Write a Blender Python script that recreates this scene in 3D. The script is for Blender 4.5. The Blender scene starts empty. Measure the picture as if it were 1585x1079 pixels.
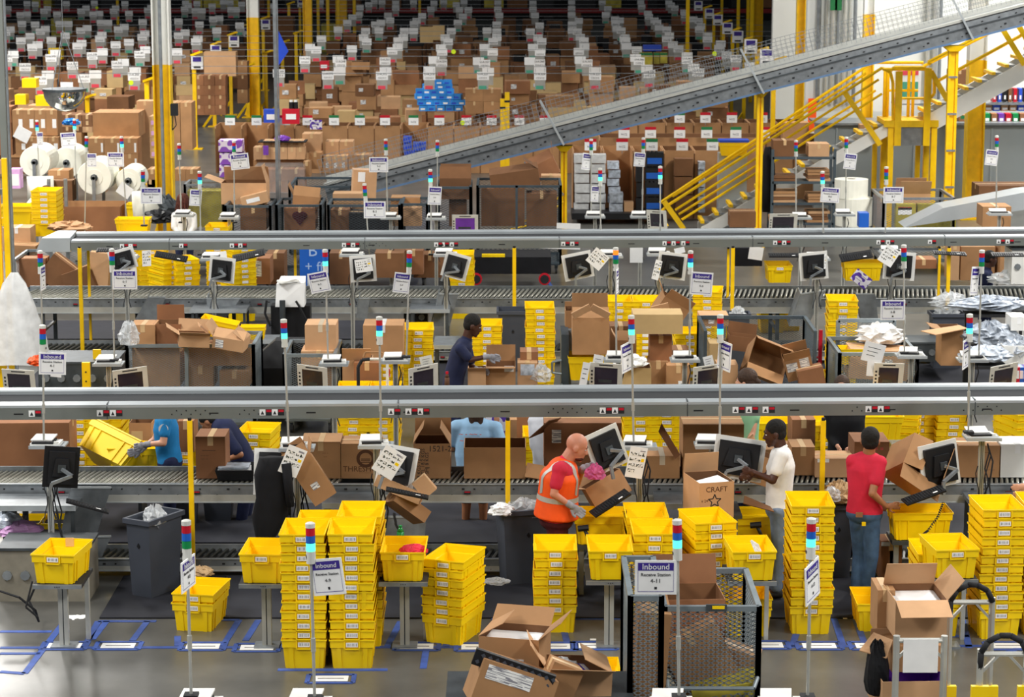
import bpy, math, random
from mathutils import Vector, Matrix, Euler
random.seed(7)
sc=bpy.context.scene; COL=sc.collection
# ---------- camera, world, lights, exposure ----------
F=3800.0; PITCH=math.radians(10.28); H=7.0
cd=bpy.data.cameras.new('camera'); cam=bpy.data.objects.new('camera',cd); COL.objects.link(cam)
cd.sensor_width=36; cd.lens=F/1585*36; cam.location=(0,0,H); cam.rotation_euler=(math.pi/2-PITCH,0,0)
cd.clip_start=0.5; cd.clip_end=400
cd.dof.use_dof=True; cd.dof.focus_distance=24; cd.dof.aperture_fstop=5.6
sc.camera=cam
sc.view_settings.view_transform='Standard'; sc.view_settings.look='None'; sc.view_settings.gamma=1
sc.view_settings.use_curve_mapping=False; sc.view_settings.exposure=-0.02
W=bpy.data.worlds.new('world'); sc.world=W; W.use_nodes=True
W.node_tree.nodes['Background'].inputs[0].default_value=(.86,.93,1,1); W.node_tree.nodes['Background'].inputs[1].default_value=0.15
def area(x,y,z,sx,sy,p,c=(1,.97,.92)):
    l=bpy.data.lights.new('bay_and_fill_lamp','AREA'); l.shape='RECTANGLE'; l.size=sx; l.size_y=sy; l.energy=p; l.color=c
    o=bpy.data.objects.new('bay_and_fill_lamp',l); o.location=(x,y,z); COL.objects.link(o)
for ly,lp in ((7,1500),(17,1400),(29,2100),(42,2200),(56,2500),(68,2000)):  # nearest row is added fill for camera-facing sides; the others are overhead lamps
    for lx in (-9,9): area(lx*(1+ly/120),ly,12,2.2,5,lp)
# ---------- pixel <-> world ----------
CP,SP=math.cos(PITCH),math.sin(PITCH)
def P(x,y,Y=None,Z=None):
    u=(x-792.5)/F; v=(y-539.5)/F
    d=Vector((u,CP-v*SP,-SP-v*CP)); t=Y/d.y if Y is not None else (Z-H)/d.z
    return Vector((0,0,H))+d*t
def S(Y,Z=1.0): return F/(Y*CP+(H-Z)*SP)      # pixels per metre
# ---------- materials ----------
MATS={}
def rgb(h):
    c=[int(h[i:i+2],16)/255 for i in (0,2,4)]
    return tuple((v/12.92 if v<=.04045 else ((v+.055)/1.055)**2.4) for v in c)+(1,)
def mat(name,h,rough=.6,metal=0,var=.06,scale=3,emit=0,bump=0,stretch=None,spec=.4,alpha=1,trans=0):
    m=bpy.data.materials.new(name); m.use_nodes=True; nt=m.node_tree; b=nt.nodes['Principled BSDF']
    c=rgb(h); b.inputs['Roughness'].default_value=rough; b.inputs['Metallic'].default_value=metal
    b.inputs['Specular IOR Level'].default_value=spec; b.inputs['Alpha'].default_value=alpha
    b.inputs['Transmission Weight'].default_value=trans
    b.inputs['Base Color'].default_value=c
    if var>0:
        tc=nt.nodes.new('ShaderNodeTexCoord'); mp=nt.nodes.new('ShaderNodeMapping'); n=nt.nodes.new('ShaderNodeTexNoise')
        n.inputs['Scale'].default_value=scale; n.inputs['Detail'].default_value=5
        if stretch: mp.inputs['Scale'].default_value=stretch
        oi=nt.nodes.new('ShaderNodeObjectInfo'); ad=nt.nodes.new('ShaderNodeVectorMath'); ad.operation='ADD'
        nt.links.new(tc.outputs['Object'],mp.inputs[0]); nt.links.new(mp.outputs[0],ad.inputs[0]); 
        mu=nt.nodes.new('ShaderNodeMath'); mu.operation='MULTIPLY'; mu.inputs[1].default_value=50; nt.links.new(oi.outputs['Random'],mu.inputs[0]); nt.links.new(mu.outputs[0],ad.inputs[1])
        nt.links.new(ad.outputs[0],n.inputs['Vector'])
        mr=nt.nodes.new('ShaderNodeMapRange'); mr.inputs['From Min'].default_value=.3; mr.inputs['From Max'].default_value=.7
        mr.inputs['To Min'].default_value=1-var*1.6; mr.inputs['To Max'].default_value=1+var
        nt.links.new(n.outputs['Fac'],mr.inputs['Value'])
        hs=nt.nodes.new('ShaderNodeHueSaturation'); hs.inputs['Color'].default_value=c
        # per-object tone
        m2=nt.nodes.new('ShaderNodeMapRange'); m2.inputs['To Min'].default_value=1-var*1.3; m2.inputs['To Max'].default_value=1+var*1.3
        nt.links.new(oi.outputs['Random'],m2.inputs['Value']); m3=nt.nodes.new('ShaderNodeMath'); m3.operation='MULTIPLY'
        nt.links.new(mr.outputs[0],m3.inputs[0]); nt.links.new(m2.outputs[0],m3.inputs[1]); nt.links.new(m3.outputs[0],hs.inputs['Value'])
        nt.links.new(hs.outputs[0],b.inputs['Base Color'])
        if bump:
            bp=nt.nodes.new('ShaderNodeBump'); bp.inputs['Strength'].default_value=bump; bp.inputs['Distance'].default_value=.02
            nt.links.new(n.outputs['Fac'],bp.inputs['Height']); nt.links.new(bp.outputs[0],b.inputs['Normal'])
    if emit: b.inputs['Emission Color'].default_value=c; b.inputs['Emission Strength'].default_value=emit
    MATS[name]=m; return m
for a in (('yellow','FFD806',.42,0,.03,2),('yellow_paint','FFCE00',.45,0,.08,6),('galv','8F959A',.38,.5,.13,9),('galv_dark','50565A',.45,.5,.15,7),
 ('beam_paint','7E837F',.45,.3,.06,2),('beam_light','B8BFC3',.35,.3,.05,2),('belt','26292D',.9,0,.12,2),('belt_black','1D1F21',.75,0,.1,3),
 ('roller','9C9B90',.35,.6,.1,5),('alu','C9CAC4',.4,.5,.06,6),('white_paint','EDEEE9',.5,0,.03,3),('plastic_white','E6E6E2',.45,0,.04,4),
 ('card','AC8158',.85,0,.09,3),('card_light','C69C74',.85,0,.08,3),('card_dark','7A5436',.85,0,.1,3),('card_pale','C8AA78',.85,0,.06,3),('card_red','946544',.85,0,.1,3),  # card_dark also paints shade into cartons standing in dim places
 ('tape','D3B184',.3,0,.05,8),('tape_clear','D8C8AE',.15,0,.03,8),('paper','F1F2F2',.7,0,.03,8),('paper_old','E4E2D8',.7,0,.06,8),('purple','3B2A8C',.6,0,0),
 ('ink','2A2A2E',.7,0,0),('ink_brown','5A3A26',.8,0,0),('red','C4122A',.4,0,.03,4),('blue','1F63C8',.4,0,.03,4),('green','0F8A4A',.4,0,.03,4),('sign_red','E0485A',.6,0,.04,4),('sign_teal','4FA58A',.6,0,.04,4),('sign_green','1E7A45',.6,0,.04,4),
 ('frost','D5D6D0',.5,0,.04,4),('black','15161A',.5,0,.1,6),('black_soft','0C0D12',.9,0,.2,9),('rubber','222326',.8,0,.1,6),
 ('bin_grey','454A55',.5,0,.07,4),('cart_grey','8A959B',.4,.4,.1,6),('cart_dark','4D5961',.5,.35,.1,6),
 ('mat','23252E',.85,0,.12,4),('tape_blue','3A56A0',.6,0,.14,9),('wall_white','E4E7E4',.7,0,.03,.6),('wall_grey','8E9698',.6,0,.05,.8),
 ('screen','3B3540',.2,0,.15,4),('poster_glow','8FA6C8',.3,0,.1,3,.35),('rack_red','8E1A1C',.5,0,.1,4),('pallet_blue','2F8FE0',.45,0,.12,9),('wood','C7A878',.8,0,.12,5),
 ('skin_light','D9A184',.5,0,.04,14),('skin_pink','CC8A70',.5,0,.06,14),('skin_dark','6B4230',.45,0,.07,14),('skin_deep','4A2C20',.45,0,.07,14),('skin_tan','A8714F',.5,0,.05,14),
 ('hair_black','14110F',.85,0,.2,40,0,.5),('hair_brown','3A281C',.7,0,.2,40,0,.5),('hair_red','4A2218',.8,0,.25,30,0,.6),
 ('tee_red','CF2440',.85,0,.07,8,0,.3),('tee_white','E9E8E6',.85,0,.05,8,0,.35),('tee_sky','93BBDD',.85,0,.06,8,0,.3),('tee_cyan','1E84C4',.85,0,.07,8,0,.3),
 ('navy','1C2447',.85,0,.12,8,0,.3),('vest_orange','FF5A10',.7,0,.06,6,0,.25),('jeans','3E5878',.9,0,.2,10,0,.3),('jeans_light','8396B2',.9,0,.15,10,0,.3),('maroon','4A0F18',.85,0,.1,8),('reflect','B9B8B2',.5,.2,.06,12),
 ('glove','9A9AA2',.8,0,.1,20),('tee_green','8FC49A',.85,0,.05,8),('tee_grey','D4D8E0',.85,0,.06,8,0,.3),('khaki','8A8578',.85,0,.1,8),('pink','D05A90',.5,0,.1,20),('lilac','D8A8DA',.6,0,.1,7),
 ('foam','F1F0E2',.8,0,.03,6),('core','8A8378',.8,0,.05,5),('lime','D6F01E',.6,0,0),('flag','2450D8',.6,0,.05,5),('tape_purple','7A3FB0',.4,0,.1,5),('teal','1F6A5A',.5,0,.1,6),('bag_grey','B9C2CE',.3,0,.3,14),('olive_bag','B4A63A',.5,0,.2,4),
 ('steel_reflect_blue','6C8CB4',.4,.3,.06,5),('roller_dark','56564F',.4,.5,.1,5),('lid_blue','2B50C8',.45,0,.05,4),('kraft','BFA078',.9,0,.15,18,0,.5),('bottle','2A8C4A',.15,0,0),('orange_bag','EE5A1E',.6,0,.1,14),('chrome','C8CBCE',.06,1,0),('wall_dark','141210',.8,0,.1,1)):
    mat(*a)
mat('lit_green','52F5B8',.4,0,0,emit=1.5); mat('lit_orange','FF6A1A',.4,0,0,emit=1.8)
mat('wrap','E8ECEF',.15,0,.12,12,alpha=.45,bump=.6); mat('film','F2F4F4',.25,0,.1,6,alpha=.8,bump=.6); mat('wrap_thin','DDE2E4',.12,0,.1,10,alpha=.22)
def barcode(name,base,ink,sx):
    m=mat(name,base,.65,0,0); nt=m.node_tree; b=nt.nodes['Principled BSDF']; tc=nt.nodes.new('ShaderNodeTexCoord')
    mp=nt.nodes.new('ShaderNodeMapping'); mp.inputs['Scale'].default_value=sx; w=nt.nodes.new('ShaderNodeTexNoise'); w.inputs['Scale'].default_value=1; w.inputs['Detail'].default_value=0
    nt.links.new(tc.outputs['Object'],mp.inputs[0]); nt.links.new(mp.outputs[0],w.inputs['Vector'])
    r=nt.nodes.new('ShaderNodeValToRGB'); r.color_ramp.interpolation='CONSTANT'; r.color_ramp.elements[0].color=rgb(ink); r.color_ramp.elements[1].position=.47; r.color_ramp.elements[1].color=rgb(base)
    nt.links.new(w.outputs['Fac'],r.inputs[0]); nt.links.new(r.outputs[0],b.inputs['Base Color'])
barcode('barcode','F2F2F0','505058',(160,0,0)); barcode('print','EEEEEC','8A8A92',(9,0,130)); barcode('print_box','C79A6E','8C6642',(26,26,60))
barcode('chart','F0F0EE','3A4038',(60,60,60)); barcode('cover_art','E8E4EE','5A3AA8',(14,14,14)); barcode('shirt_print','93BBDD','B08A60',(30,30,30)); barcode('bag_print','E9DDEB','8A4FB8',(7,7,7))
# concrete floor
def floor_mat():
    m=bpy.data.materials.new('concrete'); m.use_nodes=True; nt=m.node_tree; b=nt.nodes['Principled BSDF']; MATS['concrete']=m
    tc=nt.nodes.new('ShaderNodeTexCoord'); n=nt.nodes.new('ShaderNodeTexNoise'); n.inputs['Scale'].default_value=.6; n.inputs['Detail'].default_value=9; n.inputs['Roughness'].default_value=.65
    nt.links.new(tc.outputs['Object'],n.inputs['Vector']); r=nt.nodes.new('ShaderNodeValToRGB')
    r.color_ramp.elements[0].position=.3; r.color_ramp.elements[0].color=rgb('484846'); r.color_ramp.elements[1].position=.72; r.color_ramp.elements[1].color=rgb('6C6B66')
    nt.links.new(n.outputs['Fac'],r.inputs[0]); nt.links.new(r.outputs[0],b.inputs['Base Color'])
    b.inputs['Roughness'].default_value=.3
    bp=nt.nodes.new('ShaderNodeBump'); bp.inputs['Strength'].default_value=.05; nt.links.new(n.outputs['Fac'],bp.inputs['Height']); nt.links.new(bp.outputs[0],b.inputs['Normal'])
floor_mat()
# ---------- mesh builder ----------
KIDS={}
class MB:
    def __init__(s): s.v=[]; s.f=[]; s.m=[]; s.T=None; s.smooth=False
    def add(s,vs,fs,m):
        k=len(s.v); T=s.T
        s.v+= [tuple(T@Vector(p)) for p in vs] if T else [tuple(p) for p in vs]
        for f in fs: s.f.append(tuple(i+k for i in f)); s.m.append(m)
        return s
    def hexa(s,b,t,m):   # bottom 4 ccw, top 4
        return s.add(list(b)+list(t),[(3,2,1,0),(4,5,6,7),(0,1,5,4),(1,2,6,5),(2,3,7,6),(3,0,4,7)],m)
    def box(s,x0,y0,z0,x1,y1,z1,m):
        return s.hexa([(x0,y0,z0),(x1,y0,z0),(x1,y1,z0),(x0,y1,z0)],[(x0,y0,z1),(x1,y0,z1),(x1,y1,z1),(x0,y1,z1)],m)
    def cbox(s,c,d,m,R=None):
        x,y,z=[q/2 for q in d]; M=Matrix.Translation(c)@(R.to_4x4() if R else Matrix())
        p=[M@Vector(q) for q in ((-x,-y,-z),(x,-y,-z),(x,y,-z),(-x,y,-z),(-x,-y,z),(x,-y,z),(x,y,z),(-x,y,z))]
        return s.hexa(p[:4],p[4:],m)
    def taper(s,bw,bd,tw,td,z0,z1,m,cx=0,cy=0):
        q=lambda w,d,z:[(cx-w/2,cy-d/2,z),(cx+w/2,cy-d/2,z),(cx+w/2,cy+d/2,z),(cx-w/2,cy+d/2,z)]
        return s.hexa(q(bw,bd,z0),q(tw,td,z1),m)
    def tray(s,secs,t,m,mi=None,fl=None):   # open shell of (w,d,z) sections bottom..top, wall t
        n=len(secs); vs=[]; mi=mi or m
        q=lambda w,d,z:[(-w/2,-d/2,z),(w/2,-d/2,z),(w/2,d/2,z),(-w/2,d/2,z)]
        for w,d,z in secs: vs+=q(w,d,z)
        k=4*n
        for j,(w,d,z) in enumerate(secs): vs+=q(w-2*t,d-2*t,z+(t if j==0 else 0))
        fo=[(3,2,1,0)]; fi=[(k,k+1,k+2,k+3)]
        for j in range(n-1):
            for a in range(4):
                b=(a+1)%4
                fo.append((4*j+a,4*j+b,4*j+4+b,4*j+4+a)); fi.append((k+4*j+b,k+4*j+a,k+4*j+4+a,k+4*j+4+b))
        o=4*(n-1)
        for a in range(4):
            b=(a+1)%4; fo.append((o+a,o+b,k+o+b,k+o+a))
        kk=len(s.v); s.add(vs,fo,m)
        for f in fi: s.f.append(tuple(i+kk for i in f)); s.m.append(mi)
        return s
    def cyl(s,p0,p1,r,m,n=10,r1=None,cap=True):
        p0=Vector(p0); p1=Vector(p1); r1=r if r1 is None else r1; d=(p1-p0).normalized()
        a=d.orthogonal().normalized(); b=d.cross(a); vs=[]
        for p,rr in ((p0,r),(p1,r1)):
            for i in range(n):
                t=2*math.pi*i/n; vs.append(p+a*math.cos(t)*rr+b*math.sin(t)*rr)
        fs=[(i,(i+1)%n,n+(i+1)%n,n+i) for i in range(n)]
        if cap: fs+=[tuple(range(n-1,-1,-1)),tuple(range(n,2*n))]
        return s.add(vs,fs,m)
    def tube(s,pts,r,m,n=6):
        for a,b in zip(pts,pts[1:]): s.cyl(a,b,r,m,n)
        return s
    def bar(s,p0,p1,w,h,m,up=(0,0,1)):   # rectangular bar between two points
        p0=Vector(p0);p1=Vector(p1);d=(p1-p0);L=d.length
        if L<1e-6: return s
        d/=L; up=Vector(up); x=d.cross(up)
        if x.length<1e-4: x=d.cross(Vector((0,1,0)))
        x.normalize(); u=x.cross(d)
        q=lambda p:[p-x*w/2-u*h/2,p+x*w/2-u*h/2,p+x*w/2+u*h/2,p-x*w/2+u*h/2]
        a=q(p0);b=q(p1); return s.add(a+b,[(0,1,2,3),(7,6,5,4),(1,0,4,5),(2,1,5,6),(3,2,6,7),(0,3,7,4)],m)
    def quad(s,a,b,c,d,m): return s.add([a,b,c,d],[(0,1,2,3)],m)
    def slab(s,a,b,c,d,t,m):  # quad with thickness t
        a,b,c,d=map(Vector,(a,b,c,d)); n=(b-a).cross(d-a).normalized()*t
        return s.hexa([a-n,b-n,c-n,d-n],[a,b,c,d],m)
    def prism(s,poly,y0,y1,m):   # polygon in xz extruded along y
        n=len(poly); vs=[(x,y0,z) for x,z in poly]+[(x,y1,z) for x,z in poly]
        return s.add(vs,[tuple(range(n)),tuple(range(2*n-1,n-1,-1))]+[(i,i+n,(i+1)%n+n,(i+1)%n) for i in range(n)],m)
    def xprism(s,poly,x0,x1,m):  # polygon in yz extruded along x
        n=len(poly); vs=[(x0,y,z) for y,z in poly]+[(x1,y,z) for y,z in poly]
        return s.add(vs,[tuple(range(n-1,-1,-1)),tuple(range(n,2*n))]+[(i,(i+1)%n,(i+1)%n+n,i+n) for i in range(n)],m)
    def ball(s,c,r,m,nu=10,nv=6,M=None):
        c=Vector(c); r=Vector(r) if hasattr(r,'__len__') else Vector((r,r,r)); vs=[];fs=[]
        R=M or Matrix.Identity(3)
        for j in range(1,nv):
            ph=math.pi*j/nv
            for i in range(nu):
                t=2*math.pi*i/nu; q=Vector((r.x*math.sin(ph)*math.cos(t),r.y*math.sin(ph)*math.sin(t),r.z*math.cos(ph))); vs.append(c+R@q)
        vs.append(c+R@Vector((0,0,r.z))); vs.append(c-R@Vector((0,0,r.z))); T_=len(vs)-2;B_=T_+1
        for j in range(nv-2):
            for i in range(nu): k=(i+1)%nu; fs.append((j*nu+i,(j+1)*nu+i,(j+1)*nu+k,j*nu+k))
        for i in range(nu):
            k=(i+1)%nu; fs.append((T_,i,k)); fs.append((B_,(nv-2)*nu+k,(nv-2)*nu+i))
        return s.add(vs,fs,m)
    def loft(s,rings,m,n=14):   # rings: (center, rx, ry, yaw)
        vs=[];fs=[]
        for c,rx,ry,yw in rings:
            c=Vector(c)
            for i in range(n):
                t=2*math.pi*i/n; x=rx*math.cos(t); y=ry*math.sin(t)
                vs.append((c.x+x*math.cos(yw)-y*math.sin(yw),c.y+x*math.sin(yw)+y*math.cos(yw),c.z))
        for j in range(len(rings)-1):
            for i in range(n): k=(i+1)%n; fs.append((j*n+i,j*n+k,(j+1)*n+k,(j+1)*n+i))
        fs.append(tuple(range(n-1,-1,-1))); fs.append(tuple(range((len(rings)-1)*n,len(rings)*n)))
        return s.add(vs,fs,m)
    def mesh(s,name):
        me=bpy.data.meshes.new(name); me.from_pydata(s.v,[],s.f)
        ms=[]; idx=[]
        for m in s.m:
            if m not in ms: ms.append(m)
            idx.append(ms.index(m))
        for m in ms: me.materials.append(MATS[m])
        me.polygons.foreach_set('material_index',idx)
        if s.smooth: me.polygons.foreach_set('use_smooth',[True]*len(s.f))
        me.update(); return me
    def build(s,name,parent=None,loc=None,rot=None): return put(s.mesh(name),name,parent,loc,rot)
def put(me,name,parent=None,loc=None,rot=None):
    o=bpy.data.objects.new(name,me); COL.objects.link(o)
    if parent: o.parent=parent; KIDS.setdefault(parent.name,[]).append(o)
    if loc is not None: o.location=loc
    if rot is not None: o.rotation_euler=rot
    return o
def tag(o,label,cat,group=None,kind=None):
    if label: o['label']=label
    if cat: o['category']=cat
    if group: o['group']=group
    if kind: o['kind']=kind
    return o
def T(name,label,cat,loc,rz=0,group=None,rot=None):
    o=bpy.data.objects.new(name,None); COL.objects.link(o); o.empty_display_size=.1; o.location=loc
    o.rotation_euler=rot if rot else (0,0,rz); return tag(o,label,cat,group)
def struct(o): o['kind']='structure'; return o
def stuff(o): o['kind']='stuff'; return o
def dup(o,loc=None,rz=None,label=None,group=None,parent=None,rot=None):
    c=o.copy(); COL.objects.link(c)
    if parent: c.parent=parent; KIDS.setdefault(parent.name,[]).append(c)
    if loc is not None: c.location=loc
    if rz is not None: c.rotation_euler=(0,0,rz)
    if rot is not None: c.rotation_euler=rot
    if label: c['label']=label
    if group: c['group']=group
    for k in KIDS.get(o.name,()): dup(k,parent=c)
    return c
TXT={}
def text_mesh(t,size,m,align='CENTER'):
    k=(t,size,m,align)
    if k not in TXT:
        cu=bpy.data.curves.new('t','FONT'); cu.body=t; cu.size=size; cu.align_x=align; cu.align_y='CENTER'; cu.extrude=.0008
        cu.resolution_u=2
        o=bpy.data.objects.new('t',cu); COL.objects.link(o); dg=bpy.context.evaluated_depsgraph_get()
        me=bpy.data.meshes.new_from_object(o.evaluated_get(dg)); bpy.data.objects.remove(o)
        me.materials.clear(); me.materials.append(MATS[m]); TXT[k]=me
    return TXT[k]
def lettering(t,size,m,parent,loc,rot=(math.pi/2,0,0),align='CENTER'):
    return put(text_mesh(t,size,m,align),'lettering',parent,loc,rot)
ORD='first second third fourth fifth sixth seventh eighth ninth tenth eleventh twelfth thirteenth fourteenth fifteenth sixteenth seventeenth eighteenth nineteenth twentieth'.split()
def nth(i,n): # position from top for i (0=bottom) of n
    k=n-1-i
    return 'topmost' if k==0 else ('bottom' if i==0 else ORD[k]+'-from-top')
R_=math.radians
def clipline(a,b,w,h):  # clip segment to rect 0..w,0..h ; returns two points or None
    t0,t1=0,1; dx,dy=b[0]-a[0],b[1]-a[1]
    for p,q in ((-dx,a[0]),(dx,w-a[0]),(-dy,a[1]),(dy,h-a[1])):
        if abs(p)<1e-9:
            if q<0: return None
        else:
            r=q/p
            if p<0: t0=max(t0,r)
            else: t1=min(t1,r)
    if t0>=t1: return None
    return (a[0]+dx*t0,a[1]+dy*t0),(a[0]+dx*t1,a[1]+dy*t1)
def mesh_panel(mb,o,ux,uz,w,h,sp,wd,m,ratio=.5):  # expanded-metal diamonds in plane (ux,uz)
    o=Vector(o); ux=Vector(ux); uz=Vector(uz); n=ux.cross(uz)
    for sg in (1,-1):
        k=-h/ratio if sg>0 else 0; end=w if sg>0 else w+h/ratio
        while k<end:
            a=(k,0); b=(k+sg*h/ratio,h); c=clipline(a,b,w,h)
            if c:
                p=o+ux*c[0][0]+uz*c[0][1]; q=o+ux*c[1][0]+uz*c[1][1]
                mb.bar(p,q,wd,.003,m,up=n)
            k+=sp
# ================= floor, tape, mats =================
mb=MB(); mb.box(-45,8,-.1,45,190,0,'concrete'); fl=struct(mb.build('floor'))
def tape(pts,w=.06,z=.004,m='tape_blue'):
    b=MB()
    for a,c in zip(pts,pts[1:]):
        b.bar((a[0],a[1],z/2),(c[0],c[1],z/2),w,z,m)
    return b
def G(x,y): p=P(x,y,Z=0); return (p.x,p.y)
nt_=0
def ftape(*pix,w=.065):
    o=tape([G(*q) for q in pix],w).build('floor_tape',fl); return o
for seg in (((0,978),(80,978)),((0,1003),(1585,1000)),((0,1040),(38,1043),(100,962)),((130,1003),(152,962),(242,962)),((0,1012),(62,1012)),((165,962),(143,990)),((228,962),(205,992)),((275,1000),(275,985)),
  ((340,960),(370,960),(345,1000)),((400,960),(380,992)),((620,962),(600,1000)),((700,962),(690,1002)),((760,958),(965,958)),((800,958),(795,975)),((868,958),(880,1003)),
  ((1170,1000),(1185,952),(1235,952)),((1240,960),(1225,1003)),((1290,955),(1305,1000)),((1322,955),(1340,1000)),((1395,985),(1500,985)),((1500,1003),(1490,960)),((1560,1010),(1585,1000)),((640,500),(650,540)),((860,455),(845,430)),
  ((430,1037),(600,1037)),((660,1003),(655,1035)),((1350,905),(1380,905)),((1420,590),(1470,596))):
    ftape(*seg)
for i,(x,y) in enumerate(((100,1000),(183,1000),(314,1001),(398,1003),(512,1051),(645,1001),(740,1002),(858,1001),(920,1000),(1186,999),(1268,1000),(1350,1000),(1560,1000))):
    p=P(x,y,Z=0); b=MB(); w=.42; d=.25
    for q in (((-w/2,-d/2),(w/2,-d/2)),((-w/2,d/2),(w/2,d/2))): b.bar((*q[0],.004),(*q[1],.004),.045,.004,'tape_blue')
    for sx in(-1,1): b.bar((sx*w/2,-d/2,.004),(sx*w/2,d/2,.004),.045,.004,'tape_blue')
    b.box(-w/2+.05,-d/2+.045,.002,w/2-.05,d/2-.045,.006,'paper'); b.box(-w/2+.09,-.012,.006,w/2-.09,.006,.0065,'ink')
    b.build('floor_label',fl,p)
def matrug(x0,x1,ya,yb,label):
    b=MB(); b.box(x0,ya,0,x1,yb,.015,'mat'); tag(b.build('anti_fatigue_mat'),label,'mat')
Ym=G(0,958)[1]; Yf=25.08
matrug(-4.1,-3.02,Ym,Yf,'dark rubber floor mat below the leftmost grey bin')
matrug(-2.99,-.9,Ym,Yf,'dark rubber floor mat behind the two tall yellow tote towers')
matrug(-.87,1.2,Ym,Yf,'dark rubber floor mat under the worker in the orange vest')
matrug(1.23,3.1,Ym,Yf,'dark rubber floor mat under the worker in white')
matrug(3.13,5.4,Ym,Yf,'dark rubber floor mat under the worker in the red t-shirt')
matrug(1.2,8,34.6,37.2,'dark rubber mat beside the torn open carton in the second aisle')
matrug(-7.2,-.6,35.2,37.2,'dark rubber mat in the second aisle behind the mesh carts')
matrug(-5.6,5.9,26.45,28.9,'long dark rubber mat, also painted-in shade, behind the nearest rollers')  # added as dark backing; its colour deepens the shade below the rollers
matrug(-8.5,-1.6,39.4,41.2,'dark rubber mat, also painted-in shade, behind the far rollers at the tote stacks')  # same backing on the far line, shade put into the mat colour
matrug(-8.4,-3.4,30.2,31.2,'dark rubber mat before the piled mesh cart')
# ================= walls =================
b=MB(); b.box(-40,150,0,40,150.3,14,'wall_dark'); struct(b.build('wall_back'))
XR=P(1194,150,Y=72).x
b=MB(); b.box(XR,72,0,40,72.3,14,'wall_white'); struct(b.build('wall_white'))
XN=P(1247,150,Y=60).x
b=MB(); b.box(XN,60.0,2.0,30,60.3,14,'wall_white'); wn=struct(b.build('wall_right'))
XG=P(1262,200,Y=57).x
b=MB(); ztop=P(1300,193,Y=57).z; b.box(XG,57,0,25,57.2,ztop,'wall_grey'); wg=struct(b.build('wall_grey'))
for i in range(16):
    b=MB(); x=XG+.5+i*.9; b.box(x-.02,56.96,0,x+.02,57,ztop-.08,'wall_grey'); b.build('panel_seam',wg)
b=MB(); b.box(XG,56.85,ztop,25,58.3,ztop+.05,'galv'); b.build('ledge',wg)
# conduits on the wall
for i,(x,w) in enumerate(((1268,7),(1280,4),(1289,6),(1298,4),(1308,7),(1316,4),(1324,6),(1438,6),(1448,8),(1457,5))):
    p0=P(x,5,Y=59.9); r=w/S(59.9,4)/2; b=MB(); b.cyl((p0.x,59.92-r,2.2),(p0.x,59.92-r,9),r,'alu' if i%3 else 'galv',8)
    b.build('conduit_pipe',wn)
for x in (1290,1297):
    p0=P(x,8,Y=59.7); b=MB(); b.box(p0.x-.08,59.6,p0.z-.12,p0.x+.08,59.7,p0.z+.35,'sign_green'); b.build('breaker_label',wn)
# ================= building columns =================
def column(xc,wpx,Y,ysplit,label,ylean=0,base=True):
    w=wpx/S(Y,2); p=P(xc,330 if Y<55 else 150,Y=Y); zs=P(xc,ysplit,Y=Y).z if ysplit>-100 else 20
    t=T('steel_column',label,'column',(p.x,Y,0))
    b=MB(); z1=min(zs,14)
    def H_(m,z0,z1):
        b.box(-w/2,-w/2,z0,-w/2+.5*w-.03,-w/2+.03,z1,m) if 0 else None
        b.box(-w/2,-w/2,z0,-w/2+.03,w/2,z1,m); b.box(w/2-.03,-w/2,z0,w/2,w/2,z1,m); b.box(-w/2+.03,-.02,z0,w/2-.03,.02,z1,m)
    H_('yellow_paint',0,z1); b.build('yellow_guard',t)
    if zs<14: b=MB(); H_('white_paint',zs,14); b.build('upper_shaft',t)
    b=MB(); b.box(-w*.75,-w*.75,0,w*.75,w*.75,.04,'yellow_paint')
    for sx in (-1,1):
        b.add([(sx*w/2,-.02,.04),(sx*w*.9,-.02,.04),(sx*w/2,-.02,.5),(sx*w/2,.02,.04),(sx*w*.9,.02,.04),(sx*w/2,.02,.5)],[(0,1,2),(5,4,3),(1,4,5,2),(0,2,5,3)],'yellow_paint')
    b.build('base_plate',t)
    return t
c1=column(257,27,50.5,100,'big steel column, yellow below and white above, beside the foam rolls')
b=MB(); b.box(.18,-.28,0,.32,-.1,.24,'rubber'); b.tube([(.25,-.15,0),(.28,-.16,-.2),(.2,-.18,-.3),(.22,-.2,0)],.012,'rubber'); o=b.build('junction_box',c1,(0,0,P(270,170,Y=50.5).z-.1))
b=MB(); b.cyl((0,-.22,0),(0,-.22,13),.035,'galv'); b.build('conduit',c1)
column(394,18,82,27,'distant yellow and white steel column beside the far aisle')
column(478,14,92,-200,'slim distant all-yellow column left of the hanging signs')
column(1237,14,71,-200,'all-yellow column against the white wall')
column(1342,17,59,22,'white-topped yellow column behind the incline conveyor')
column(1510,27,55,93,'wide yellow column with white top behind the upper stairs')
column(530,17,112,-200,'far dim yellow column between the first sign rows')
column(1171,14,105,-200,'far yellow column at the end of the sign rows')
# grey thin steel post
for (x,w,Y,yb,lab,m) in ((428,5,47,350,'tall thin grey steel post beside the mesh carts','galv'),(6,10,36,0,'grey steel post at the left edge above the yellow guard','beam_paint')):
    p=P(x,200,Y=Y); w=w/S(Y,3); b=MB(); b.box(-w/2,-w/2,0,w/2,w/2,12,m); b.box(-w,-w,0,w,w,.02,m); b.cyl((w*.9,-w*.6,.1),(w*.9,-w*.6,12),w*.2,'galv',6)
    tag(b.build('steel_post',None,(p.x,Y,0)),lab,'post')
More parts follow.
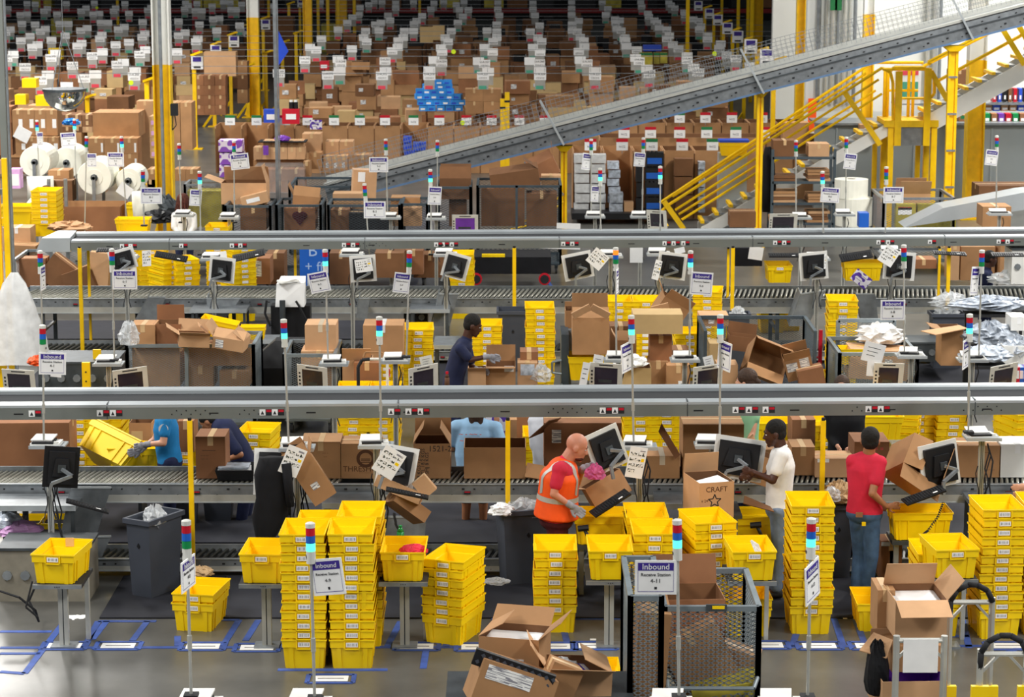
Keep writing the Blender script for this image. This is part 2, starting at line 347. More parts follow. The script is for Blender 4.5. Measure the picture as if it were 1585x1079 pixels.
# left yellow guard frame with plastic film
Yg=33.5; t=T('guard_stand','yellow steel guard frame with plastic film hung on it, at left edge','guard',(P(12,560,Y=Yg).x,Yg,0))
s=S(Yg); zt=P(0,245,Y=Yg).z
b=MB(); b.box(-.13,-.04,0,-.02,.04,zt,'yellow_paint'); b.build('post',t); b=MB(); b.box(.02,-.03,0,.09,.03,zt,'yellow_paint'); b.build('post',t)
b=MB(); b.box(-.02,-.02,zt-.5,.02,.02,zt-.42,'galv'); b.box(-.02,-.02,zt-.9,.02,.02,zt-.82,'yellow_paint'); b.build('cross_tie',t)
b=MB(); b.smooth=True; z0=P(0,560,Y=Yg).z; z1=P(0,420,Y=Yg).z; n=22
rg=[]
for j in range(9):
    f=j/8; zz=z0+(z1-z0)*f; rr=.5*(1-f)**.6*1+.06
    rg.append((zz,rr))
vs=[];fs=[]
for j,(zz,rr) in enumerate(rg):
    for i in range(n):
        a=2*math.pi*i/n; q=rr*(1+.18*math.sin(a*5+j*.6)); vs.append((.16+q*math.cos(a)*.75,-.1+.35*q*math.sin(a),zz))
for j in range(8):
    for i in range(n): k=(i+1)%n; fs.append((j*n+i,j*n+k,(j+1)*n+k,(j+1)*n+i))
b.add(vs,fs,'film'); tag(b.build('plastic_film',None,(t.location.x,Yg,0)),'clear plastic sheet bunched over the yellow guard frame at left edge','plastic sheet')
# ================= overhead beam conveyors =================
def frame(p0,p1):  # matrix: x along p0->p1, y away, z up
    x=(p1-p0); L=x.length; x.normalize(); z=Vector((0,0,1)); y=z.cross(x).normalized()
    M=Matrix.Identity(4)
    for i in range(3): M[i][0]=x[i]; M[i][1]=y[i]; M[i][2]=z[i]; M[i][3]=p0[i]
    return M,L
def beam_conveyor(p0,p1,label,leftcap,stickers,posts,holes):
    M,L=frame(p0,p1); t=T('overhead_conveyor',label,'conveyor',(0,0,0)); t.matrix_world=M
    # profile (y,z) from front bottom; front face .14 high
    b=MB(); b.xprism([(0,0),(0,.124),(.02,.124),(.02,0)],0,L,'beam_paint'); b.build('front_side_plate',t)
    b=MB(); b.xprism([(.0,.126),(.0,.155),(.15,.165),(.15,.12)],0,L,'beam_light'); b.build('front_guard_rail',t)
    b=MB(); b.box(0,.15,.12,L,.60,.15,'belt'); b.build('belt',t)
    b=MB(); b.xprism([(.60,.0),(.60,.185),(.62,.20),(.72,.205),(.72,0)],0,L,'beam_light'); b.build('rear_guard_rail',t)
    b=MB(); b.box(0,.02,0,L,.6,.03,'galv_dark'); b.build('underside_pan',t)
    nx=3.05; k=nx*.5
    while k<L:
        b=MB(); b.box(k-.004,-.003,.0,k+.004,0,.14,'galv_dark'); b.box(k-.004,0,.155,k+.004,.15,.168,'galv_dark'); b.build('joint_seam',t); k+=nx
    b=MB()
    for k in range(int(L/1.02)):
        x=.6+k*1.02; b.box(x-.05,-.002,.055,x+.05,0,.068,'black'); 
    for hx in holes:
        x=M.inverted()@P(hx,640,Y=p0.y); 
        for q in range(9): b.cbox((x.x+q*.05,-.001,.09 if q%2 else .05),(.012,.004,.012),'rubber')
    stuff(b.build('slot_holes',t))
    for sx in stickers:
        x=(M.inverted()@P(sx,560,Y=(p0.y+p1.y)/2)).x
        for q,(c1_,c2_) in enumerate((('paper','ink'),('ink','sign_red'))):
            b=MB(); x0=x+q*.068; b.box(x0,-.004,.035,x0+.062,0,.1,c1_ if q==0 else 'rubber')
            if q: b.box(x0+.004,-.006,.07,x0+.058,-.004,.096,'red')
            else:
                b.add([(x0+.012,-.006,.045),(x0+.05,-.006,.045),(x0+.031,-.006,.085)],[(0,1,2)],'ink')
            b.build('warning_sticker',t)
    if leftcap:
        b=MB(); b.hexa([(-.55,.0,-.02),(-.01,-.01,-.02),(-.01,.75,-.02),(-.35,.75,-.02)],[(-.45,.0,.2),(-.01,-.01,.2),(-.01,.75,.22),(-.3,.75,.22)],'beam_light'); b.build('end_guard',t)
    return t,M
zb=1.67
A=P(-60,650.5,Z=zb); B=P(1645,641.5,Z=zb)
b1,M1=beam_conveyor(A,B,'long grey overhead belt conveyor crossing the whole lower aisle','',(45,150,170,401,420,600,627,645,929,948,1136,1157,1183,1344,1363),0,(265,370,850,1325,1500))
A2=P(110,388,Z=zb); B2=P(1645,380,Z=zb)
b2,M2=beam_conveyor(A2,B2,'farther grey overhead belt conveyor with a white end cover at left',1,(194,207,284,361,374,532,546,673,683,697,868,882,1024,1038,1053,1195,1209,1355,1370,1435,1542,1556),0,(560,))
def post(x,yt,yb,Y,lab,w=.05,cap='black',m='yellow_paint'):
    p=P(x,yb,Y=Y); z0=0; z1=P(x,yt,Y=Y).z
    t=T('support_post',lab,'post',(p.x,Y,0)); b=MB(); b.box(-w/2,-w/2,0,w/2,w/2,z1,m); b.build('shaft',t)
    b=MB(); b.box(-w*1.3,-w,0,w*1.3,w,.02,m); b.build('foot_plate',t)
    b=MB(); b.cyl((0,0,z1),(0,0,z1+.03),w*.4,cap,8); b.build('bolt_head',t)
Yp=25.0
for x,yb,lab in ((299,880,'yellow conveyor post in front of the blue-shirted worker'),(786,780,'yellow conveyor post rising behind the tall grey bin'),(1272,760,'yellow conveyor post between the worker in white and the worker in red')):
    post(x,651,yb,Yp,lab)
Yp2=A2.y-.45
for x,lab in ((126,'yellow conveyor post behind the leftmost signal lamp pole of the second aisle'),(796,'yellow conveyor post above the tall grey bin in the second aisle'),(1133,'yellow conveyor post above the small grey bin with plastic'),(1466,'yellow conveyor post above the grey bin full of plastic wrap')):
    post(x,384,480,Yp2,lab,.055)
for x,lab in ((139,'dark yellow rear post just beside the left conveyor post'),(458,'rear yellow post beside the blue poster'),(1126,'rear yellow post behind the front one near the small grey bin'),(1452,'rear yellow post behind the bin of plastic wrap')):
    post(x,385,470,Yp2+1.0,lab,.04)
# ================= roller conveyors =================
def roller_line(Ya,Yb,x0,x1,ztop,label,pitch,skew,parent=None,rail=.12,flat=(),lower=False,slope=0.0):
    if lower: rail=.1
    t=T('roller_conveyor',label,'conveyor',((x0+x1)/2,(Ya+Yb)/2,0)); L=x1-x0; d=Yb-Ya
    b=MB(); b.box(-L/2,-d/2-.03,ztop-rail*.55,L/2,-d/2,ztop+.03,'galv'); b.box(-L/2,-d/2-.032,ztop-rail,L/2,-d/2,ztop-rail*.55,'alu'); b.box(-L/2,-d/2-.045,ztop+.02,L/2,-d/2-.03,ztop+.03,'beam_light'); b.box(-L/2,-d/2-.045,ztop-rail-.01,L/2,-d/2-.03,ztop-rail,'beam_light'); b.build('front_rail',t)
    b=MB(); b.box(-L/2,d/2,ztop-rail,L/2,d/2+.03,ztop+.05,'galv'); b.build('rear_rail',t)
    b=MB(); b.box(-L/2,-d/2,ztop-rail,L/2,d/2,ztop-rail+.01,'belt_black') if 1 else None; b.build('underside_pan',t)  # black pan paints in the shade seen between rollers
    r=min(.022,pitch*.31); mb=MB(); mb.smooth=True; mb.cyl((-skew/2,-d/2,0),(skew/2,d/2,0),r,'roller',8); me=mb.mesh('roller')
    n=int(L/pitch); k=0
    if lower or n>290:
        mb=MB()
        st=max(0,n-290)
        for i in range(n):
            x=-L/2+(i+.5)*pitch
            if lower or i>=290: mb.cyl((x-skew/2,-d/2,ztop-.01),(x+skew/2,d/2,ztop-.01),r,'roller_dark' if lower else 'roller',6,cap=False)
        if mb.v: stuff(mb.build('roller_bed',t))
    if not lower:
        for i in range(min(n,290)):
            x=-L/2+(i+.5)*pitch
            if any(a<x+(x0+x1)/2<c for a,c in flat): continue
            put(me,'roller',t,(x,0,ztop-.01))
    # slots & bolts on rail
    mb=MB(); x=-L/2+.2
    while x<L/2: mb.cbox((x,-d/2-.032,ztop-.03),(.03,.006,.018),'rubber'); mb.cbox((x+.12,-d/2-.032,ztop-.03),(.02,.006,.014),'rubber'); mb.cbox((x+.3,-d/2-.032,ztop-.09),(.008,.006,.008),'rubber'); x+=.42
    stuff(mb.build('slot_holes',t))
    for x in [(-L/2+.4+i*2.9) for i in range(int(L/2.9)+1)]:
        b=MB(); b.box(x-.03,-d/2+.02,0,x+.03,-d/2+.06,ztop-rail,'galv_dark'); b.box(x-.03,d/2-.06,0,x+.03,d/2-.02,ztop-rail,'galv_dark'); b.box(x-.02,-d/2+.06,(ztop-rail)*.5,x+.02,d/2-.06,(ztop-rail)*.5+.03,'galv_dark'); b.build('leg',t)
    for x in [(-L/2+.9+i*1.45) for i in range(int(L/1.45))]:
        b=MB(); b.box(x,-d/2-.05,ztop-.085,x+.07,-d/2-.045,ztop-.05,'rubber'); b.box(x+.005,-d/2-.052,ztop-.065,x+.065,-d/2-.05,ztop-.053,'red'); b.build('warning_sticker',t)
    return t
X=lambda px,Y:P(px,700,Y=Y).x
roller_line(25.66,26.35,X(-30,26),X(1640,26),.85,'waist-high roller conveyor under the nearest overhead belt',.057,.13,rail=.17,flat=((X(528,26),X(585,26)),(X(940,26),X(1010,26))))
roller_line(25.12,25.58,X(-30,26),X(1640,26),.17,'low roller conveyor near the floor beneath the nearest line',.075,.08,lower=True)
roller_line(38.2,39.3,X(40,38.5),X(1640,39),.85,'waist-high roller conveyor under the farther overhead belt',.075,.17,rail=.2)
roller_line(37.3,38.1,X(40,38.5),X(1640,39),.17,'low roller conveyor near the floor beneath the farther line',.09,.1,lower=True)
# dark equipment under conveyor rows (motor housings) 
def machine(x0,y0,x1,y1,Y,d,label,m='belt_black',extra=None):
    p=P((x0+x1)/2,y1,Y=Y); s=S(Y); w=(x1-x0)/s; h=(y1-y0)/s; z0=max(0,p.z)
    t=T('drive_unit',label,'machine',(p.x,Y+d/2,z0)); b=MB(); b.box(-w/2,-d/2,0,w/2,d/2,h,m); b.build('housing',t)
    b=MB(); b.box(-w/2-.01,-d/2-.02,h-.02,w/2+.01,d/2+.01,h+.01,'galv_dark'); b.build('cover_rim',t)
    b=MB(); n=max(2,int(w/.18))
    for i in range(n): x=-w/2+(i+.5)*w/n; b.cyl((x,-d/2-.03,h*.5),(x,-d/2,h*.5),.05,'galv',8)
    b.build('wheel_row',t); return t
machine(0,880,140,965,24.15,.6,'beige machine cabinet under the leftmost station','khaki')
machine(210,455,240,520,38.9,.5,'dark drive unit under the far rollers behind the twin open cartons','black')
machine(282,480,318,512,38.3,.4,'chain drive unit with steel wheels right of the twin open cartons','black')
machine(625,475,662,506,38.3,.4,'chain drive unit with steel wheels behind the yellow tote pillar','black')
# chutes: slanted sheet-metal
def chute(pts,Y,label,depth=.35):
    q=[P(x,y,Y=Y) for x,y in pts]; c=sum(q,Vector())/len(q)
    t=T('metal_chute',label,'chute',c); b=MB(); rel=[v-c for v in q]
    n=len(rel); vs=[(v.x,v.y,v.z) for v in rel]+[(v.x+.05,v.y+.02,v.z) for v in rel]
    b.add([(v.x,v.y,v.z) for v in rel]+[(v.x,v.y+.012,v.z) for v in rel],[tuple(range(n)),tuple(range(2*n-1,n-1,-1))]+[(i,i+n,(i+1)%n+n,(i+1)%n) for i in range(n)],'galv'); b.build('side_sheet',t)
    b=MB(); a,d_=rel[0],rel[1]; b.slab(a,a+Vector((0,depth,.05)),d_+Vector((0,depth,.05)),d_,.01,'galv'); b.build('slide_sheet',t)
    a,d_=rel[1],rel[2]; b=MB(); b.bar(a,d_,.02,.02,'beam_light'); b.build('folded_edge',t)
    return t
chute(((95,830),(110,755),(172,755),(148,832)),25.4,'galvanised sheet chute behind the leftmost tote stand')
chute(((100,862),(95,832),(172,830),(158,862)),25.2,'lower galvanised lip tray behind the leftmost tote stand')
chute(((590,862),(595,800),(660,800),(655,865)),25.4,'galvanised chute behind the tote with a dark bag')
chute(((205,505),(230,460),(256,460),(240,505)),37.9,'galvanised chute left of the twin open cartons')
chute(((325,500),(320,462),(372,462),(345,500)),37.9,'galvanised chute above the mesh cart topped with a tilted tote')
chute(((552,492),(556,462),(572,462),(568,495)),37.9,'small galvanised chute left of the two-tote pillar')
chute(((668,505),(680,455),(710,455),(696,505)),37.9,'galvanised chute behind the navy-clad worker')
chute(((1222,505),(1240,455),(1278,450),(1250,505)),37.7,'rounded translucent chute beside the tall tote pillar')
chute(((1335,500),(1325,455),(1355,455),(1360,500)),37.9,'galvanised chute right of the tall tote pillar')
# flat steel work tables beside stations
def table(x0,y0,x1,y1,z,label,h=.05,leg=True):
    a=P(x0,y1,Z=z); b_=P(x1,y0,Z=z); w=b_.x-a.x; d=P(x0,y0,Z=z).y-a.y
    w=(x1-x0)/S((a.y+b_.y)/2,z)
    lim=25.58 if a.y<27 else 38.1 if a.y>34 else 99
    if a.y+d>lim: d=min(d,.55); a.y=lim-d
    t=T('steel_table',label,'table',(P((x0+x1)/2,(y0+y1)/2,Z=z).x,a.y+d/2,0))
    b=MB(); b.box(-w/2,-d/2,z-h,w/2,d/2,z,'galv'); b.box(-w/2,-d/2-.01,z-h,w/2,-d/2,z+.008,'beam_light'); b.build('table_top',t)
    for sx in(-1,1):
        for sy in (-1,1): b=MB(); b.box(sx*(w/2-.04)-.02,sy*(d/2-.04)-.02,0,sx*(w/2-.04)+.02,sy*(d/2-.04)+.02,z-h,'galv_dark'); b.build('leg',t)
    return t
table(0,755,130,776,.78,'grey steel work table at the far left of the nearest line')
table(505,750,580,768,.8,'steel work table right of the hanging torn carton')
table(1010,748,1090,768,.8,'steel work table left of the star-printed carton')
table(1485,745,1585,765,.8,'steel work table right of the rightmost monitor')
table(672,520,712,535,.8,'grey steel side table behind the navy-clad worker')
table(310,452,395,466,.8,'steel work table on the far line behind the tilted monitor')
table(640,447,700,462,.8,'white-topped work table behind the two-tote pillar')
# ================= incline conveyor =================
Yi=50.0
ia=P(505,318,Y=Yi); ib=P(1640,10,Y=Yi-1.2)
# bottom edge line in photo: (560,318)->(1585,38)
a=P(600,290,Y=Yi); c=P(1600,33,Y=Yi)
dx=(c-a); L=dx.length; ang=math.atan2(dx.z,dx.x)
t=T('incline_conveyor','long grey incline belt conveyor climbing to the upper right with wire side guards','conveyor',a,rot=(0,-ang,0)); TI=t
x0=-1.25; Lx=L+1
b=MB(); b.box(x0,0,0,Lx,.06,.2,'galv'); b.build('lower_side_plate',t)
b=MB(); b.box(x0,-.03,.2,Lx,.06,.225,'galv_dark'); b.box(x0,-.02,.225,Lx,.05,.33,'galv'); b.box(x0,-.03,.33,Lx,.06,.35,'rubber'); b.build('upper_side_plate',t)
b=MB(); b.box(x0,-.04,.35,Lx,.12,.40,'alu'); b.build('front_guard_rail',t)
b=MB(); b.box(x0,.12,.33,Lx,.8,.36,'galv'); b.build('belt',t)
b=MB(); b.box(x0,.8,0,Lx,.9,.46,'alu'); b.build('rear_side_plate',t)
b=MB(); b.box(x0,-.01,-.04,Lx,.2,0,'steel_reflect_blue'); o=b.build('blue_reflect_strip',t)  # blue tint paints a bluish steel reflection along the lower edge
b=MB(); x=x0+.2
while x<Lx: b.cbox((x,-.003,.1),(.05,.01,.035),'rubber'); b.cbox((x+.3,-.003,.06),(.03,.01,.02),'rubber'); x+=.4
x=x0+.1
while x<Lx: b.cbox((x,-.033,.26),(.04,.008,.02),'rubber'); x+=.35
stuff(b.build('slot_holes',t))
b=MB()
for yy in (-.03,.85):
    x=x0+.0
    while x<Lx: b.bar((x,yy,.48),(x,yy,.9),.006,.006,'galv'); x+=.1
    for z in (.55,.65,.75,.9): b.bar((x0,yy,z),(Lx,yy,z),.008,.008,'galv')
stuff(b.build('wire_guard',t))
for px in (872,1180,1500):
    q=(t.location.x-P(px,200,Y=Yi).x)/-math.cos(ang)
    b=MB(); b.bar((q-.0,-.08,-.05),(q+.0-.25,-.06,.95),.06,.04,'beam_light'); b.build('guard_bracket',t)
def tpost(x,ytop,w,lab,Y=Yi+.4,big=False):
    p=P(x,ytop,Y=Y); t=T('conveyor_support',lab,'post',(p.x,Y,0)); z=p.z
    b=MB(); b.box(-w/2,-.06,0,-w/2+.05,.06,z,'yellow_paint'); b.box(w/2-.05,-.06,0,w/2,.06,z,'yellow_paint'); b.box(-w/2+.05,-.015,0,w/2-.05,.015,z,'yellow_paint'); b.build('shaft',t)
    b=MB(); b.hexa([(-w/2,-.12,z-.12),(w/2,-.12,z-.12),(w/2,.12,z-.12),(-w/2,.12,z-.12)],[(-w*.9-.06,-.15,z),(w*.9+.06,-.15,z),(w*.9+.06,.15,z),(-w*.9-.06,.15,z)],'yellow_paint'); b.build('head_bracket',t)
    b=MB(); b.box(-w,-.15,0,w,.15,.03,'yellow_paint'); b.build('foot_plate',t)
    return t
tpost(873,225,.13,'slim yellow support under the middle of the incline conveyor')
tpost(1177,140,.13,'tall yellow support under the incline conveyor beside the stairs')
tt=tpost(1476,70,.2,'thick yellow support column at the stair platform',Y=Yi+.2)
b=MB()
for k in range(6): b.box(-.09,-.07,.5+k*.75,.09,-.055,.54+k*.75,'galv')
b.build('tie_plate',tt)
b=MB(); q0=P(812,250,Y=Yi); q1=P(872,302,Y=Yi); b.bar(q0,q1,.05,.05,'galv'); tag(b.build('brace_arm'),'diagonal grey brace between incline conveyor and slim yellow support','brace')
b=MB()
for (xa,ya,xb,yb) in ((800,345,870,300),(790,355,872,312)):
    p0=P(xa,ya,Y=Yi-.2); p1=P(xb,yb,Y=Yi-.2); pts=[p0.lerp(p1,k/8)-Vector((0,0,.12*math.sin(math.pi*k/8))) for k in range(9)]; b.tube(pts,.02,'yellow_paint',5)
tag(b.build('safety_chain'),'twin yellow safety chains hanging from the slim yellow support','chain')
# ================= stairs & platform =================
Ys=52.0
def Q(x,y,dy=0): return P(x,y,Y=Ys+dy)
t=T('access_stairs','yellow-railed access stairs with landing rising to the upper right','stairs',Q(1400,350)*1); o0=t.location.copy(); t.location=(o0.x,o0.y,0); o0.z=0
LQ=lambda x,y,dy=0: Q(x,y,dy)-o0
sw=.9
def stringer(pa,pb,h,dy,nm='stringer',m='white_paint'):
    b=MB(); A_=LQ(*pa,0)+Vector((0,dy,0)); B_=LQ(*pb,0)+Vector((0,dy,0)); hz=Vector((0,0,h))
    b.hexa([A_-hz,B_-hz,B_-hz+Vector((0,.05,0)),A_-hz+Vector((0,.05,0))],[A_,B_,B_+Vector((0,.05,0)),A_+Vector((0,.05,0))],m); return b.build(nm,t)
for dy in (0,sw):
    stringer((1085,352),(1375,190),.28,dy,m='white_paint'); stringer((1432,180),(1620,75),.42,dy,m='white_paint')
def treads(pa,pb,n):
    A_=LQ(*pa);B_=LQ(*pb)
    for i in range(n):
        c=A_.lerp(B_,(i+.5)/n); b=MB(); b.box(c.x-.14,.04,c.z-.02,c.x+.14,sw,c.z+.02,'galv'); b.box(c.x-.16,-.02,c.z-.03,c.x-.08,sw,c.z+.035,'yellow_paint'); b.build('tread',t)
treads((1085,350),(1375,188),13); treads((1432,178),(1620,73),9)
pl=LQ(1368,186); pr=LQ(1452,186); zp=pl.z
b=MB(); b.box(pl.x,-.1,zp-.14,pr.x,sw+.1,zp,'yellow_paint'); b.build('platform',t)
b=MB(); b.box(LQ(1390,200).x,-.05,LQ(0,225).z,LQ(1430,200).x,.0,zp-.14,'galv'); b.build('kick_plate',t)
for x in (1379,1446):
    for dy in (0,sw):
        q=LQ(x,190); b=MB(); b.box(q.x-.06,dy-.06,0,q.x+.06,dy+.06,zp-.14,'yellow_paint'); b.build('leg',t)
for x in (1365,1433):
    q=LQ(x,190); b=MB(); b.box(q.x-.05,sw-.02,0,q.x+.05,sw+.06,zp-.1,'yellow_paint'); b.build('leg',t)
def rail(pts,dy,r=.035):
    b=MB(); b.smooth=False; b.tube([LQ(x,y)+Vector((0,dy,0)) for x,y in pts],r,'yellow_paint',6); return b.build('handrail',t)
for dy,off in ((-.02,0),(sw,-1)):
    k=0 if dy<0 else -12
    rail(((1033,350+k*.3),(1020,330+k*.3),(1033,318+k*.2),(1365,105+k*.2),(1378,112+k*.2),(1382,128),(1382,186)) if dy<0 else ((1025,322),(1360,101),(1372,100)),dy)
    rail(((1045,325+k*.3),(1360,123+k*.3)) if dy<0 else ((1045,312),(1350,118)),dy,.03)
    rail(((1055,340),(1365,145)),dy,.03)
for yy,x1 in ((101,1440),(107,1440)): rail(((1366,yy),(x1,yy)),-.02 if yy>104 else sw)
rail(((1385,145),(1432,145)),sw,.03); rail(((1385,152),(1432,152)),-.02,.03)
for x,ya,yb in ((1391,110,225),(1436,105,225)):
    a_=LQ(x,ya);c_=LQ(x,yb); b=MB(); b.box(a_.x-.07,-.12,c_.z,a_.x+.07,-.04,a_.z,'yellow_paint'); b.build('railing_post',t)
for x in (1380,1385,1418,1425):
    a_=LQ(x,110); b=MB(); b.box(a_.x-.03,sw-.03,zp,a_.x+.03,sw+.03,a_.z,'yellow_paint'); b.build('railing_post',t)
rail(((1378,110),(1384,104),(1430,104),(1446,120),(1446,145),(1436,155)),-.02,.035)
rail(((1440,100),(1436,96),(1600,12)),-.02); rail(((1440,107),(1610,22)),sw,.035); rail(((1445,128),(1615,35)),-.02,.03); rail(((1455,135),(1615,48)),sw,.03)
for (xa,ya,xb,yb) in ((1307,143,1362,224),(1440,110,1466,155),(1545,35,1585,100),(1570,30,1600,80)):
    b=MB(); b.bar(LQ(xa,ya)+Vector((0,-.05,0)),LQ(xb,yb)+Vector((0,-.05,0)),.11,.05,'yellow_paint',up=(0,1,0)); b.build('railing_post',t)
b=MB(); b.bar(LQ(1028,312)+Vector((0,-.05,0)),LQ(1058,354)+Vector((0,-.05,0)),.11,.05,'yellow_paint',up=(0,1,0)); b.build('railing_post',t)
# white sign at the platform and right ramp
p=P(1405,130,Y=56.5); b=MB(); b.box(-.3,0,-.45,.3,.03,.45,'paper'); b.box(-.24,-.01,.2,.24,0,.3,'sign_red'); b.box(-.24,-.01,-.35,.24,0,.05,'sign_teal'); tag(b.build('notice_board',None,p),'white notice board with red heading behind the stair landing','sign')
# grey spiral/gentle slide at right bottom
b=MB(); p=[P(1400,352,Y=46),P(1585,325,Y=46),P(1660,310,Y=46)]; q=[P(1460,322,Y=46),P(1585,298,Y=46),P(1660,290,Y=46)]
b.hexa([p[0],p[1],p[1]+Vector((0,.8,0)),p[0]+Vector((0,.8,0))],[q[0],q[1],q[1]+Vector((0,.8,0)),q[0]+Vector((0,.8,0))],'beam_light')
b.hexa([p[1],p[2],p[2]+Vector((0,.8,0)),p[1]+Vector((0,.8,0))],[q[1],q[2],q[2]+Vector((0,.8,0)),q[1]+Vector((0,.8,0))],'beam_light')
tag(b.build('conveyor_ramp'),'pale grey sloping conveyor ramp at the right below the stairs','conveyor')
# ================= totes =================
def tote_meshes():
    b=MB(); b.tray([(.345,.525,0),(.375,.57,.205),(.405,.60,.21),(.408,.603,.275),(.425,.62,.276),(.425,.62,.29)],.004,'yellow')
    for sx in (-1,1):
        for fx in (.42,.26): # vertical ribs on the long sides
            for sy in (-1,1): b.bar((sx*.176,sy*.525*fx,.0),(sx*.193,sy*.57*fx,.207),.02,.012,'yellow',up=(sx,0,0))
    for sy in (-1,1):
        for fx in (-1,1): b.bar((fx*.115,sy*.265,.0),(fx*.125,sy*.288,.207),.04,.014,'yellow',up=(0,sy,0))
        # handle step frame
        y=sy*.303
        b.box(-.075,min(y,y+sy*.012),.20,-.062,max(y,y+sy*.012),.272,'yellow'); b.box(.062,min(y,y+sy*.012),.20,.075,max(y,y+sy*.012),.272,'yellow'); b.box(-.075,min(y,y+sy*.012),.195,.075,max(y,y+sy*.012),.205,'yellow')
    body=b.mesh('tote_body')
    l=MB(); l.box(-.055,-.3075,.218,.055,-.304,.262,'paper'); l.box(-.045,-.3085,.228,.045,-.3075,.254,'barcode'); lab=l.mesh('barcode_label')
    return body,lab
TB,TL=tote_meshes()
def tote(loc,rz,label,group=None,rot=None,small=False,sc_=1):
    o=put(TB,'tote',None,loc,rot if rot else (0,0,rz)); tag(o,label,'tote',group)
    if sc_!=1: o.scale=(sc_,)*3
    put(TL,'barcode_label',o)
    return o
PITCHZ=.0915
def stack(xc,yb,n,desc,rz=0,Y=None,z0=0,sc_=1,jit=.012,group=None,hid=0):
    """xc pixel centre of front rim, yb pixel row of the front foot on the floor, or Y depth of the front"""
    if Y is None: Y=P(xc,yb,Z=z0).y
    c=P(xc,540 if yb is None else yb,Y=Y)
    if hid:
        mb=MB()
        for i in range(hid):
            mb.T=Matrix.Translation((0,0,i*PITCHZ)); mb.add([tuple(v.co) for v in TB.vertices],[tuple(p.vertices) for p in TB.polygons],'yellow'); mb.add([tuple(v.co) for v in TL.vertices],[tuple(p.vertices) for p in TL.polygons],'paper')
        tag(mb.build('nested_totes',None,(c.x,Y+.31,z0),(0,0,rz)),'nested yellow totes forming the covered lower part of '+desc.replace('the ','that ',1) if 0 else 'covered lower totes of '+desc,'totes',None,'stuff')
    for i in range(hid,n):
        r=rz+random.uniform(-.02,.02)
        lab=f'{nth(i,n)} tote in {desc}' if n>1 else desc
        tote((c.x+random.uniform(-jit,jit)*.6,Y+.31*sc_+random.uniform(-jit,jit),z0+i*PITCHZ*sc_),r,lab,group or (desc if n>1 else None),sc_=sc_)
# ================= cartons =================
def carton(x0,y0,x1,y1,Y,d,label,fl=None,m='card',rz=0,rot=None,tape=True,lab=None,text=None,z0=None,group=None,name='cardboard_box',inner='card_dark',fill=None,parts=True,strip='tape'):
    s=S(Y,P(0,(y0+y1)/2,Y=Y).z); w=(x1-x0)/s
    zt=P((x0+x1)/2,y0,Y=Y).z; zb_=P((x0+x1)/2,y1,Y=Y).z if z0 is None else z0; h=zt-zb_
    loc=Vector((P((x0+x1)/2,(y0+y1)/2,Y=Y).x,Y+d/2,zb_))
    return carton3(loc,w,d,h,label,fl,m,rz,rot,tape,lab,text,group,name,inner,fill,parts,strip)
def carton3(loc,w,d,h,label,fl=None,m='card',rz=0,rot=None,tape=True,lab=None,text=None,group=None,name='cardboard_box',inner='card_dark',fill=None,parts=True,strip='tape'):
    t=T(name,label,'box',loc,rz,group,rot) if parts else None
    b=MB()
    if fl is None:
        b.box(-w/2,-d/2,0,w/2,d/2,h,m)
        if not parts:
            o=b.build(name,None,loc,rot if rot else (0,0,rz)); return tag(o,label,'box',group)
        b.build('body',t)
        if w>d: b=MB(); b.box(-w/2-.002,-.03,h-.002,w/2+.002,.03,h+.002,strip); b.box(-w/2-.002,-.03,h-.1,-w/2,.03,h,strip); b.box(w/2,-.03,h-.1,w/2+.002,.03,h,strip)
        else: b=MB(); b.box(-.03,-d/2-.002,h-.002,.03,d/2+.002,h+.002,strip); b.box(-.03,-d/2-.002,h-.1,.03,-d/2,h,strip)
        if tape: b.build('packing_tape',t)
    else:
        b.tray([(w,d,0),(w,d,h)],.006,m,inner); b.build('body',t)
        th=.005
        for k,a in enumerate(fl):   # F,B,L,R angles
            if a is None: continue
            a=R_(a); fb=min(w,d)/2 if True else 0; b=MB(); ln=(d/2 if k<2 else w/2); ln=min(ln,min(w,d)*.55)
            if k<2:
                sg=1 if k==0 else -1; y0_=-sg*d/2; dy=sg*math.cos(a)*ln; dz=math.sin(a)*ln
                vv=[(-w/2,y0_,h),(w/2,y0_,h),(w/2*.985,y0_+dy,h+dz),(-w/2*.985,y0_+dy,h+dz)]
            else:
                sg=1 if k==2 else -1; x_=-sg*w/2; dx_=sg*math.cos(a)*ln; dz=math.sin(a)*ln
                vv=[(x_,-d/2,h),(x_,d/2,h),(x_+dx_,d/2*.985,h+dz),(x_+dx_,-d/2*.985,h+dz)]
            b.slab(*vv,th,m if (k%2==0) else m); b.build('flap',t)
        if fill:
            b=MB(); b.box(-w/2+.01,-d/2+.01,h*.5,w/2-.01,d/2-.01,h*.82,fill)
            b.smooth=False; b.build('contents',t)
    for q in (lab or ()):   # (u,v,w,h[,mat]) on front face, fractions
        u,v,lw,lh=q[:4]; mm=q[4] if len(q)>4 else 'print'; b=MB(); x=u*w-w/2; z=v*h
        b.box(x,-d/2-.003,z,x+lw*w,-d/2,z+lh*h,mm); b.build('shipping_label',t)
    for q in (text or ()):  # (string,size,u,v[,mat])
        st,sz,u,v=q[:4]; lettering(st,sz,q[4] if len(q)>4 else 'ink_brown',t,(u*w-w/2,-d/2-.001,v*h))
    return t
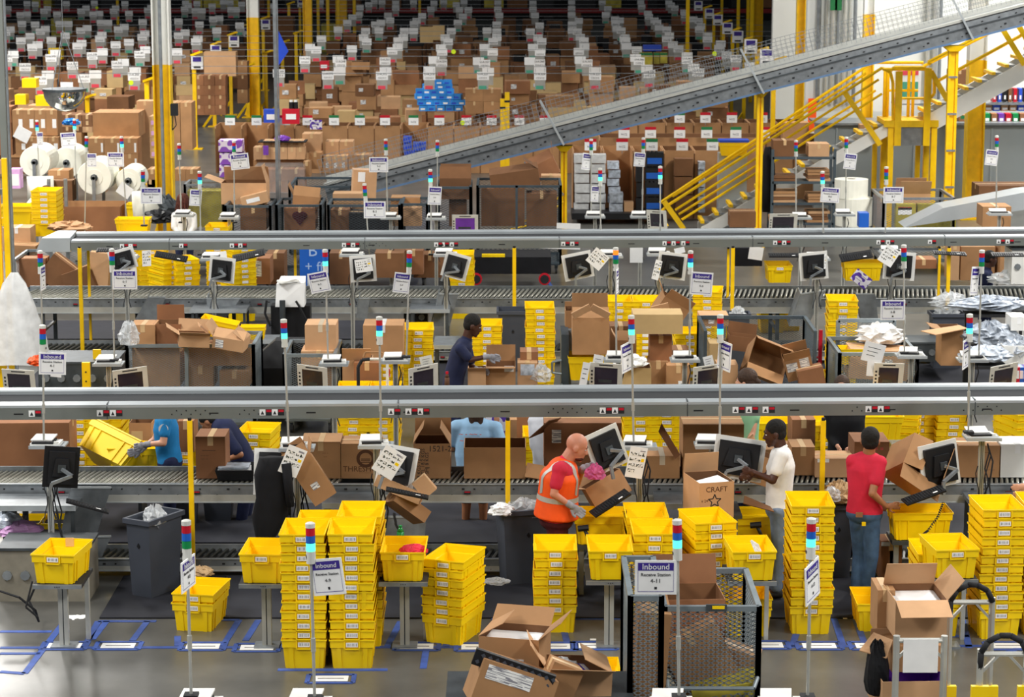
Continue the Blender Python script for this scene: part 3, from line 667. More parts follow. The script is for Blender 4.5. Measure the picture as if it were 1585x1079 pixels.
# ================= signal poles =================
def lampset(lit):
    out=[]
    for nm,zz,m in (('green_lamp',.09,'green'),('blue_lamp',.145,'blue'),('red_lamp',.2,'red')):
        mm=m
        if lit=='g' and nm[0]=='g': mm='lit_green'
        if lit=='o' and nm[0]=='r': mm='lit_orange'
        b=MB(); b.smooth=False; b.cyl((0,0,zz),(0,0,zz+.053),.033,mm,12); out.append((nm,b.mesh(nm)))
    return out
LAMPS={k:lampset(k) for k in ('','g','o')}
b=MB(); b.cyl((0,0,0),(0,0,.088),.033,'frost',12); b.cbox((0,-.033,.05),(.03,.004,.02),'ink'); LBASE=b.mesh('lamp_base')
b=MB(); b.cyl((0,0,.255),(0,0,.285),.034,'frost',12); b.cyl((0,0,.285),(0,0,.292),.034,'frost',12,r1=.02); LCAP=b.mesh('lamp_cap')
def signal(xt,yt,xb,yb,Y,lit,desc,sign=None,leanfix=0):
    """pole with stack lamp. (xt,yt) top pixel, (xb,yb) bottom pixel; sign=(x_center_px,y_center_px,width_px,yaw_deg,text,side)"""
    top=P(xt,yt,Y=Y); bot=P(xb,yb,Y=Y); 
    ax=(top-bot); L=ax.length-.29; q=ax.to_track_quat('Z','Y')
    t=T('signal_light',desc,'signal light',bot); t.rotation_mode='QUATERNION'; t.rotation_quaternion=q
    b=MB(); b.cyl((0,0,0),(0,0,L),.011,'alu',8); b.cyl((0,0,L*.35),(0,0,L*.35+.1),.017,'alu',8); b.build('pole',t)
    b=MB(); b.box(-.05,-.05,-.0,.05,.05,.02,'rubber'); b.build('pole_clamp',t)
    put(LBASE,'lamp_base',t,(0,0,L)); put(LCAP,'lamp_cap',t,(0,0,L))
    for nm,me in LAMPS[lit]: put(me,nm,t,(0,0,L))
    if sign:
        sx,sy,wpx,yaw,txt=sign[:5]; Yn=Y-.03; c=P(sx,sy,Y=Yn); w=.28 if wpx is None else wpx; h=w*.78 if len(sign)<6 else sign[5]
        s_=T('station_sign',None,None,c-Vector(bot)); 
        # keep sign upright: parent with inverse rotation
        s_.parent=t; KIDS.setdefault(t.name,[]).append(s_); s_.rotation_mode='XYZ'
        Rm=q.to_matrix().to_4x4().inverted()@(Matrix.Translation(c-bot)@Matrix.Rotation(R_(yaw),4,'Z')@Matrix.Rotation(R_(sign[6] if len(sign)>6 else 0),4,'Y'))
        s_.matrix_local=Rm
        b=MB(); b.box(-w/2,0,-h/2,w/2,.008,h/2,'paper'); b.box(-w*.43,-.0015,h*.2,w*.43,0,h*.43,'purple')
        for z0,z1,x0,x1 in ((-h*.42,-h*.405,-.43,.43),(-h*.42,h*.43,-.43,-.422),(-h*.42,h*.43,.422,.43)): b.box(x0*w,-.001,z0,x1*w,0,z1,'purple')
        b.cbox((0,-.002,-h*.31),(w*.06,.002,h*.07),'ink')
        o=b.build('sign_board',s_)
        lettering('Inbound',w*.2,'paper',s_,(0,-.003,h*.31)); lettering('Receive Station',w*.115,'ink',s_,(0,-.003,h*.08)); lettering(txt,w*.14,'ink',s_,(0,-.003,-h*.1))
    return t
# ================= workstation hardware =================
def stand(xc,ytray,Y,label,wtray=.34,ypost=None,side=0):
    """aluminium post from floor with a tray on top"""
    p=P(xc,ytray,Y=Y); z=p.z
    t=T('workstation_stand',label,'stand',(p.x,Y,0))
    b=MB(); b.box(-.03,-.02,.01,.03,.02,z-.02,'alu'); b.box(-.012,-.024,.01,-.004,-.02,z-.02,'galv_dark'); b.box(.006,-.024,.01,.012,-.02,z-.02,'galv_dark'); b.build('post',t)
    b=MB(); b.box(-.1,-.08,0,.1,.08,.012,'galv'); b.build('foot_plate',t)
    b=MB(); b.box(-wtray/2,-.14,z-.02,wtray/2,.16,z,'beam_light'); b.box(-wtray/2,-.14,z,wtray/2,-.13,z+.015,'beam_light'); b.build('tray',t)
    b=MB(); pts=[(.05+.02*math.sin(k*1.7),-.05-.01*k%.03,z-.06-k*.09) for k in range(9)]; b.tube(pts,.008,'rubber',5); b.tube([(-.04-.02*math.sin(k*1.3),-.04,z-.3-k*.08) for k in range(7)],.006,'rubber',5); b.build('cable',t)
    return t,p
def printer(loc,rz,label,w=.3):
    t=T('label_scale',label,'scale',loc,rz)
    b=MB(); b.box(-w/2,-.11,0,w/2,.12,.03,'plastic_white'); b.build('body',t)
    b=MB(); b.box(-w/2+.02,-.115,.03,w/2-.06,.09,.048,'black'); b.build('gap_frame',t)
    b=MB(); b.hexa([(-w/2+.0,-.06,.05),(w/2-.08,-.06,.05),(w/2-.06,.13,.07),(-w/2+.02,.13,.07)],[(-w/2+.0,-.06,.062),(w/2-.08,-.06,.062),(w/2-.06,.13,.085),(-w/2+.02,.13,.085)],'plastic_white'); b.build('platen',t)
    b=MB(); b.box(w/2-.055,-.1,.03,w/2-.015,-.05,.045,'frost'); b.build('display_block',t)
    return t
def monitor_back(loc,rx,ry,rz,label,w=.42,h=.36,framem='plastic_white',glow=None):
    """monitor seen from behind: white paper-framed front edge away from the camera"""
    t=T('monitor',label,'monitor',loc,rot=(R_(rx),R_(ry),R_(rz)))
    b=MB(); b.box(-w/2-.05,.02,-h/2-.045,w/2+.05,.035,h/2+.045,framem); b.build('paper_frame',t)
    b=MB(); b.box(-w/2,-.02,-h/2,w/2,.02,h/2,'black'); b.taper(w*.7,.04,w*.5,.03,-h*.25,h*.3,'black',cy=-.035); b.build('housing',t)
    b=MB(); b.cbox((0,-.06,0),(.08,.02,.08),'galv_dark'); b.bar((0,-.07,0),(.1,-.14,-.05),.032,.03,'galv'); b.bar((.1,-.14,-.05),(-.1,-.18,-.13),.032,.03,'galv'); b.bar((-.1,-.18,-.13),(-.12,-.18,-.26),.03,.03,'galv'); b.build('mount_arm',t)
    b=MB(); b.box(-w/2+.02,.035,-h/2+.02,w/2-.02,.037,h/2-.02,'screen'); b.build('screen',t)
    return t
def monitor_front(loc,rx,ry,rz,label,w=.36,h=.3,glow='screen'):
    t=T('monitor',label,'monitor',loc,rot=(R_(rx),R_(ry),R_(rz)))
    b=MB(); b.box(-w/2,0,-h/2,w/2,.05,h/2,'black'); b.build('housing',t)
    b=MB()
    for q in ((-w/2-.03,h/2-.03,w/2+.03,h/2+.03),(-w/2-.03,-h/2-.03,-w/2+.03,h/2-.03),(w/2-.03,-h/2-.03,w/2+.03,h/2-.03),(-w/2+.03,-h/2-.03,w/2-.03,-h/2+.02)): b.box(q[0],-.012,q[1],q[2],-.004,q[3],'paper_old')
    for k in range(5): b.box(-w/2-.012,-.014,h/2-.1-k*.05,-w/2+.01,-.012,h/2-.075-k*.05,'ink')
    b.box(-w*.25,-.014,h/2-.005,w*.25,-.012,h/2+.01,'ink'); b.build('paper_frame',t)
    b=MB(); b.box(-w/2+.03,-.004,-h/2+.02,w/2-.03,0,h/2-.03,glow); b.box(-w/2+.08,-.005,-h/2+.06,w/2-.1,-.004,-h/2+.1,'galv_dark'); b.build('screen',t)
    b=MB(); b.bar((0,.06,-.05),(0,.14,-.3),.05,.04,'alu'); b.build('mount_arm',t)
    return t
def keyboard(loc,rx,ry,rz,label,w=.44,d=.15):
    t=T('keyboard',label,'keyboard',loc,rot=(R_(rx),R_(ry),R_(rz)))
    b=MB(); b.box(-w/2,-d/2,0,w/2,d/2,.018,'black'); b.build('case',t)
    b=MB(); 
    for i in range(5):
        for j in range(14): b.cbox((-w/2+.03+j*(w-.06)/13,-d/2+.025+i*.025,.02),(.018,.016,.008),'rubber')
    stuff(b.build('keys',t)); b=MB(); b.cbox((w*.25,-d/2+.03,.026),(.05,.02,.002),'paper'); b.build('sticker',t); return t
def chart(x,y,Y,w,h,label,yaw=0,roll=0,pitch=0):
    c=P(x,y,Y=Y); t=T('barcode_chart',label,'chart',c,rot=(R_(pitch),R_(roll),R_(yaw)))
    b=MB(); b.box(-w/2,0,-h/2,w/2,.004,h/2,'paper'); b.build('card',t)
    for r in range(4):
        for k in range(4):
            if r==3 and k>1: continue
            b=MB(); x0=-w*.42+k*w*.22; z0=h*.22-r*h*.18; b.box(x0,-.002,z0,x0+w*.17,0,z0+h*.1,'chart' if (k,r)!=(3,1) else 'yellow'); b.build('printed_code',t)
    b=MB(); b.box(w*.1,-.002,h*.36,w*.4,0,h*.42,'print'); b.build('heading',t)
    return t
# ================= grey bins =================
def bin_(xc,ytop,Y,w,h,d,label,film=True,rz=0):
    p=P(xc,ytop,Y=Y); z=p.z; h=z
    t=T('waste_bin',label,'bin',(p.x,Y+d/2,0),rz)
    b=MB(); b.tray([(w*.82,d*.82,0),(w*.97,d*.97,h-.04)],.006,'bin_grey'); b.build('body',t)
    b=MB(); k=.02
    for q in ((-w/2-k,-d/2-k,w/2+k,-d/2+.01),(-w/2-k,d/2-.01,w/2+k,d/2+k),(-w/2-k,-d/2+.01,-w/2+.01,d/2-.01),(w/2-.01,-d/2+.01,w/2+k,d/2-.01)): b.box(q[0],q[1],h-.05,q[2],q[3],h,'bin_grey')
    b.build('rim',t)
    b=MB(); b.prism([(-.02,h*.66),(0,h*.63),(.02,h*.66),(0,h*.7)],-d*.46-.01,-d*.46+.02,'black'); b.build('emblem',t)
    if film:
        blob((p.x,Y+d*.5,z-.06),(w*.38,d*.38,.13),film if isinstance(film,str) else 'wrap','crumpled clear plastic stuffed in the '+label,'plastic_film','plastic sheet')
    return t
def blob(c,r,m,label,name,cat,seed=0,amp=.35,nu=22,nv=14,group=None):
    b=MB(); b.smooth=False; rnd=random.Random(hash(label)%1000 if seed==0 else seed); rnd=random.Random(len(label)*7+seed)
    b.ball((0,0,0),r,m,nu,nv)
    b.v=[(x*(1+rnd.uniform(-amp,amp)),y*(1+rnd.uniform(-amp,amp)),max(-r[2]*.5,z*(1+rnd.uniform(-amp,amp)))) for x,y,z in b.v]
    return tag(b.build(name,None,c),label,cat,group)
# ================= mesh carts =================
def meshcart(x0,y0,x1,Y,d,ztop,label,front=True,zf=None,m='cart_grey',gap=.06,wire=.006,shelf=.2,rz=0):
    a=P(x0,y0,Y=Y); s=S(Y,a.z); w=(x1-x0)/s; zt=a.z if ztop is None else ztop
    t=T('mesh_cart',label,'cart',(a.x+w/2,Y+d/2,0),rz); zf=zf or zt
    def fr(name,p0,ux,wd,ht,z0,mid=False):
        u=Vector(ux); o=Vector(p0); up=Vector((0,0,1)); nn=u.cross(up)
        b=MB(); th=.045
        b.bar(o+up*z0,o+up*ht,th,th,m,up=u); b.bar(o+u*wd+up*z0,o+u*wd+up*ht,th,th,m,up=u)
        b.bar(o+up*(ht-.02),o+u*wd+up*(ht-.02),th,th,m); b.bar(o+up*(z0+.02),o+u*wd+up*(z0+.02),th,th,m)
        if mid: b.bar(o+u*wd*mid+up*z0,o+u*wd*mid+up*ht,th,th,m,up=u)
        pr=b.build(name,t); b=MB(); mesh_panel(b,o+up*z0,u,up,wd,ht-z0,gap,wire,m); stuff(b.build('wire_mesh',pr))
    if front: fr('front_panel',(-w/2,-d/2,0),(1,0,0),w,zf,shelf,mid=.47 if w>1.5 else False)
    fr('rear_panel',(-w/2,d/2,0),(1,0,0),w,zt,shelf); fr('side_panel',(-w/2,-d/2,0),(0,1,0),d,zt,shelf); fr('side_panel',(w/2,-d/2,0),(0,1,0),d,zt,shelf)
    b=MB(); b.box(-w/2,-d/2,shelf-.03,w/2,d/2,shelf,m); b.build('deck',t)
    for sx in (-1,1):
        for sy in (-1,1): b=MB(); b.cyl((sx*(w/2-.08)-.02,sy*(d/2-.08),.07),(sx*(w/2-.08)+.02,sy*(d/2-.08),.07),.07,'rubber',12); b.box(sx*(w/2-.08)-.03,sy*(d/2-.08)-.02,.1,sx*(w/2-.08)+.03,sy*(d/2-.08)+.02,shelf-.02,m); b.build('caster',t)
    return t
def handle(t,pts,m='alu',r=.016): b=MB(); b.tube(pts,r,m,8); b.build('handle',t)
# ================= tote stacks and totes, nearest aisle =================
stack(472,1037,12,'the left tower of the twin yellow tote towers')
stack(545,1037,12,'the right tower of the twin yellow tote towers')
Yt=P(545,1037,Z=0).y+.67
stack(554,None,12,'the yellow tower just behind the right twin tower',Y=Yt,hid=7)
stack(486,None,11,'the yellow tower hidden behind the left twin tower',Y=Yt,hid=9)
stack(306,979,2,'the pair standing alone below the brown cloth',rz=-.16)
stack(702,1000,7,'the turned seven-tote stack on the open floor',rz=-.35)
stack(860,981,7,'the seven-tote stack in front of the orange vest worker')
stack(1012,985,9,'the tote stack directly behind the white Inbound sign')
stack(1004,None,9,'the stack one step behind the white Inbound sign stack',Y=P(1012,985,Z=0).y+.67,hid=6)
stack(1096,981,10,'the turned stack beneath the star-printed carton',rz=.2)
stack(1255,984,12,'the tall tower between the workers in white and red')
stack(1546,991,12,'the tall tower right of the hand trucks',rz=.04)
stack(1616,986,12,'the tower cut by the right picture edge',hid=3)
stack(1452,988,7,'the low stack hidden behind the hand truck',hid=1)
stack(1160,987,2,'the pair behind the big mesh cart')
stack(1360,979,1,'single yellow tote on the floor left of the carton cart')
stack(925,1098,1,'single yellow tote under the open front cartons')
# tote stands with totes
def totestand(xc,yf,label,tl,rz=0,yfoot=1000):
    Y=P(xc,yfoot,Z=0).y; p=P(xc,yf,Y=Y-.25); z=p.z; px=P(xc,yf,Y=Y).x
    t=T('tote_stand',label,'stand',(px,Y,0))
    b=MB(); b.box(-.045,-.03,.02,-.005,.03,z-.04,'alu'); b.box(.005,-.03,.02,.045,.03,z-.04,'alu'); b.box(-.005,-.02,.02,.005,.02,z-.04,'galv_dark'); b.build('post',t)
    b=MB(); b.box(-.12,-.1,0,.12,.1,.02,'galv'); b.build('foot_plate',t)
    b=MB(); b.box(-.23,-.27,z-.04,.23,.35,z-.005,'rubber'); b.box(-.23,-.29,z-.04,.23,-.27,z,'galv'); b.build('tray',t)
    for k in range(3): b=MB(); b.cyl((-.02+k*.02,-.295,z-.02),(-.02+k*.02,-.29,z-.02),.005,'rubber',6); b.build('bolt',t)
    b=MB(); b.box(.17,.2,0,.21,.26,z-.04,'alu'); b.build('rear_leg',t)
    tote((px,Y+.03,z),rz,tl)
for a in ((97,904,'aluminium tote stand at the far left station','yellow tote with a yellow tag on its rim, on the leftmost stand',-.12),
 (412,903,'aluminium tote stand left of the twin towers','yellow tote on a stand below the hanging black jacket',-.05),
 (626,900,'aluminium tote stand right of the twin towers','yellow tote on a stand holding a dark pink bag',-.02),
 (943,898,'aluminium tote stand behind the seven-tote stack','empty yellow tote on the stand right of the orange vest worker',0),
 (1160,899,'aluminium tote stand behind the big mesh cart','yellow tote with a grey pouch inside, on the stand left of the worker in white',.06),
 (1468,896,'aluminium tote stand behind the black hand truck handle','yellow tote on the stand below the rightmost keyboard',.1)): totestand(*a)
b=MB(); c=P(108,838,Y=22.95); b.box(-.04,-.004,-.05,.04,.004,.035,'card_pale'); tag(b.build('paper_tag',None,c),'pale yellow paper tag on the rim of the leftmost tote','tag')
blob(P(640,852,Y=22.75),(.13,.16,.05),'tee_red','dark pink folded bag lying in the tote on the stand','folded_bag','bag',3,.15)
b=MB(); c=P(1172,850,Y=22.7); b.cbox((0,0,0),(.1,.2,.02),'bag_grey',Euler((.5,.6,.5)).to_matrix()); tag(b.build('grey_pouch',None,c),'grey pouch leaning in the tote behind the mesh cart','pouch')
# big side-on totes
tote(P(1422,829,Y=24.5),R_(90)+.03,'side-on yellow tote held by the worker in the red t-shirt')
tote(P(937,836,Y=24.5),R_(90)-.04,'side-on yellow tote beside the worker in the orange vest',sc_=1.05)
tote(P(1153,838,Y=24.55),R_(90)+.05,'side-on yellow tote in front of the worker in white',sc_=1.08)
for xc,yy,lab in ((1422,829,'steel tray rack under the red shirt worker\'s tote'),(937,836,'steel tray rack under the vest worker\'s tote'),(1153,838,'steel tray rack under the white shirt worker\'s tote')):
    p=P(xc,yy,Y=24.5); t=T('tray_rack',lab,'rack',(p.x,24.5,0)); b=MB(); b.box(-.3,-.2,p.z-.05,.3,.2,p.z-.006,'galv_dark'); b.build('tray',t)
    for sx in (-1,1): b=MB(); b.box(sx*.25-.025,-.15,0,sx*.25+.025,-.1,p.z-.05,'galv'); b.box(sx*.25-.025,.1,0,sx*.25+.025,.15,p.z-.05,'galv'); b.build('leg',t)
# scanner guns
def scanner(x,y,Y,lab,a=0):
    t=T('barcode_scanner',lab,'scanner',P(x,y,Y=Y),rot=(0,R_(a),0)); b=MB(); b.smooth=True; b.cyl((0,0,0),(.06,0,-.13),.018,'black',8); b.build('grip',t)
    b=MB(); b.cyl((-.07,0,.01),(.04,0,.02),.032,'black',8); b.build('head',t)
scanner(905,820,24.0,'black scanner gun hooked on the tote beside the vest worker'); scanner(1172,815,24.0,'black scanner gun by the tote of the worker in white')
b=MB(); 
def coil(pts,r=.014,n=60):
    out=[]; 
    for i in range(n+1):
        f=i/n*(len(pts)-1); k=min(int(f),len(pts)-2); q=Vector(pts[k]).lerp(Vector(pts[k+1]),f-k); a=i*2.2; out.append(q+Vector((r*math.cos(a),0,r*math.sin(a))))
    return out
for (pts,Y,lab) in ((((968,790),(970,812),(967,838)),24.0,'black coiled scanner cable right of the vest worker'),(((1460,778),(1452,800),(1436,822),(1425,830)),23.9,'black coiled cable hanging from the right keyboard'),(((610,795),(613,812),(621,828)),24.0,'black coiled cable over the tote with the pink bag'),(((88,790),(92,815),(97,835)),24.2,'black coiled cable at the leftmost station')):
    b=MB(); b.tube(coil([P(x,y,Y=Y) for x,y in pts]),.005,'rubber',4); tag(b.build('coiled_cable'),lab,'cable')
# ================= bins =================
bin_(232,806,24.2,.3,None,.56,'tall grey bin holding clear plastic near the left',rz=-.52)
bin_(812,790,24.75,.56,None,.3,'tall grey bin beside the orange vest worker',rz=.3)
bin_(1300,782,25.0,.3,None,.3,'dark bin topped with crumpled brown paper','kraft')
blob(P(1303,765,Y=25.1),(.19,.2,.13),'kraft','crumpled brown packing paper on the bin left of the red shirt worker','packing_paper','paper',5,.3)
blob(P(1288,768,Y=24.9),(.08,.1,.09),'wrap','white plastic bag tucked beside the brown paper','plastic_bag','bag',6,.3)
blob(P(776,790,Y=24.7),(.12,.12,.07),'paper','white crumpled paper in the bin behind the yellow post','waste_paper','paper',2,.3)
# ================= cartons on and near the first roller line =================
ZC=.86
carton(-25,655,106,732,27.0,.6,'huge brown carton at the far left behind the rollers',m='card_red',rz=.04,strip='tape')
carton(303,676,349,744,25.95,.42,'tall carton with an upright arrow print behind the yellow post',m='card_red',text=(('---------',.05,.45,.68,'ink'),('-- -- ---',.03,.3,.55,'ink'),('---- ---',.03,.3,.47,'ink'),('^',.16,.78,.12,'ink'),('|',.12,.78,.13,'ink')),z0=ZC)
carton(466,684,527,745,25.95,.45,'carton with one raised flap left of the Threshold carton',text=(('--- -',.04,.62,.7),('---',.04,.62,.6)),z0=ZC)
carton(528,687,590,745,25.95,.42,'carton printed with a round emblem and the word Threshold',text=(('THRESHOLD',.085,.6,.27),('--------------',.03,.6,.17)),z0=ZC)
t=T('printed_emblem',None,None,(0,0,0)); bpy.data.objects.remove(t)
b=MB(); c=P(566,710,Y=25.95)
n=24
for i in range(n):
    a0=2*math.pi*i/n;a1=2*math.pi*(i+1)/n
    b.add([(.065*math.cos(a0),0,.065*math.sin(a0)),(.065*math.cos(a1),0,.065*math.sin(a1)),(.1*math.cos(a1),0,.1*math.sin(a1)),(.1*math.cos(a0),0,.1*math.sin(a0))],[(0,1,2,3)],'ink_brown')
for k in range(3): b.add([(-.05,0,-.01-k*.018),(.05,0,-.01-k*.018),(.05,0,0-k*.018),(-.05,0,0-k*.018)],[(0,1,2,3)],'ink_brown')
em=b.mesh('emblem'); 
for o in list(bpy.data.objects):
    if o.get('label','').startswith('carton printed with a round emblem'): put(em,'emblem',o,(c.x-o.location.x,-.212,c.z-o.location.z))
carton(640,687,697,742,25.95,.45,'carton with sideways weight print and tall raised flaps',fl=(None,100,58,58),m='card',text=(('1521-2',.09,.72,.85,'ink'),),z0=ZC)
for k,(u,st) in enumerate(((.12,'8 KGS 12 KGS'),(.24,'GTL 18.2 KGS'),(.36,'SMJ 8 KGS'))):
    o=[q for q in bpy.data.objects if q.get('label','').startswith('carton with sideways')][0]; put(text_mesh(st,.055,'ink'),'lettering',o,((u-.5)*.37,-.227,.17),(R_(90),R_(-90),0))
carton(718,693,814,742,25.95,.5,'wide plain carton with a dark open top behind the yellow post',fl=(None,None,None,None),z0=ZC)
carton(842,655,962,742,26.5,.6,'large carton with a shipping label behind the vest worker',lab=((.1,.55,.12,.3),),m='card_red',z0=ZC)
b=MB(); q=[P(818,678,Y=26.4),P(850,650,Y=26.4),P(868,646,Y=26.6),P(842,668,Y=26.6)]; c=sum(q,Vector())/4; b.slab(*[v-c for v in q],.01,'card_dark'); tag(b.build('cardboard_flap',None,c),'loose dark cardboard flap above the grey-shirted person','cardboard')
b=MB(); q=[P(812,738,Y=25.9),P(842,742,Y=25.9),P(848,722,Y=26.1),P(816,716,Y=26.1)]; c=sum(q,Vector())/4; b.slab(*[v-c for v in q],.01,'card'); tag(b.build('cardboard_flap',None,c),'flat cardboard piece lying on the rollers left of the vest worker','cardboard')
carton(998,706,1052,744,25.95,.45,'taped carton with a clear film top left of the big plain carton',strip='tape_clear',z0=ZC)
b=MB(); q=[P(1053,704,Y=25.9),P(1045,710,Y=25.9),P(1019,668,Y=25.9),P(1024,655,Y=25.9)]; c=sum(q,Vector())/4; b.slab(*[v-c for v in q],.012,'card_red'); tag(b.build('cardboard_flap',None,c),'long dark cardboard flap standing slanted between two cartons','cardboard')
carton(1057,657,1151,745,26.0,.6,'big plain carton behind the white-framed monitor and star carton',m='card',z0=ZC)
carton(1151,696,1229,742,26.2,.45,'carton behind the arm of the worker in white',m='card',z0=ZC)
carton(1262,710,1322,744,26.0,.4,'low carton with a white label left of the red shirt worker',lab=((.05,.8,.3,.18,'paper'),),m='card_light',z0=ZC)
carton(1225,692,1261,744,26.1,.4,'brown carton standing right of the white t-shirt worker',m='card',z0=ZC)
carton(1322,684,1376,742,26.3,.5,'carton with red print behind the red shirt worker',m='card_red',text=(('=== =',.07,.6,.75,'sign_red'),),z0=ZC)
carton(1483,690,1547,744,26.0,.42,'carton with small printed lines right of the rightmost monitor',m='card',text=(('--- ----',.05,.6,.8),('-- --',.04,.6,.35),('-----',.05,.8,.25)),z0=ZC)
carton(1549,688,1600,744,26.0,.42,'plain white box at the right end of the rollers',m='plastic_white',strip='paper',z0=ZC)
carton(1226,650,1262,690,28.2,.5,'brown carton on a shelf behind the white t-shirt worker',m='card_red')
carton(200,655,235,697,28.6,.5,'open-top carton behind the cyan-shirted worker\'s arm',fl=(None,100,None,None),lab=((.1,.2,.5,.5,'card_pale'),))
carton(275,652,300,700,27.9,.4,'narrow brown carton between the cyan and navy shirted workers',m='card_red')
carton(770,650,800,690,28.5,.4,'brown carton beside the colourful pack held behind the line',m='card')
carton(798,646,860,720,29.5,.6,'brown carton far behind the grey-shirted person',m='card_red')
carton(1500,744,1530,760,26.2,.2,'small brown carton at the right work table',m='card_dark') if 0 else None
# star carton
t=carton(1071,747,1128,803,23.75,.5,'star-printed open carton on top of the leaning stack',fl=(None,80,None,None),m='card_light',rz=.0,rot=(0,0,.25),text=(('CRAFT',.075,.5,.8),('x 24',.04,.16,.5),('--------',.045,.5,.14)))
b=MB(); pts=[]
for i in range(10):
    a=math.pi/2+i*math.pi/5; r_=.07 if i%2==0 else .03; pts.append((r_*math.cos(a),r_*math.sin(a)))
for i in range(10):
    p0,p1=pts[i],pts[(i+1)%10]; b.bar((p0[0],0,p0[1]),(p1[0],0,p1[1]),.003,.009,'ink',up=(0,0,1))
sm=b.mesh('printed_star'); put(sm,'printed_star',t,(-.02,-.252,.18)); put(sm,'printed_star',t,(.19,.05,.18),(0,0,R_(90)))
b=MB(); b.cbox((0,0,0),(.3,.2,.012),'paper',Euler((.1,-.12,.5)).to_matrix()); tag(b.build('paper_pad',None,P(1100,746,Y=23.9)),'white printed pad lying on the star carton','paper')
Z_=P(1100,803,Y=23.75).z
tt=T('work_cart',"low steel cart carrying the star-printed carton",'cart',(P(1105,803,Y=23.95).x,24.25,0))
b=MB(); b.box(-.28,-.35,Z_-.04,.28,.25,Z_-.005,'galv_dark'); b.build('deck',tt)
for sx in(-1,1): b=MB(); b.box(sx*.24-.02,-.1,0,sx*.24+.02,.2,Z_-.04,'galv'); b.build('leg',tt)
b=MB(); q=[P(1150,780,Y=24),P(1152,768,Y=24.1),P(1192,785,Y=24.1),P(1198,793,Y=24)]; c=sum(q,Vector())/4; b.slab(*[v-c for v in q],.01,'card_dark'); tag(b.build('cardboard_flap',None,c),'dark cardboard flap resting over the side-on tote by the star carton','cardboard')
# tilted cartons
def tilted(x,y,Y,w,d,h,rot,label,fl=None,m='card',**k):
    c=P(x,y,Y=Y); Rm=Euler([R_(a) for a in rot]).to_matrix(); loc=c-Rm@Vector((0,0,h/2))
    return carton3(loc,w,d,h,label,fl,m,0,tuple(R_(a) for a in rot),**k)
tilted(1418,722,24.7,.5,.38,.42,(55,35,8),'big open carton tipped over the side-on tote by the red shirt worker',fl=(170,None,20,60),m='card',inner='card_dark')
tilted(482,738,24.6,.26,.3,.5,(0,-32,10),'torn carton hanging open beside the black jacket',fl=(80,80,None,130),m='card',lab=((.3,.3,.3,.14),))
tilted(618,758,24.6,.5,.3,.12,(-15,22,-8),'flattened carton slanting under the tilted monitor, upper piece',m='card_light')
tilted(630,785,24.65,.4,.35,.14,(-20,38,10),'flattened carton slanting under the tilted monitor, lower piece',m='card')
tilted(657,752,24.5,.16,.1,.2,(0,-40,0),'small grey-faced carton corner poking up beside the rollers',m='card_light')
tilted(938,757,24.9,.42,.3,.26,(-12,-28,14),'opened carton the vest worker is unpacking',fl=(None,100,150,None),m='card_light')
tilted(1170,722,25.2,.4,.3,.3,(0,18,0),'open carton behind the white-framed monitor at the white shirt worker',fl=(None,None,60,120),m='card')
carton(1363,838,1396,898,24.6,.3,'upright brown carton on the floor right of the red shirt worker',m='card_red',lab=((.02,.88,.4,.1,'paper'),(.55,.9,.3,.08,'paper')))
# ================= front cartons on pallet cart =================
tilted(797,1008,19.2,.5,.42,.34,(0,0,-14),'open carton with two white labels, top of the front pile',fl=(None,150,30,140),m='card',inner='card_dark',fill='paper',lab=((.05,.15,.28,.4),(.45,.1,.3,.4)))
tilted(790,1062,18.6,.62,.45,.36,(-6,20,6),'big tilted carton with a black crate strip and long label',m='card',lab=((.08,.6,.6,.32),))
b=MB(); c=P(795,1036,Y=18.45); Rm=Euler((0,R_(20),0)).to_matrix(); b.cbox((0,0,0),(.66,.05,.13),'black',Rm)
for i in range(11):
    for j in range(2): b.cbox(Rm@Vector((-.29+i*.058+j*.03,-.027,-.03+j*.06)),(.026,.01,.026),'bin_grey',Euler((0,R_(65),0)).to_matrix())
tag(b.build('black_tray',None,c),'black latticed plastic tray lying along the tilted front carton','tray')
tilted(892,1060,19.0,.52,.45,.36,(0,3,4),'wide open carton with spread flaps holding colourful packs',fl=(160,None,125,25),m='card_light',inner='card_dark')
tilted(862,1062,18.7,.26,.2,.4,(0,24,10),'thin carton flap piece standing between the front cartons',m='card')
for i,(x,m_,l) in enumerate(((878,'red','red'),(892,'yellow','yellow'),(905,'purple','purple'),(885,'green','green'))):
    b=MB(); b.cbox((0,0,0),(.07,.12,.03),m_,Euler((.2*i,.3,.4*i)).to_matrix()); b.cbox((0,0,.017),(.05,.08,.004),'paper',Euler((.2*i,.3,.4*i)).to_matrix()); tag(b.build('snack_pack',None,P(x,1036+i%2*5,Y=19.05)),f'small {l} pack lying in the wide open front carton','pack')
blob(P(868,1033,Y=19.1),(.13,.12,.07),'wrap','clear plastic film bulging from the wide open front carton','plastic_film','plastic sheet',4,.3)
blob(P(783,992,Y=19.3),(.1,.1,.03),'print_box','printed leaflet pile inside the top front carton','leaflets','paper',4,.2)
t=T('pallet_cart','flat cart carrying the pile of open front cartons','cart',(P(835,1079,Y=18.9).x,18.95,0)); b=MB(); zc=P(835,1085,Y=18.5).z; b.box(-.75,-.6,zc-.12,.75,.5,zc-.06,'galv_dark'); b.build('deck',t)
for sx in (-1,1): b=MB(); b.box(sx*.6-.03,-.4,0,sx*.6+.03,.4,zc-.12,'galv'); b.build('leg',t)
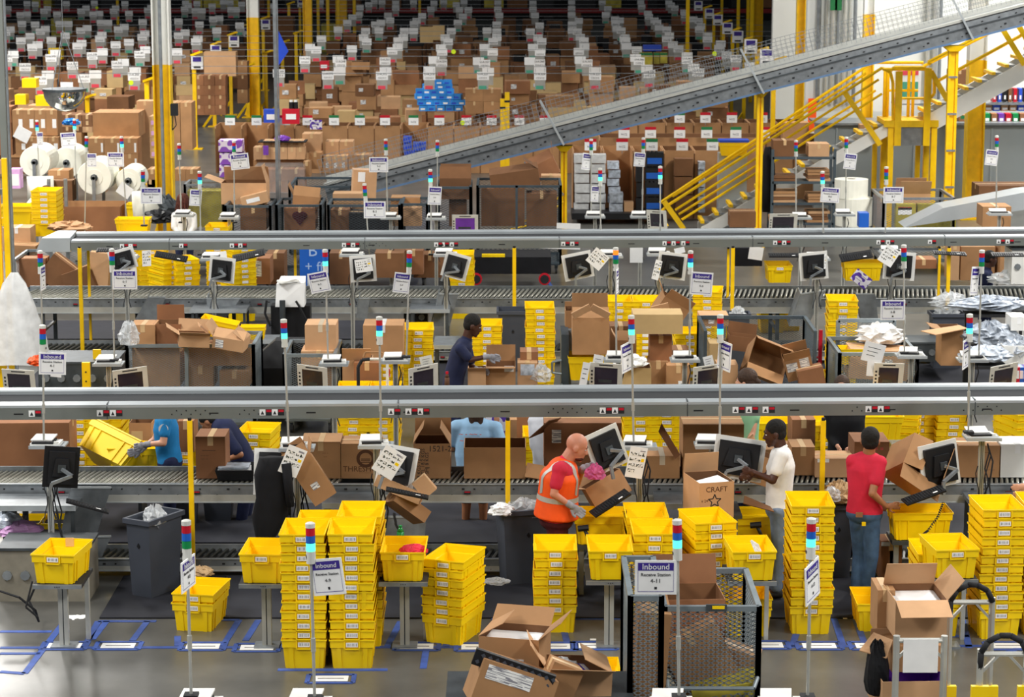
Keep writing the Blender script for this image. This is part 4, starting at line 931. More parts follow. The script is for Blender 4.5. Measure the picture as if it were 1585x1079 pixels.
# ================= big mesh cart in front =================
Yc=19.3; a=P(1025,938,Y=Yc); 
t=meshcart(1029,938,1175,Yc,1.15,None,'large grey wire-mesh cart in front with cartons inside',gap=.075,wire=.008,shelf=.25)
handle(t,[(-.36,-.62,a.z-.62),(-.36,-.7,a.z-.66),(.34,-.7,a.z-.66),(.38,-.6,a.z-.6)],'cart_grey',.018)
b=MB(); b.box(-.05,-.61,a.z-.03,.12,-.59,a.z+.02,'galv_dark'); b.box(.0,-.615,a.z-.015,.1,-.6,a.z+.01,'yellow'); b.build('latch',t)
tilted(1065,960,19.9,.55,.5,.5,(0,0,4),'brown carton standing in the big mesh cart, rearmost',fl=(None,100,None,None),m='card_red')
tilted(1075,1010,19.7,.5,.5,.5,(0,-25,8),'brown carton leaning in the middle of the big mesh cart',m='card')
tilted(1140,1020,19.7,.36,.25,.22,(0,15,-12),'small carton tilted at the right of the big mesh cart',m='card_light')
tilted(1120,1062,19.5,.55,.4,.2,(10,-8,0),'olive bag lying at the bottom of the mesh cart',m='olive_bag',tape=False)
carton(1010,905,1064,950,20.6,.4,'dark brown carton piece behind the white Inbound sign',m='card_dark')
# large blurred carton left of cart (inside second cage)
t=meshcart(976,922,1024,18.9,1.2,None,'second mesh cage cut by the front frame, left of the large cart',gap=.075,wire=.008,shelf=.25)
tilted(1005,1015,19.5,.26,.6,.9,(0,4,0),'tall brown carton inside the narrow mesh cage',m='card')
# ================= carton stack cart + hand trucks at right =================
Yk=19.6
carton(1383,930,1464,988,Yk,.52,'open carton with a wide fold-down flap on top of the right cart',fl=(200,60,None,130),m='card_light',inner='card_dark',fill='paper',rz=.05)
carton(1358,914,1385,985,Yk+.35,.4,'tall narrow carton behind the fold-down flap carton',m='card')
carton(1378,1000,1462,1040,Yk+.05,.5,'second carton of the right cart with a small white sticker',m='card',lab=((.62,.5,.13,.3,'paper'),),rz=.05)
carton(1362,1055,1463,1110,Yk-.2,.6,'bottom carton of the right cart with an open purple-lined top',fl=(None,80,None,None),m='card_light',inner='tape_purple',rz=.05)
b=MB(); q=[P(1330,1008,Y=Yk),P(1352,980,Y=Yk+.2),P(1382,992,Y=Yk),P(1372,1020,Y=Yk-.1)]; c=sum(q,Vector())/4; b.slab(*[v-c for v in q],.01,'card_light'); tag(b.build('cardboard_flap',None,c),'pale cardboard flap sticking out left of the right cart','cardboard')
blob(P(1357,1045,Y=Yk),(.1,.14,.3),'black_soft','black bag squeezed beside the right cart cartons','black_bag','bag',8,.1)
def truck(x0,x1,y0,Y,label,hy,black=True,paper=False,yfoot=None):
    s=S(Y); a=P(x0,y0,Y=Y); c=P(x1,y0,Y=Y); w=c.x-a.x; t=T('hand_truck',label,'hand truck',((a.x+c.x)/2,Y,0)); z=a.z
    for sx in(-1,1): b=MB(); b.cyl((sx*w/2,0,.1),(sx*w/2,0,z),.028,'alu',10); b.build('upright',t)
    b=MB(); b.cyl((-w/2,0,z-.04),(w/2,0,z-.04),.022,'alu',8); b.bar((-w/2,0,z-.2),(-w/2+.14,0,z-.05),.03,.02,'alu'); b.bar((w/2,0,z-.2),(w/2-.14,0,z-.05),.03,.02,'alu'); b.build('crossbar',t)
    if black:
        b=MB(); b.smooth=True; b.tube([(-w/2,0,z-.18),(-w/2,-.02,z-.02),(-w/2+.05,-.03,z+.07),(-w/2+.14,-.03,z+.12),(w/2-.14,-.03,z+.12),(w/2-.05,-.03,z+.07),(w/2,-.02,z-.03)],.025,'rubber',8); b.build('grip',t)
    b=MB(); b.box(-w/2-.02,-.02,.15,w/2+.02,.3,.17,'galv'); b.build('toe_plate',t)
    for sx in (-1,1): b=MB(); b.cyl((sx*(w/2+.05)-.02,.05,.1),(sx*(w/2+.05)+.02,.05,.1),.1,'rubber',14); b.build('wheel',t)
    if yfoot:
        b=MB(); zf=P(x0,yfoot,Y=Y).z
        for sx in (-1,1): b.box(sx*w/2-.07,-.05,zf-.3,sx*w/2+.07,.0,zf,'yellow'); 
        b.build('yellow_bracket',t)
    if paper: b=MB(); b.box(-.14,-.03,z-.3,.14,-.025,z-.02,'paper'); b.build('taped_paper',t)
    return t
truck(1388,1462,984,19.0,'aluminium cart frame with a white paper taped to it',0,black=False,paper=True)
truck(1471,1536,925,20.2,'taller hand truck with a black curved grip',0,yfoot=1060)
truck(1518,1590,1005,18.6,'nearer hand truck with a black curved grip at the right edge',0,yfoot=1060)
# ================= signal poles: front row =================
signal(288,805,296,1078,16.5,'','unlit signal lamp pole rising beside the pair of totes',(292,888,None,78,'4-8'))
signal(480,809,487,1082,16.5,'g','green-lit signal lamp pole in front of the twin tote towers',(507,893,.235,-14,'4-9',.26,-8))
signal(1048,804,1051,1080,16.5,'g','green-lit signal lamp pole in front of the big mesh cart',(1015,894,.29,0,'4-11',.245,0))
signal(1256,802,1250,1080,16.5,'g','green-lit signal lamp pole in front of the tall tote tower',(1258,900,.26,62,'4-12',.28,-8))
for i,(x,lab) in enumerate(((310,'white scale just entering the bottom edge, left'),(1040,'white scale just entering the bottom edge under the mesh cart'),(1208,'white scale just entering the bottom edge under the tall tower'),(480,'white scale just entering the bottom edge under the twin towers'))):
    t,p=stand(x,1092,16.6,('first','second','third','fourth')[0] and f'aluminium stand below the bottom edge carrying the {lab[6:]}' if 0 else 'aluminium stand carrying the '+lab[6:]); printer((p.x,16.6,p.z),0,lab)
# ================= row R1a workstations (Y~24.8) =================
YA=24.8
R1a=[(75,688,66,503,68,690,'','far left station of the nearest line',(81,563,.275,4,'4-1',.23,2)),
 (460,692,439,494,447,690,'g','station with the black jacket',None),
 (582,688,587,490,590,692,'g','station above the right twin tower',None),
 (990,690,977,488,981,692,'g','station right of the vest worker',(971,553,.23,58,'4-5',.3,-6)),
 (1102,688,1115,487,1114,705,'g','station above the star carton',(1121,551,.22,-58,'4-6',.3,6)),
 (1520,676,1501,486,1499,670,'g','rightmost station of the nearest line',(1495,548,.22,66,'4-7',.3,0))]
for xs,ys,x0,y0,x1,y1,lit,d,sg in R1a:
    t,p=stand(xs,ys,YA,'tall aluminium post with tray at the '+d,.36)
    printer((p.x-.02,YA,p.z),random.uniform(-.15,.15),'white scale at the '+d)
    signal(x0,y0,x1,y1,YA-.05,lit,('green-lit' if lit else 'unlit')+' signal lamp pole of the '+d,sg)
    b=MB(); b.tube([(0,0,0),(.05,-.02,-.15),(.02,-.03,-.4),(.06,0,-.6),(.03,0,-.8)],.009,'rubber',5); b.tube([(.03,0,-.1),(-.03,-.03,-.3),(0,0,-.55),(.04,0,-.75)],.007,'rubber',5); tag(b.build('power_cable',None,(p.x+.06,YA-.04,p.z-.1)),'black cables dangling down the post of the '+d,'cable')
mb_=lambda *a,**k: monitor_back(*a,**k)
monitor_back(P(95,724,Y=24.5),0,6,14,'black monitor without paper frame at the far left station',w=.26,h=.34,framem='black')
monitor_back(P(426,730,Y=24.9),-20,4,10,'white-framed monitor half hidden by the black jacket',w=.34,h=.4)
monitor_back(P(614,722,Y=24.6),-15,9,-6,'tilted plastic-wrapped monitor above the twin towers',w=.3,h=.34)
monitor_back(P(940,696,Y=24.45),-8,-18,26,'white-framed monitor the vest worker looks at',w=.3,h=.34,framem='paper_old')
monitor_back(P(1143,710,Y=24.5),-8,7,-8,'white-framed monitor in front of the worker in white',w=.42,h=.34)
monitor_back(P(1456,720,Y=24.5),-4,-7,24,'white-framed monitor at the rightmost station',w=.36,h=.38)
chart(453,714,24.3,.2,.3,'barcode chart hanging at the jacket station',yaw=10,roll=24)
chart(602,716,24.3,.24,.3,'barcode chart hanging left of the plastic-wrapped monitor',yaw=-4,roll=32)
chart(985,716,24.3,.19,.32,'barcode chart hanging right of the vest worker',yaw=18,roll=12)
for x,y,lab,r in ((135,785,'black keyboard edge-on above the leftmost chute',(0,18,10)),(945,780,'black keyboard tilted beside the vest worker',(10,-28,20)),(1430,768,'black keyboard tilted over the red shirt worker\'s tote',(10,-16,15)),(630,765,'black keyboard under the slanting cartons',(0,12,0))):
    keyboard(P(x,y,Y=24.2),*r,lab)
# black jacket
b=MB(); b.smooth=True; rings=[]
for k,(x,y,w_) in enumerate(((425,708,.16),(420,735,.17),(421,770,.17),(418,800,.18),(413,830,.11),(404,848,.04))):
    p=P(x,y,Y=24.35); rings.append(((p.x,24.35,p.z),w_,.08,.1*k))
rings=rings[::-1]; c=Vector(rings[-1][0]); b.loft([((q[0]-c.x,0,q[2]-c.z),r1,r2,yw) for q,r1,r2,yw in rings],'black_soft',16)
b.v=[(x+.012*math.sin(z*40+x*60),y+.015*math.sin(x*70+z*9),z) for x,y,z in b.v]
jk=T('black_jacket','black jacket hanging over the jacket station monitor','jacket',c); b.build('body',jk); b=MB(); b.smooth=True; b.cyl((.12,-.05,-.05),(.16,-.06,-.5),.055,'black_soft',8,r1=.04); b.build('sleeve',jk)
# misc
b=MB(); b.smooth=True; b.cyl((0,0,0),(0,0,.1),.035,'bottle',10); b.cyl((0,0,.1),(0,0,.14),.035,'bottle',10,r1=.014); bt=T('soda_bottle','green plastic bottle standing behind the tote with pink bag','bottle',P(620,838,Y=23.3)); b.build('body',bt); b=MB(); b.cyl((0,0,.14),(0,0,.16),.016,'green',8); b.build('cap',bt)
b=MB(); b.cbox((0,0,0),(.34,.25,.06),'paper'); b.cbox((0,0,.05),(.33,.24,.02),'bag_grey'); tag(b.build('folded_garment',None,P(363,728,Y=26.0)),'folded white garment stack in a black tray on the rollers','clothes')
b=MB(); b.tray([(.44,.36,0),(.5,.42,.12)],.006,'black'); tag(b.build('black_tray',None,P(372,738,Y=26.0)),'black tray with a white garment right of the arrow carton','tray')
tote(P(20,805,Y=27.2)-Vector((0,0,.3)),R_(90),'first yellow tote low under the far left work table',sc_=1.1); tote(P(75,805,Y=27.25)-Vector((0,0,.3)),R_(90),'second low yellow tote under the far left work table',sc_=1.1)  # both totes stand in for yellow and orange drawers
blob(P(10,806,Y=25.6),(.16,.2,.1),'bag_grey','rolled white polybag in the far left corner','polybag','bag',9,.15)
blob(P(30,820,Y=25.5),(.22,.2,.09),'lilac','lilac polybag below the rolled white bag','polybag','bag',2,.25)
blob(P(75,962,Y=23.6) if 0 else P(118,958,Y=23.6),(.16,.1,.03),'paper','crumpled white paper on the floor by the leftmost stand','waste_paper','paper',3,.3)
blob(P(312,886,Y=24.3),(.12,.1,.06),'kraft','pale cloth lying on the floor above the tote pair','cloth','cloth',3,.25)
blob(P(768,900,Y=24.0),(.12,.1,.03),'wrap','clear plastic scrap on the floor beside the grey bin','plastic_scrap','plastic sheet',3,.3)
for x,y,w_,lab in ((697,913,.05,'tiny white paper scrap behind the turned stack'),(780,942,.04,'tiny white paper scrap in front of the grey bin'),(918,991,.06,'small white paper scrap right of the front stack'),(1308,958,.04,'tiny white paper scrap near the red shirt worker')):
    b=MB(); b.cbox((0,0,.006),(w_,w_*.7,.006),'paper'); tag(b.build('paper_scrap',None,P(x,y,Z=0)),lab,'paper')
b=MB(); b.tube([P(0,915,Y=23.2),P(30,925,Y=23.1),P(55,945,Y=23.1),P(60,962,Y=23.2),P(45,930,Y=23.3),P(62,890,Y=23.3)],.012,'rubber',6); b.tube([P(50,900,Y=23.1),P(40,940,Y=23.0),P(58,955,Y=23.0)],.01,'rubber',6); tag(b.build('power_cable'),'tangle of black cables under the far left machine','cable')
b=MB(); b.box(-.1,-.05,0,.1,.05,.06,'black'); tag(b.build('power_strip',None,P(395,950,Z=0)),'black shoe-sized block on the floor left of the towers','power strip') if 0 else None
# ================= far side of the nearest line: totes behind rollers =================
stack(118,None,8,'the left stack behind the tilted totes of the cyan-shirted worker',Y=29,hid=2)
stack(158,None,8,'the right stack behind the tilted totes of the cyan-shirted worker',Y=29.05,hid=2)
stack(393,None,7,'the stack right of the navy-shirted worker by the rollers',Y=28.4,rz=-.12,hid=2)
stack(283,None,5,'the low stack between the cyan and navy shirted workers',Y=28.3,hid=2)
stack(545,None,8,'the left stack seen under the beam above the Threshold carton',Y=30.5,hid=2)
stack(592,None,8,'the right stack seen under the beam above the Threshold carton',Y=30.5,hid=2)
stack(838,None,6,'the small stack beside the grey-shirted person',Y=28.6,hid=2)
stack(992,None,8,'the left stack above the right-hand taped carton',Y=29.2,hid=2)
stack(1034,None,8,'the right stack above the right-hand taped carton',Y=29.2,hid=2)
stack(1272,None,8,'the side-on stack behind the yellow post near the black-clad person',Y=28.4,rz=.25,hid=2)
stack(1394,None,8,'the thin side-on stack above the tipped open carton',Y=29.5,rz=1.3,hid=2)
stack(1427,None,8,'the shaded stack above the tipped open carton',Y=30,hid=2)
stack(1480,None,8,'the brighter stack left of the rightmost station post',Y=29.8,hid=2)
stack(1592,None,8,'the stack at the right edge under the nearest beam',Y=29,rz=.3,hid=2)
c=P(165,690,Y=27.6); tote(c-Vector((0,0,.22)),0,'big yellow tote tipped on its corner by the cyan-shirted worker',rot=(R_(20),R_(42),R_(70)),sc_=1.25)
c=P(212,708,Y=27.65); tote(c-Vector((0,0,.14)),0,'yellow tote the gloved hand of the cyan-shirted worker rests on',rot=(0,0,R_(90)),sc_=1.0)
tote(P(1197,680,Y=29)-Vector((0,0,.05)),R_(90),'side-on yellow tote behind the head of the worker in white')
tote(P(1355,676,Y=29)-Vector((0,0,.0)),R_(90),'side-on yellow tote above the head of the red shirt worker')
for xc,yy,lab in ((1197,682,'shelf rack holding the tote behind the worker in white'),(1355,680,'shelf rack holding the tote above the red shirt worker'),(165,722,'roller stand below the tipped yellow tote')):
    p=P(xc,yy,Y=29.0 if xc>1000 else 27.3); t=T('shelf_rack',lab,'rack',(p.x,p.y,0)); b=MB(); b.box(-.45,-.25,p.z-.12,.45,.3,p.z-.07,'galv'); b.build('shelf',t)
    for sx in(-1,1): b=MB(); b.box(sx*.4-.02,-.2,0,sx*.4+.02,.2,p.z-.12,'galv_dark'); b.build('leg',t)
bin_(283,760,27.2,.3,None,.3,'dark bin under the rollers left of the near yellow post',False)
bin_(336,762,27.4,.35,None,.3,'dark bin under the rollers right of the near yellow post',False)
# ================= second aisle (between the two beams) =================
# R1b stations facing away, their lit side towards us
YB=29.7
R1b=[(168,562,173,385,177,558,'','station right of the twin yellow brackets',(193,433,.3,0,'6-1',.24,0)),
 (517,562,503,386,508,560,'g','station left of the cream trolley handle',(494,437,.25,-8,'6-3',.25,-12)),
 (612,558,634,388,629,553,'','station in front of the yellow tote pillar',(622,438,.2,10,'6-4',.25,8)),
 (957,556,953,383,954,553,'o','orange-lit station left of the long pale carton',(956,435,.2,80,'6-5',.3,0)),
 (1060,556,1069,388,1067,553,'g','station under the long pale carton',(1086,439,.27,0,'6-6',.28,4)),
 (1410,550,1399,379,1400,547,'','station right of the pinned white note',(1382,480,.3,0,'6-8',.25,0)),
 (1505,556,1520,387,1515,553,'','station before the silver film heaps',(1509,435,.18,50,'6-9',.35,6))]
for xs,ys,x0,y0,x1,y1,lit,d,sg in R1b:
    t,p=stand(xs,ys,YB,'aluminium post and tray of the '+d,.36); printer((p.x,YB,p.z),random.uniform(-.1,.1),'pale scale at the '+d,.3)
    signal(x0,y0,x1,y1,YB-.05,lit,({'g':'green-lit','o':'orange-lit','':'unlit'}[lit])+' signal lamp pole of the '+d,sg)
signal(62,388,70,690,30.2,'','unlit signal lamp pole behind the far left one of the second aisle',(67,430,.2,85,'6-0',.3,0))
for x,y,yaw,lab,w,h in ((30,592,-6,'paper-framed screen at the far left below the plastic sheet',.34,.3),(202,590,16,'paper-framed screen right of the twin yellow brackets',.36,.3),(484,586,-14,'paper-framed screen left of the cream trolley handle',.32,.3),
 (655,586,22,'paper-framed screen left of the navy-clad worker',.32,.3),(938,582,-8,'paper-framed screen below the tall flapped carton',.34,.3),(1095,584,16,'paper-framed screen left of the ponytailed worker',.32,.28),(1375,582,-3,'paper-framed screen below the pinned white note',.3,.3),(1552,584,20,'paper-framed screen near the red and blue bag',.32,.3)):
    monitor_front(P(x,y,Y=29.2),18,{1:0}.get(1,0)+(-yaw/3),yaw,lab,w,h)
def note(x,y,Y,w,h,roll,lab,m='paper',yaw=0,mark=True):
    b=MB(); b.box(-w/2,0,-h/2,w/2,.004,h/2,m)
    if mark:
        for k in range(3): b.box(-w*.3,-.001,h*(.22-.2*k),w*(.3-.1*k),0,h*(.25-.2*k),'ink')
    tag(b.build('paper_note',None,P(x,y,Y=Y),(0,R_(roll),R_(yaw))),lab,'note')
note(1352,546,29.3,.26,.24,14,'white handwritten note above the screen right of the cage')
note(1352,570,29.2,.16,.2,4,'narrow white sheet below the handwritten note',mark=False)
note(87,575,29.1,.13,.14,6,'white card with yellow symbol above the far left screen'); note(925,562,29.3,.12,.2,10,'white card with yellow symbol beside the orange-lit station')
note(1097,560,29.3,.12,.14,-14,'white card with a yellow symbol above the screen left of the ponytail'); note(660,560,29.3,.15,.14,-12,'pale card above the screen left of the navy-clad worker','paper_old')
note(905,580,29.1,.09,.3,10,'narrow upright paper strip left of the screen below the tall carton')
blob(P(57,560,Y=29.4),(.1,.1,.07),'orange_bag','bright orange gloves bundle left of the Inbound sign','glove_bundle','gloves',3,.3)
blob(P(200,522,Y=30),(.12,.1,.18),'wrap','clear plastic bag left of the twin open cartons','plastic_bag','bag',5,.3)
# twin yellow brackets
for x,y0,lab in ((133,561,'front yellow floor bracket with two bolt holes at left'),(150,541,'rear yellow floor bracket beside the first at left')):
    Y=30.6 if x==133 else 31.2; p=P(x,y0,Y=Y); t=T('yellow_bracket',lab,'bracket',(p.x,Y,0)); b=MB(); b.box(-.05,-.03,0,.05,.03,p.z,'yellow_paint'); b.build('post',t)
    for k in (.12,.24): b=MB(); b.cyl((0,-.034,p.z-k),(0,-.03,p.z-k),.012,'rubber',8); b.build('bolt_hole',t)
machine(60,560,180,610,31.0,.8,'low grey machine frame behind the twin brackets','galv_dark')
# mesh carts of aisle two
Yd=32.0
meshcart(196,533,392,Yd,1.0,None,'mesh cart left in the second aisle, piled with cartons',gap=.06,wire=.004,m='cart_grey')
meshcart(440,548,518,32.2,1.1,None,'narrow mesh cart holding tall cartons left of the big brown carton',gap=.06,wire=.004)
meshcart(1092,512,1262,32.2,1.2,None,'mesh cart holding tumbled open cartons near the ponytailed worker',gap=.05,wire=.003,front=False,m='cart_dark')
meshcart(1300,546,1420,31.8,1.2,None,'mesh cart with white bags beside the tall tote pillar',gap=.06,wire=.006)
b=MB(); a=P(1298,497,Y=33.0); s=S(33,1.2); w_=87/s; tt=T('mesh_gate','upright mesh gate of the cart with white bags','gate',(a.x,33.05,0))
b.bar((0,0,.3),(0,0,a.z),.05,.05,'cart_grey'); b.bar((w_,0,.3),(w_,0,a.z),.05,.05,'cart_grey'); b.bar((0,0,a.z),(w_,0,a.z),.05,.05,'cart_grey'); b.build('frame',tt); b=MB(); mesh_panel(b,(0,0,.6),(1,0,0),(0,0,1),w_,a.z-.6,.07,.006,'cart_grey'); stuff(b.build('wire_mesh',tt))
# tall thin cart beside the flapped carton (870-885, 505-595)
a=P(868,510,Y=32.2); t=T('cart_end_frame','upright grey cart end with looped handles left of the tall flapped carton','cart',(a.x,32.2,0)); b=MB(); b.box(0,-.4,.2,.1,.3,a.z,'cart_dark'); b.build('side_sheet',t); b=MB(); b.box(.1,-.05,0,.14,.0,a.z,'cart_grey'); b.build('post',t)
handle(t,[(0,-.42,a.z-.34),(-.12,-.44,a.z-.36),(-.12,-.44,a.z-.5),(0,-.42,a.z-.52)],'cart_grey'); handle(t,[(0,-.42,a.z-.65),(0,-.44,a.z-.8),(.1,-.44,a.z-.82)],'cart_grey')
# cartons in mesh cart 1
M_=dict(Y=0)
carton(202,503,240,534,32.0,.4,'small carton with a slit top on the left mesh cart',z0=None)
carton(237,502,280,533,32.05,.4,'open-flapped carton beside the slit one on the left mesh cart',fl=(None,88,None,None),m='card_red')
carton(205,536,278,598,32.15,.6,'large carton filling the left half of the mesh cart',m='card_light')
carton(292,538,388,566,32.2,.6,'wide carton upper right inside the left mesh cart',m='card')
carton(290,568,330,600,32.1,.5,'small carton lower middle inside the left mesh cart',m='card')
carton(340,575,385,600,32.1,.5,'small carton lower right inside the left mesh cart',m='card')
tilted(300,525,31.9,.4,.35,.16,(0,4,10),'low open carton with raised flaps, middle top of the left mesh cart',fl=(160,120,150,40),m='card_light')
tilted(358,528,31.9,.42,.35,.16,(5,8,-8),'low open carton with a label, right top of the left mesh cart',fl=(30,None,130,30),m='card_light',lab=((.1,.1,.25,.7),))
tote(P(337,520,Y=32.6),R_(90),'tilted yellow tote sitting on the left mesh cart',rot=(R_(12),0,R_(88)),sc_=.8)
tote(P(390,524,Y=33.6),R_(90),'side-on yellow tote right behind the left mesh cart',sc_=.62)
table(375,518,432,527,.62,'small steel bench behind the left mesh cart')
scanner(368,503,33.0,'black scanner on a grey cradle behind the left mesh cart')
carton(472,503,520,545,32.6,.5,'upper taped carton in the narrow mesh cart',m='card_light',tape=True,strip='tape_clear')
carton(466,544,520,568,32.5,.5,'second carton with a blue print in the narrow mesh cart',m='card_light')
carton(470,570,520,600,32.6,.5,'bottom carton in the narrow mesh cart')
# chair/dark frame left of narrow cart
b=MB(); q=P(455,545,Y=33); b.box(-.7,0,0,.1,.5,.7,'black'); b.hexa([(-.7,0,.7),(.1,0,.7),(.1,.5,.7),(-.7,.5,.7)],[(-.3,.2,1.05),(.1,.2,1.05),(.1,.5,1.05),(-.3,.5,1.05)],'black'); tag(b.build('covered_machine',None,(q.x,33.2,0)),'black covered machine behind the narrow mesh cart','machine')
# big brown carton & others
stack(598,None,8,'the stack whose rims show above the big carton by the sixth pole',Y=34.6,hid=6)
p_=P(598,505,Y=34.6)
carton(562,504,624,562,32.9,.55,'big brown carton with a white film top left of the tote pillar',m='card',strip='film')
stack(646,None,11,'the pillar right of the big white-topped carton',Y=33.4,rz=.05,hid=1)
carton(530,558,575,600,31.5,.4,'open carton flap piece behind the cream trolley handle',m='card_light',fl=(120,None,None,None))
carton(548,562,588,600,31.3,.4,'mid brown carton under the cream trolley handle',m='card_red')
t=T('trolley_handle','cream and black looped trolley handle in front of the big brown carton','trolley',(P(575,560,Y=30.6).x,30.6,0)); zz=P(575,556,Y=30.6).z; b=MB(); b.tube([(-.17,0,0),(-.17,0,zz-.1),(-.12,0,zz-.01),(-.02,0,zz)],.022,'rubber',8); b.tube([(-.02,0,zz),(.2,0,zz),(.2,0,0)],.018,'paper_old',8); b.tube([(-.1,.05,zz+.02),(-.08,.05,zz+.08),(.12,.05,zz+.08),(.2,.05,zz+.02)],.014,'card',6); b.build('frame',t)
b=MB(); b.cyl((0,0,0),(0,0,.1),.02,'red',8); tag(b.build('red_marker',None,P(601,583,Y=30.8)),'small red tube clipped under the station before the tote pillar','marker')
# around navy worker
stack(754,None,9,'the short stack in front of the tall grey bin',Y=34.8,hid=5)
stack(836,None,12,'the pillar right of the tall grey bin',Y=34.7,hid=1)
bin_(794,482,36.6,.46,None,.46,'tall grey bin with an emblem in the second aisle',False)
carton(752,568,798,598,31.3,.45,'opened carton the navy-clad worker reaches into',fl=(175,92,None,None),lab=((.62,.75,.32,.3,'paper'),),m='card')
carton(724,575,752,600,31.2,.4,'slanted carton flap beside the navy-clad worker',fl=(150,None,None,None),m='card_light')
carton(805,545,833,566,31.6,.35,'small upright carton with a white label right of the reached carton',m='card_red')
carton(801,562,832,600,31.4,.35,'carton with big grey label below the small upright one',m='card_light',lab=((.15,.5,.7,.45,'bag_grey'),))
blob(P(838,582,Y=31.4),(.12,.1,.13),'wrap','clear crumpled plastic beside the grey-labelled carton','plastic_film','plastic sheet',7,.35)
b=MB(); b.smooth=True; b.cyl((0,0,0),(0,0,.14),.035,'ink_brown',10,r1=.03); b.cyl((0,0,.14),(0,0,.19),.03,'ink_brown',10,r1=.014); sb=T('cola_bottle','dark bottle with a red cap in front of the navy-clad worker','bottle',P(692,601,Y=30.6)); b.build('body',sb); b=MB(); b.cyl((0,0,.185),(0,0,.215),.018,'red',10); b.build('cap',sb)
# tall flapped carton
carton(886,492,943,549,31.6,.5,'tall brown carton with folded-in triangular flaps',fl=(25,88,None,None),m='card')
b=MB(); q=[P(886,494,Y=31.6),P(912,478,Y=31.65),P(911,473,Y=31.7),P(886,486,Y=31.6)]
tilted(900,482,31.5,.26,.02,.1,(25,-28,0),'left triangular flap folded over the tall carton',m='card_light',tape=False); tilted(929,482,31.5,.26,.02,.1,(25,28,0),'right triangular flap folded over the tall carton',m='card_light',tape=False)
carton(875,481,888,508,32.4,.4,'narrow carton peeking left of the tall flapped carton',fl=(None,80,None,None))
tote(P(918,596,Y=31.9)+Vector((0,0,.1)),R_(90),'side-on yellow tote under the tall flapped carton',sc_=1.1)
for X_,n_,l in ((958,13,'the stack right of the tall flapped carton'),(1000,13,'the stack above the long pale carton')): stack(X_,None,n_-1,l,Y=35.3,hid=8)
carton(980,487,1057,517,31.5,.5,'long pale carton lying across the carton pile',m='card_pale',tape=False)
carton(1006,520,1040,560,31.8,.4,'upright carton under the long pale one',m='card_red'); carton(1004,560,1034,600,31.7,.4,'upright carton below, tape across its top',m='card')
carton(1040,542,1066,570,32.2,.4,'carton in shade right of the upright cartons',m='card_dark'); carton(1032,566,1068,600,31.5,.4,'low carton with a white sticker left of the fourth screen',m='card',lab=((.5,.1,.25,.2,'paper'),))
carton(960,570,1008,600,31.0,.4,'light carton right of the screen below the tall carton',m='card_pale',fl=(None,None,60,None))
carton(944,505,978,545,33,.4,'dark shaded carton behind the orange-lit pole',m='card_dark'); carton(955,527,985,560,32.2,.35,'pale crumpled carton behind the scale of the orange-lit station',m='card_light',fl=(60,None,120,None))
blob(P(975,560,Y=30.9),(.2,.15,.1),'paper','white packing sheets right of the orange-lit station scale','packing_paper','paper',6,.3)
tilted(1037,478,32.8,.4,.3,.28,(10,32,10),'carton with pointed flaps sitting on the long pale carton',fl=(110,None,140,None),m='card')
tilted(1022,479,32.2,.24,.02,.14,(15,-14,0),'light triangular flap above the long pale carton',m='card_light',tape=False)
stack(1097,None,14,'the wide stack behind the twelfth signal pole',Y=35.0,rz=-.1,hid=8)
stack(1068,None,10,'the side stack right of the long pale carton',Y=33.6,hid=5)
carton(1083,489,1128,505,33.4,.45,'light carton resting on the rear of the tumbled-carton cart',m='card_light',lab=((.3,.25,.2,.4),),tape=False)
bin_(1144,486,36.6,.33,None,.3,'small dark bin overflowing with clear plastic','wrap')
bin_(1469,486,36.8,.5,None,.36,'wide grey bin heaped with clear plastic wrap','wrap')
blob(P(1469,468,Y=37),(.26,.2,.13),'wrap','big heap of clear plastic wrap on the wide grey bin','plastic_wrap','plastic sheet',11,.35)
# tumbled cartons
tilted(1185,558,32.4,.52,.4,.42,(60,22,0),'open carton tipped towards us in the tumbled cart',fl=(150,60,None,None),m='card',inner='card')
tilted(1235,565,32.2,.36,.3,.3,(10,-14,0),'carton with two white labels and raised flaps in the tumbled cart',fl=(120,70,None,None),m='card',lab=((.05,.45,.4,.4),(.55,.5,.35,.45)))
tilted(1255,585,32.0,.34,.3,.3,(0,-12,0),'low carton at the right bottom of the tumbled cart',m='card_red')
carton(1098,532,1132,568,32.9,.4,'yellowish carton at the left of the tumbled cart',m='card_pale'); carton(1110,565,1142,600,32.3,.4,'carton left of the ponytailed worker',m='card_light')
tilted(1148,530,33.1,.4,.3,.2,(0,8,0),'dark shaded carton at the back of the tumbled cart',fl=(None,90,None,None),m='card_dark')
b=MB(); b.box(-.025,-.02,0,.025,.02,.55,'red'); tag(b.build('red_strap',None,P(1269,572,Y=33.1)),'thin red vertical strap inside the tumbled cart','strap')
stack(1306,None,14,'the tall pillar between the two mesh carts at right',Y=34.2,rz=-.06,hid=1)
tilted(1360,560,32.4,.85,.5,.4,(0,3,0),'big carton inside the cart with white bags',m='card_light',lab=((.3,.3,.08,.25,'paper'),(.55,.3,.12,.4)))
blob(P(1362,520,Y=32.6),(.3,.25,.16),'tee_white','white polybags heaped in the upper mesh gate','polybags','bag',3,.3)
tote(P(1325,562,Y=32.3),R_(90),'yellow tote edge showing inside the cart with white bags',sc_=.75)
carton(1457,510,1490,566,33.5,.45,'torn open carton on the dark mat of the second aisle',fl=(None,None,170,None),m='card',inner='card_dark') 
tilted(1478,545,33.2,.42,.35,.5,(0,2,-35),'torn carton front corner with ragged opening',fl=(165,None,150,20),m='card') if 0 else None
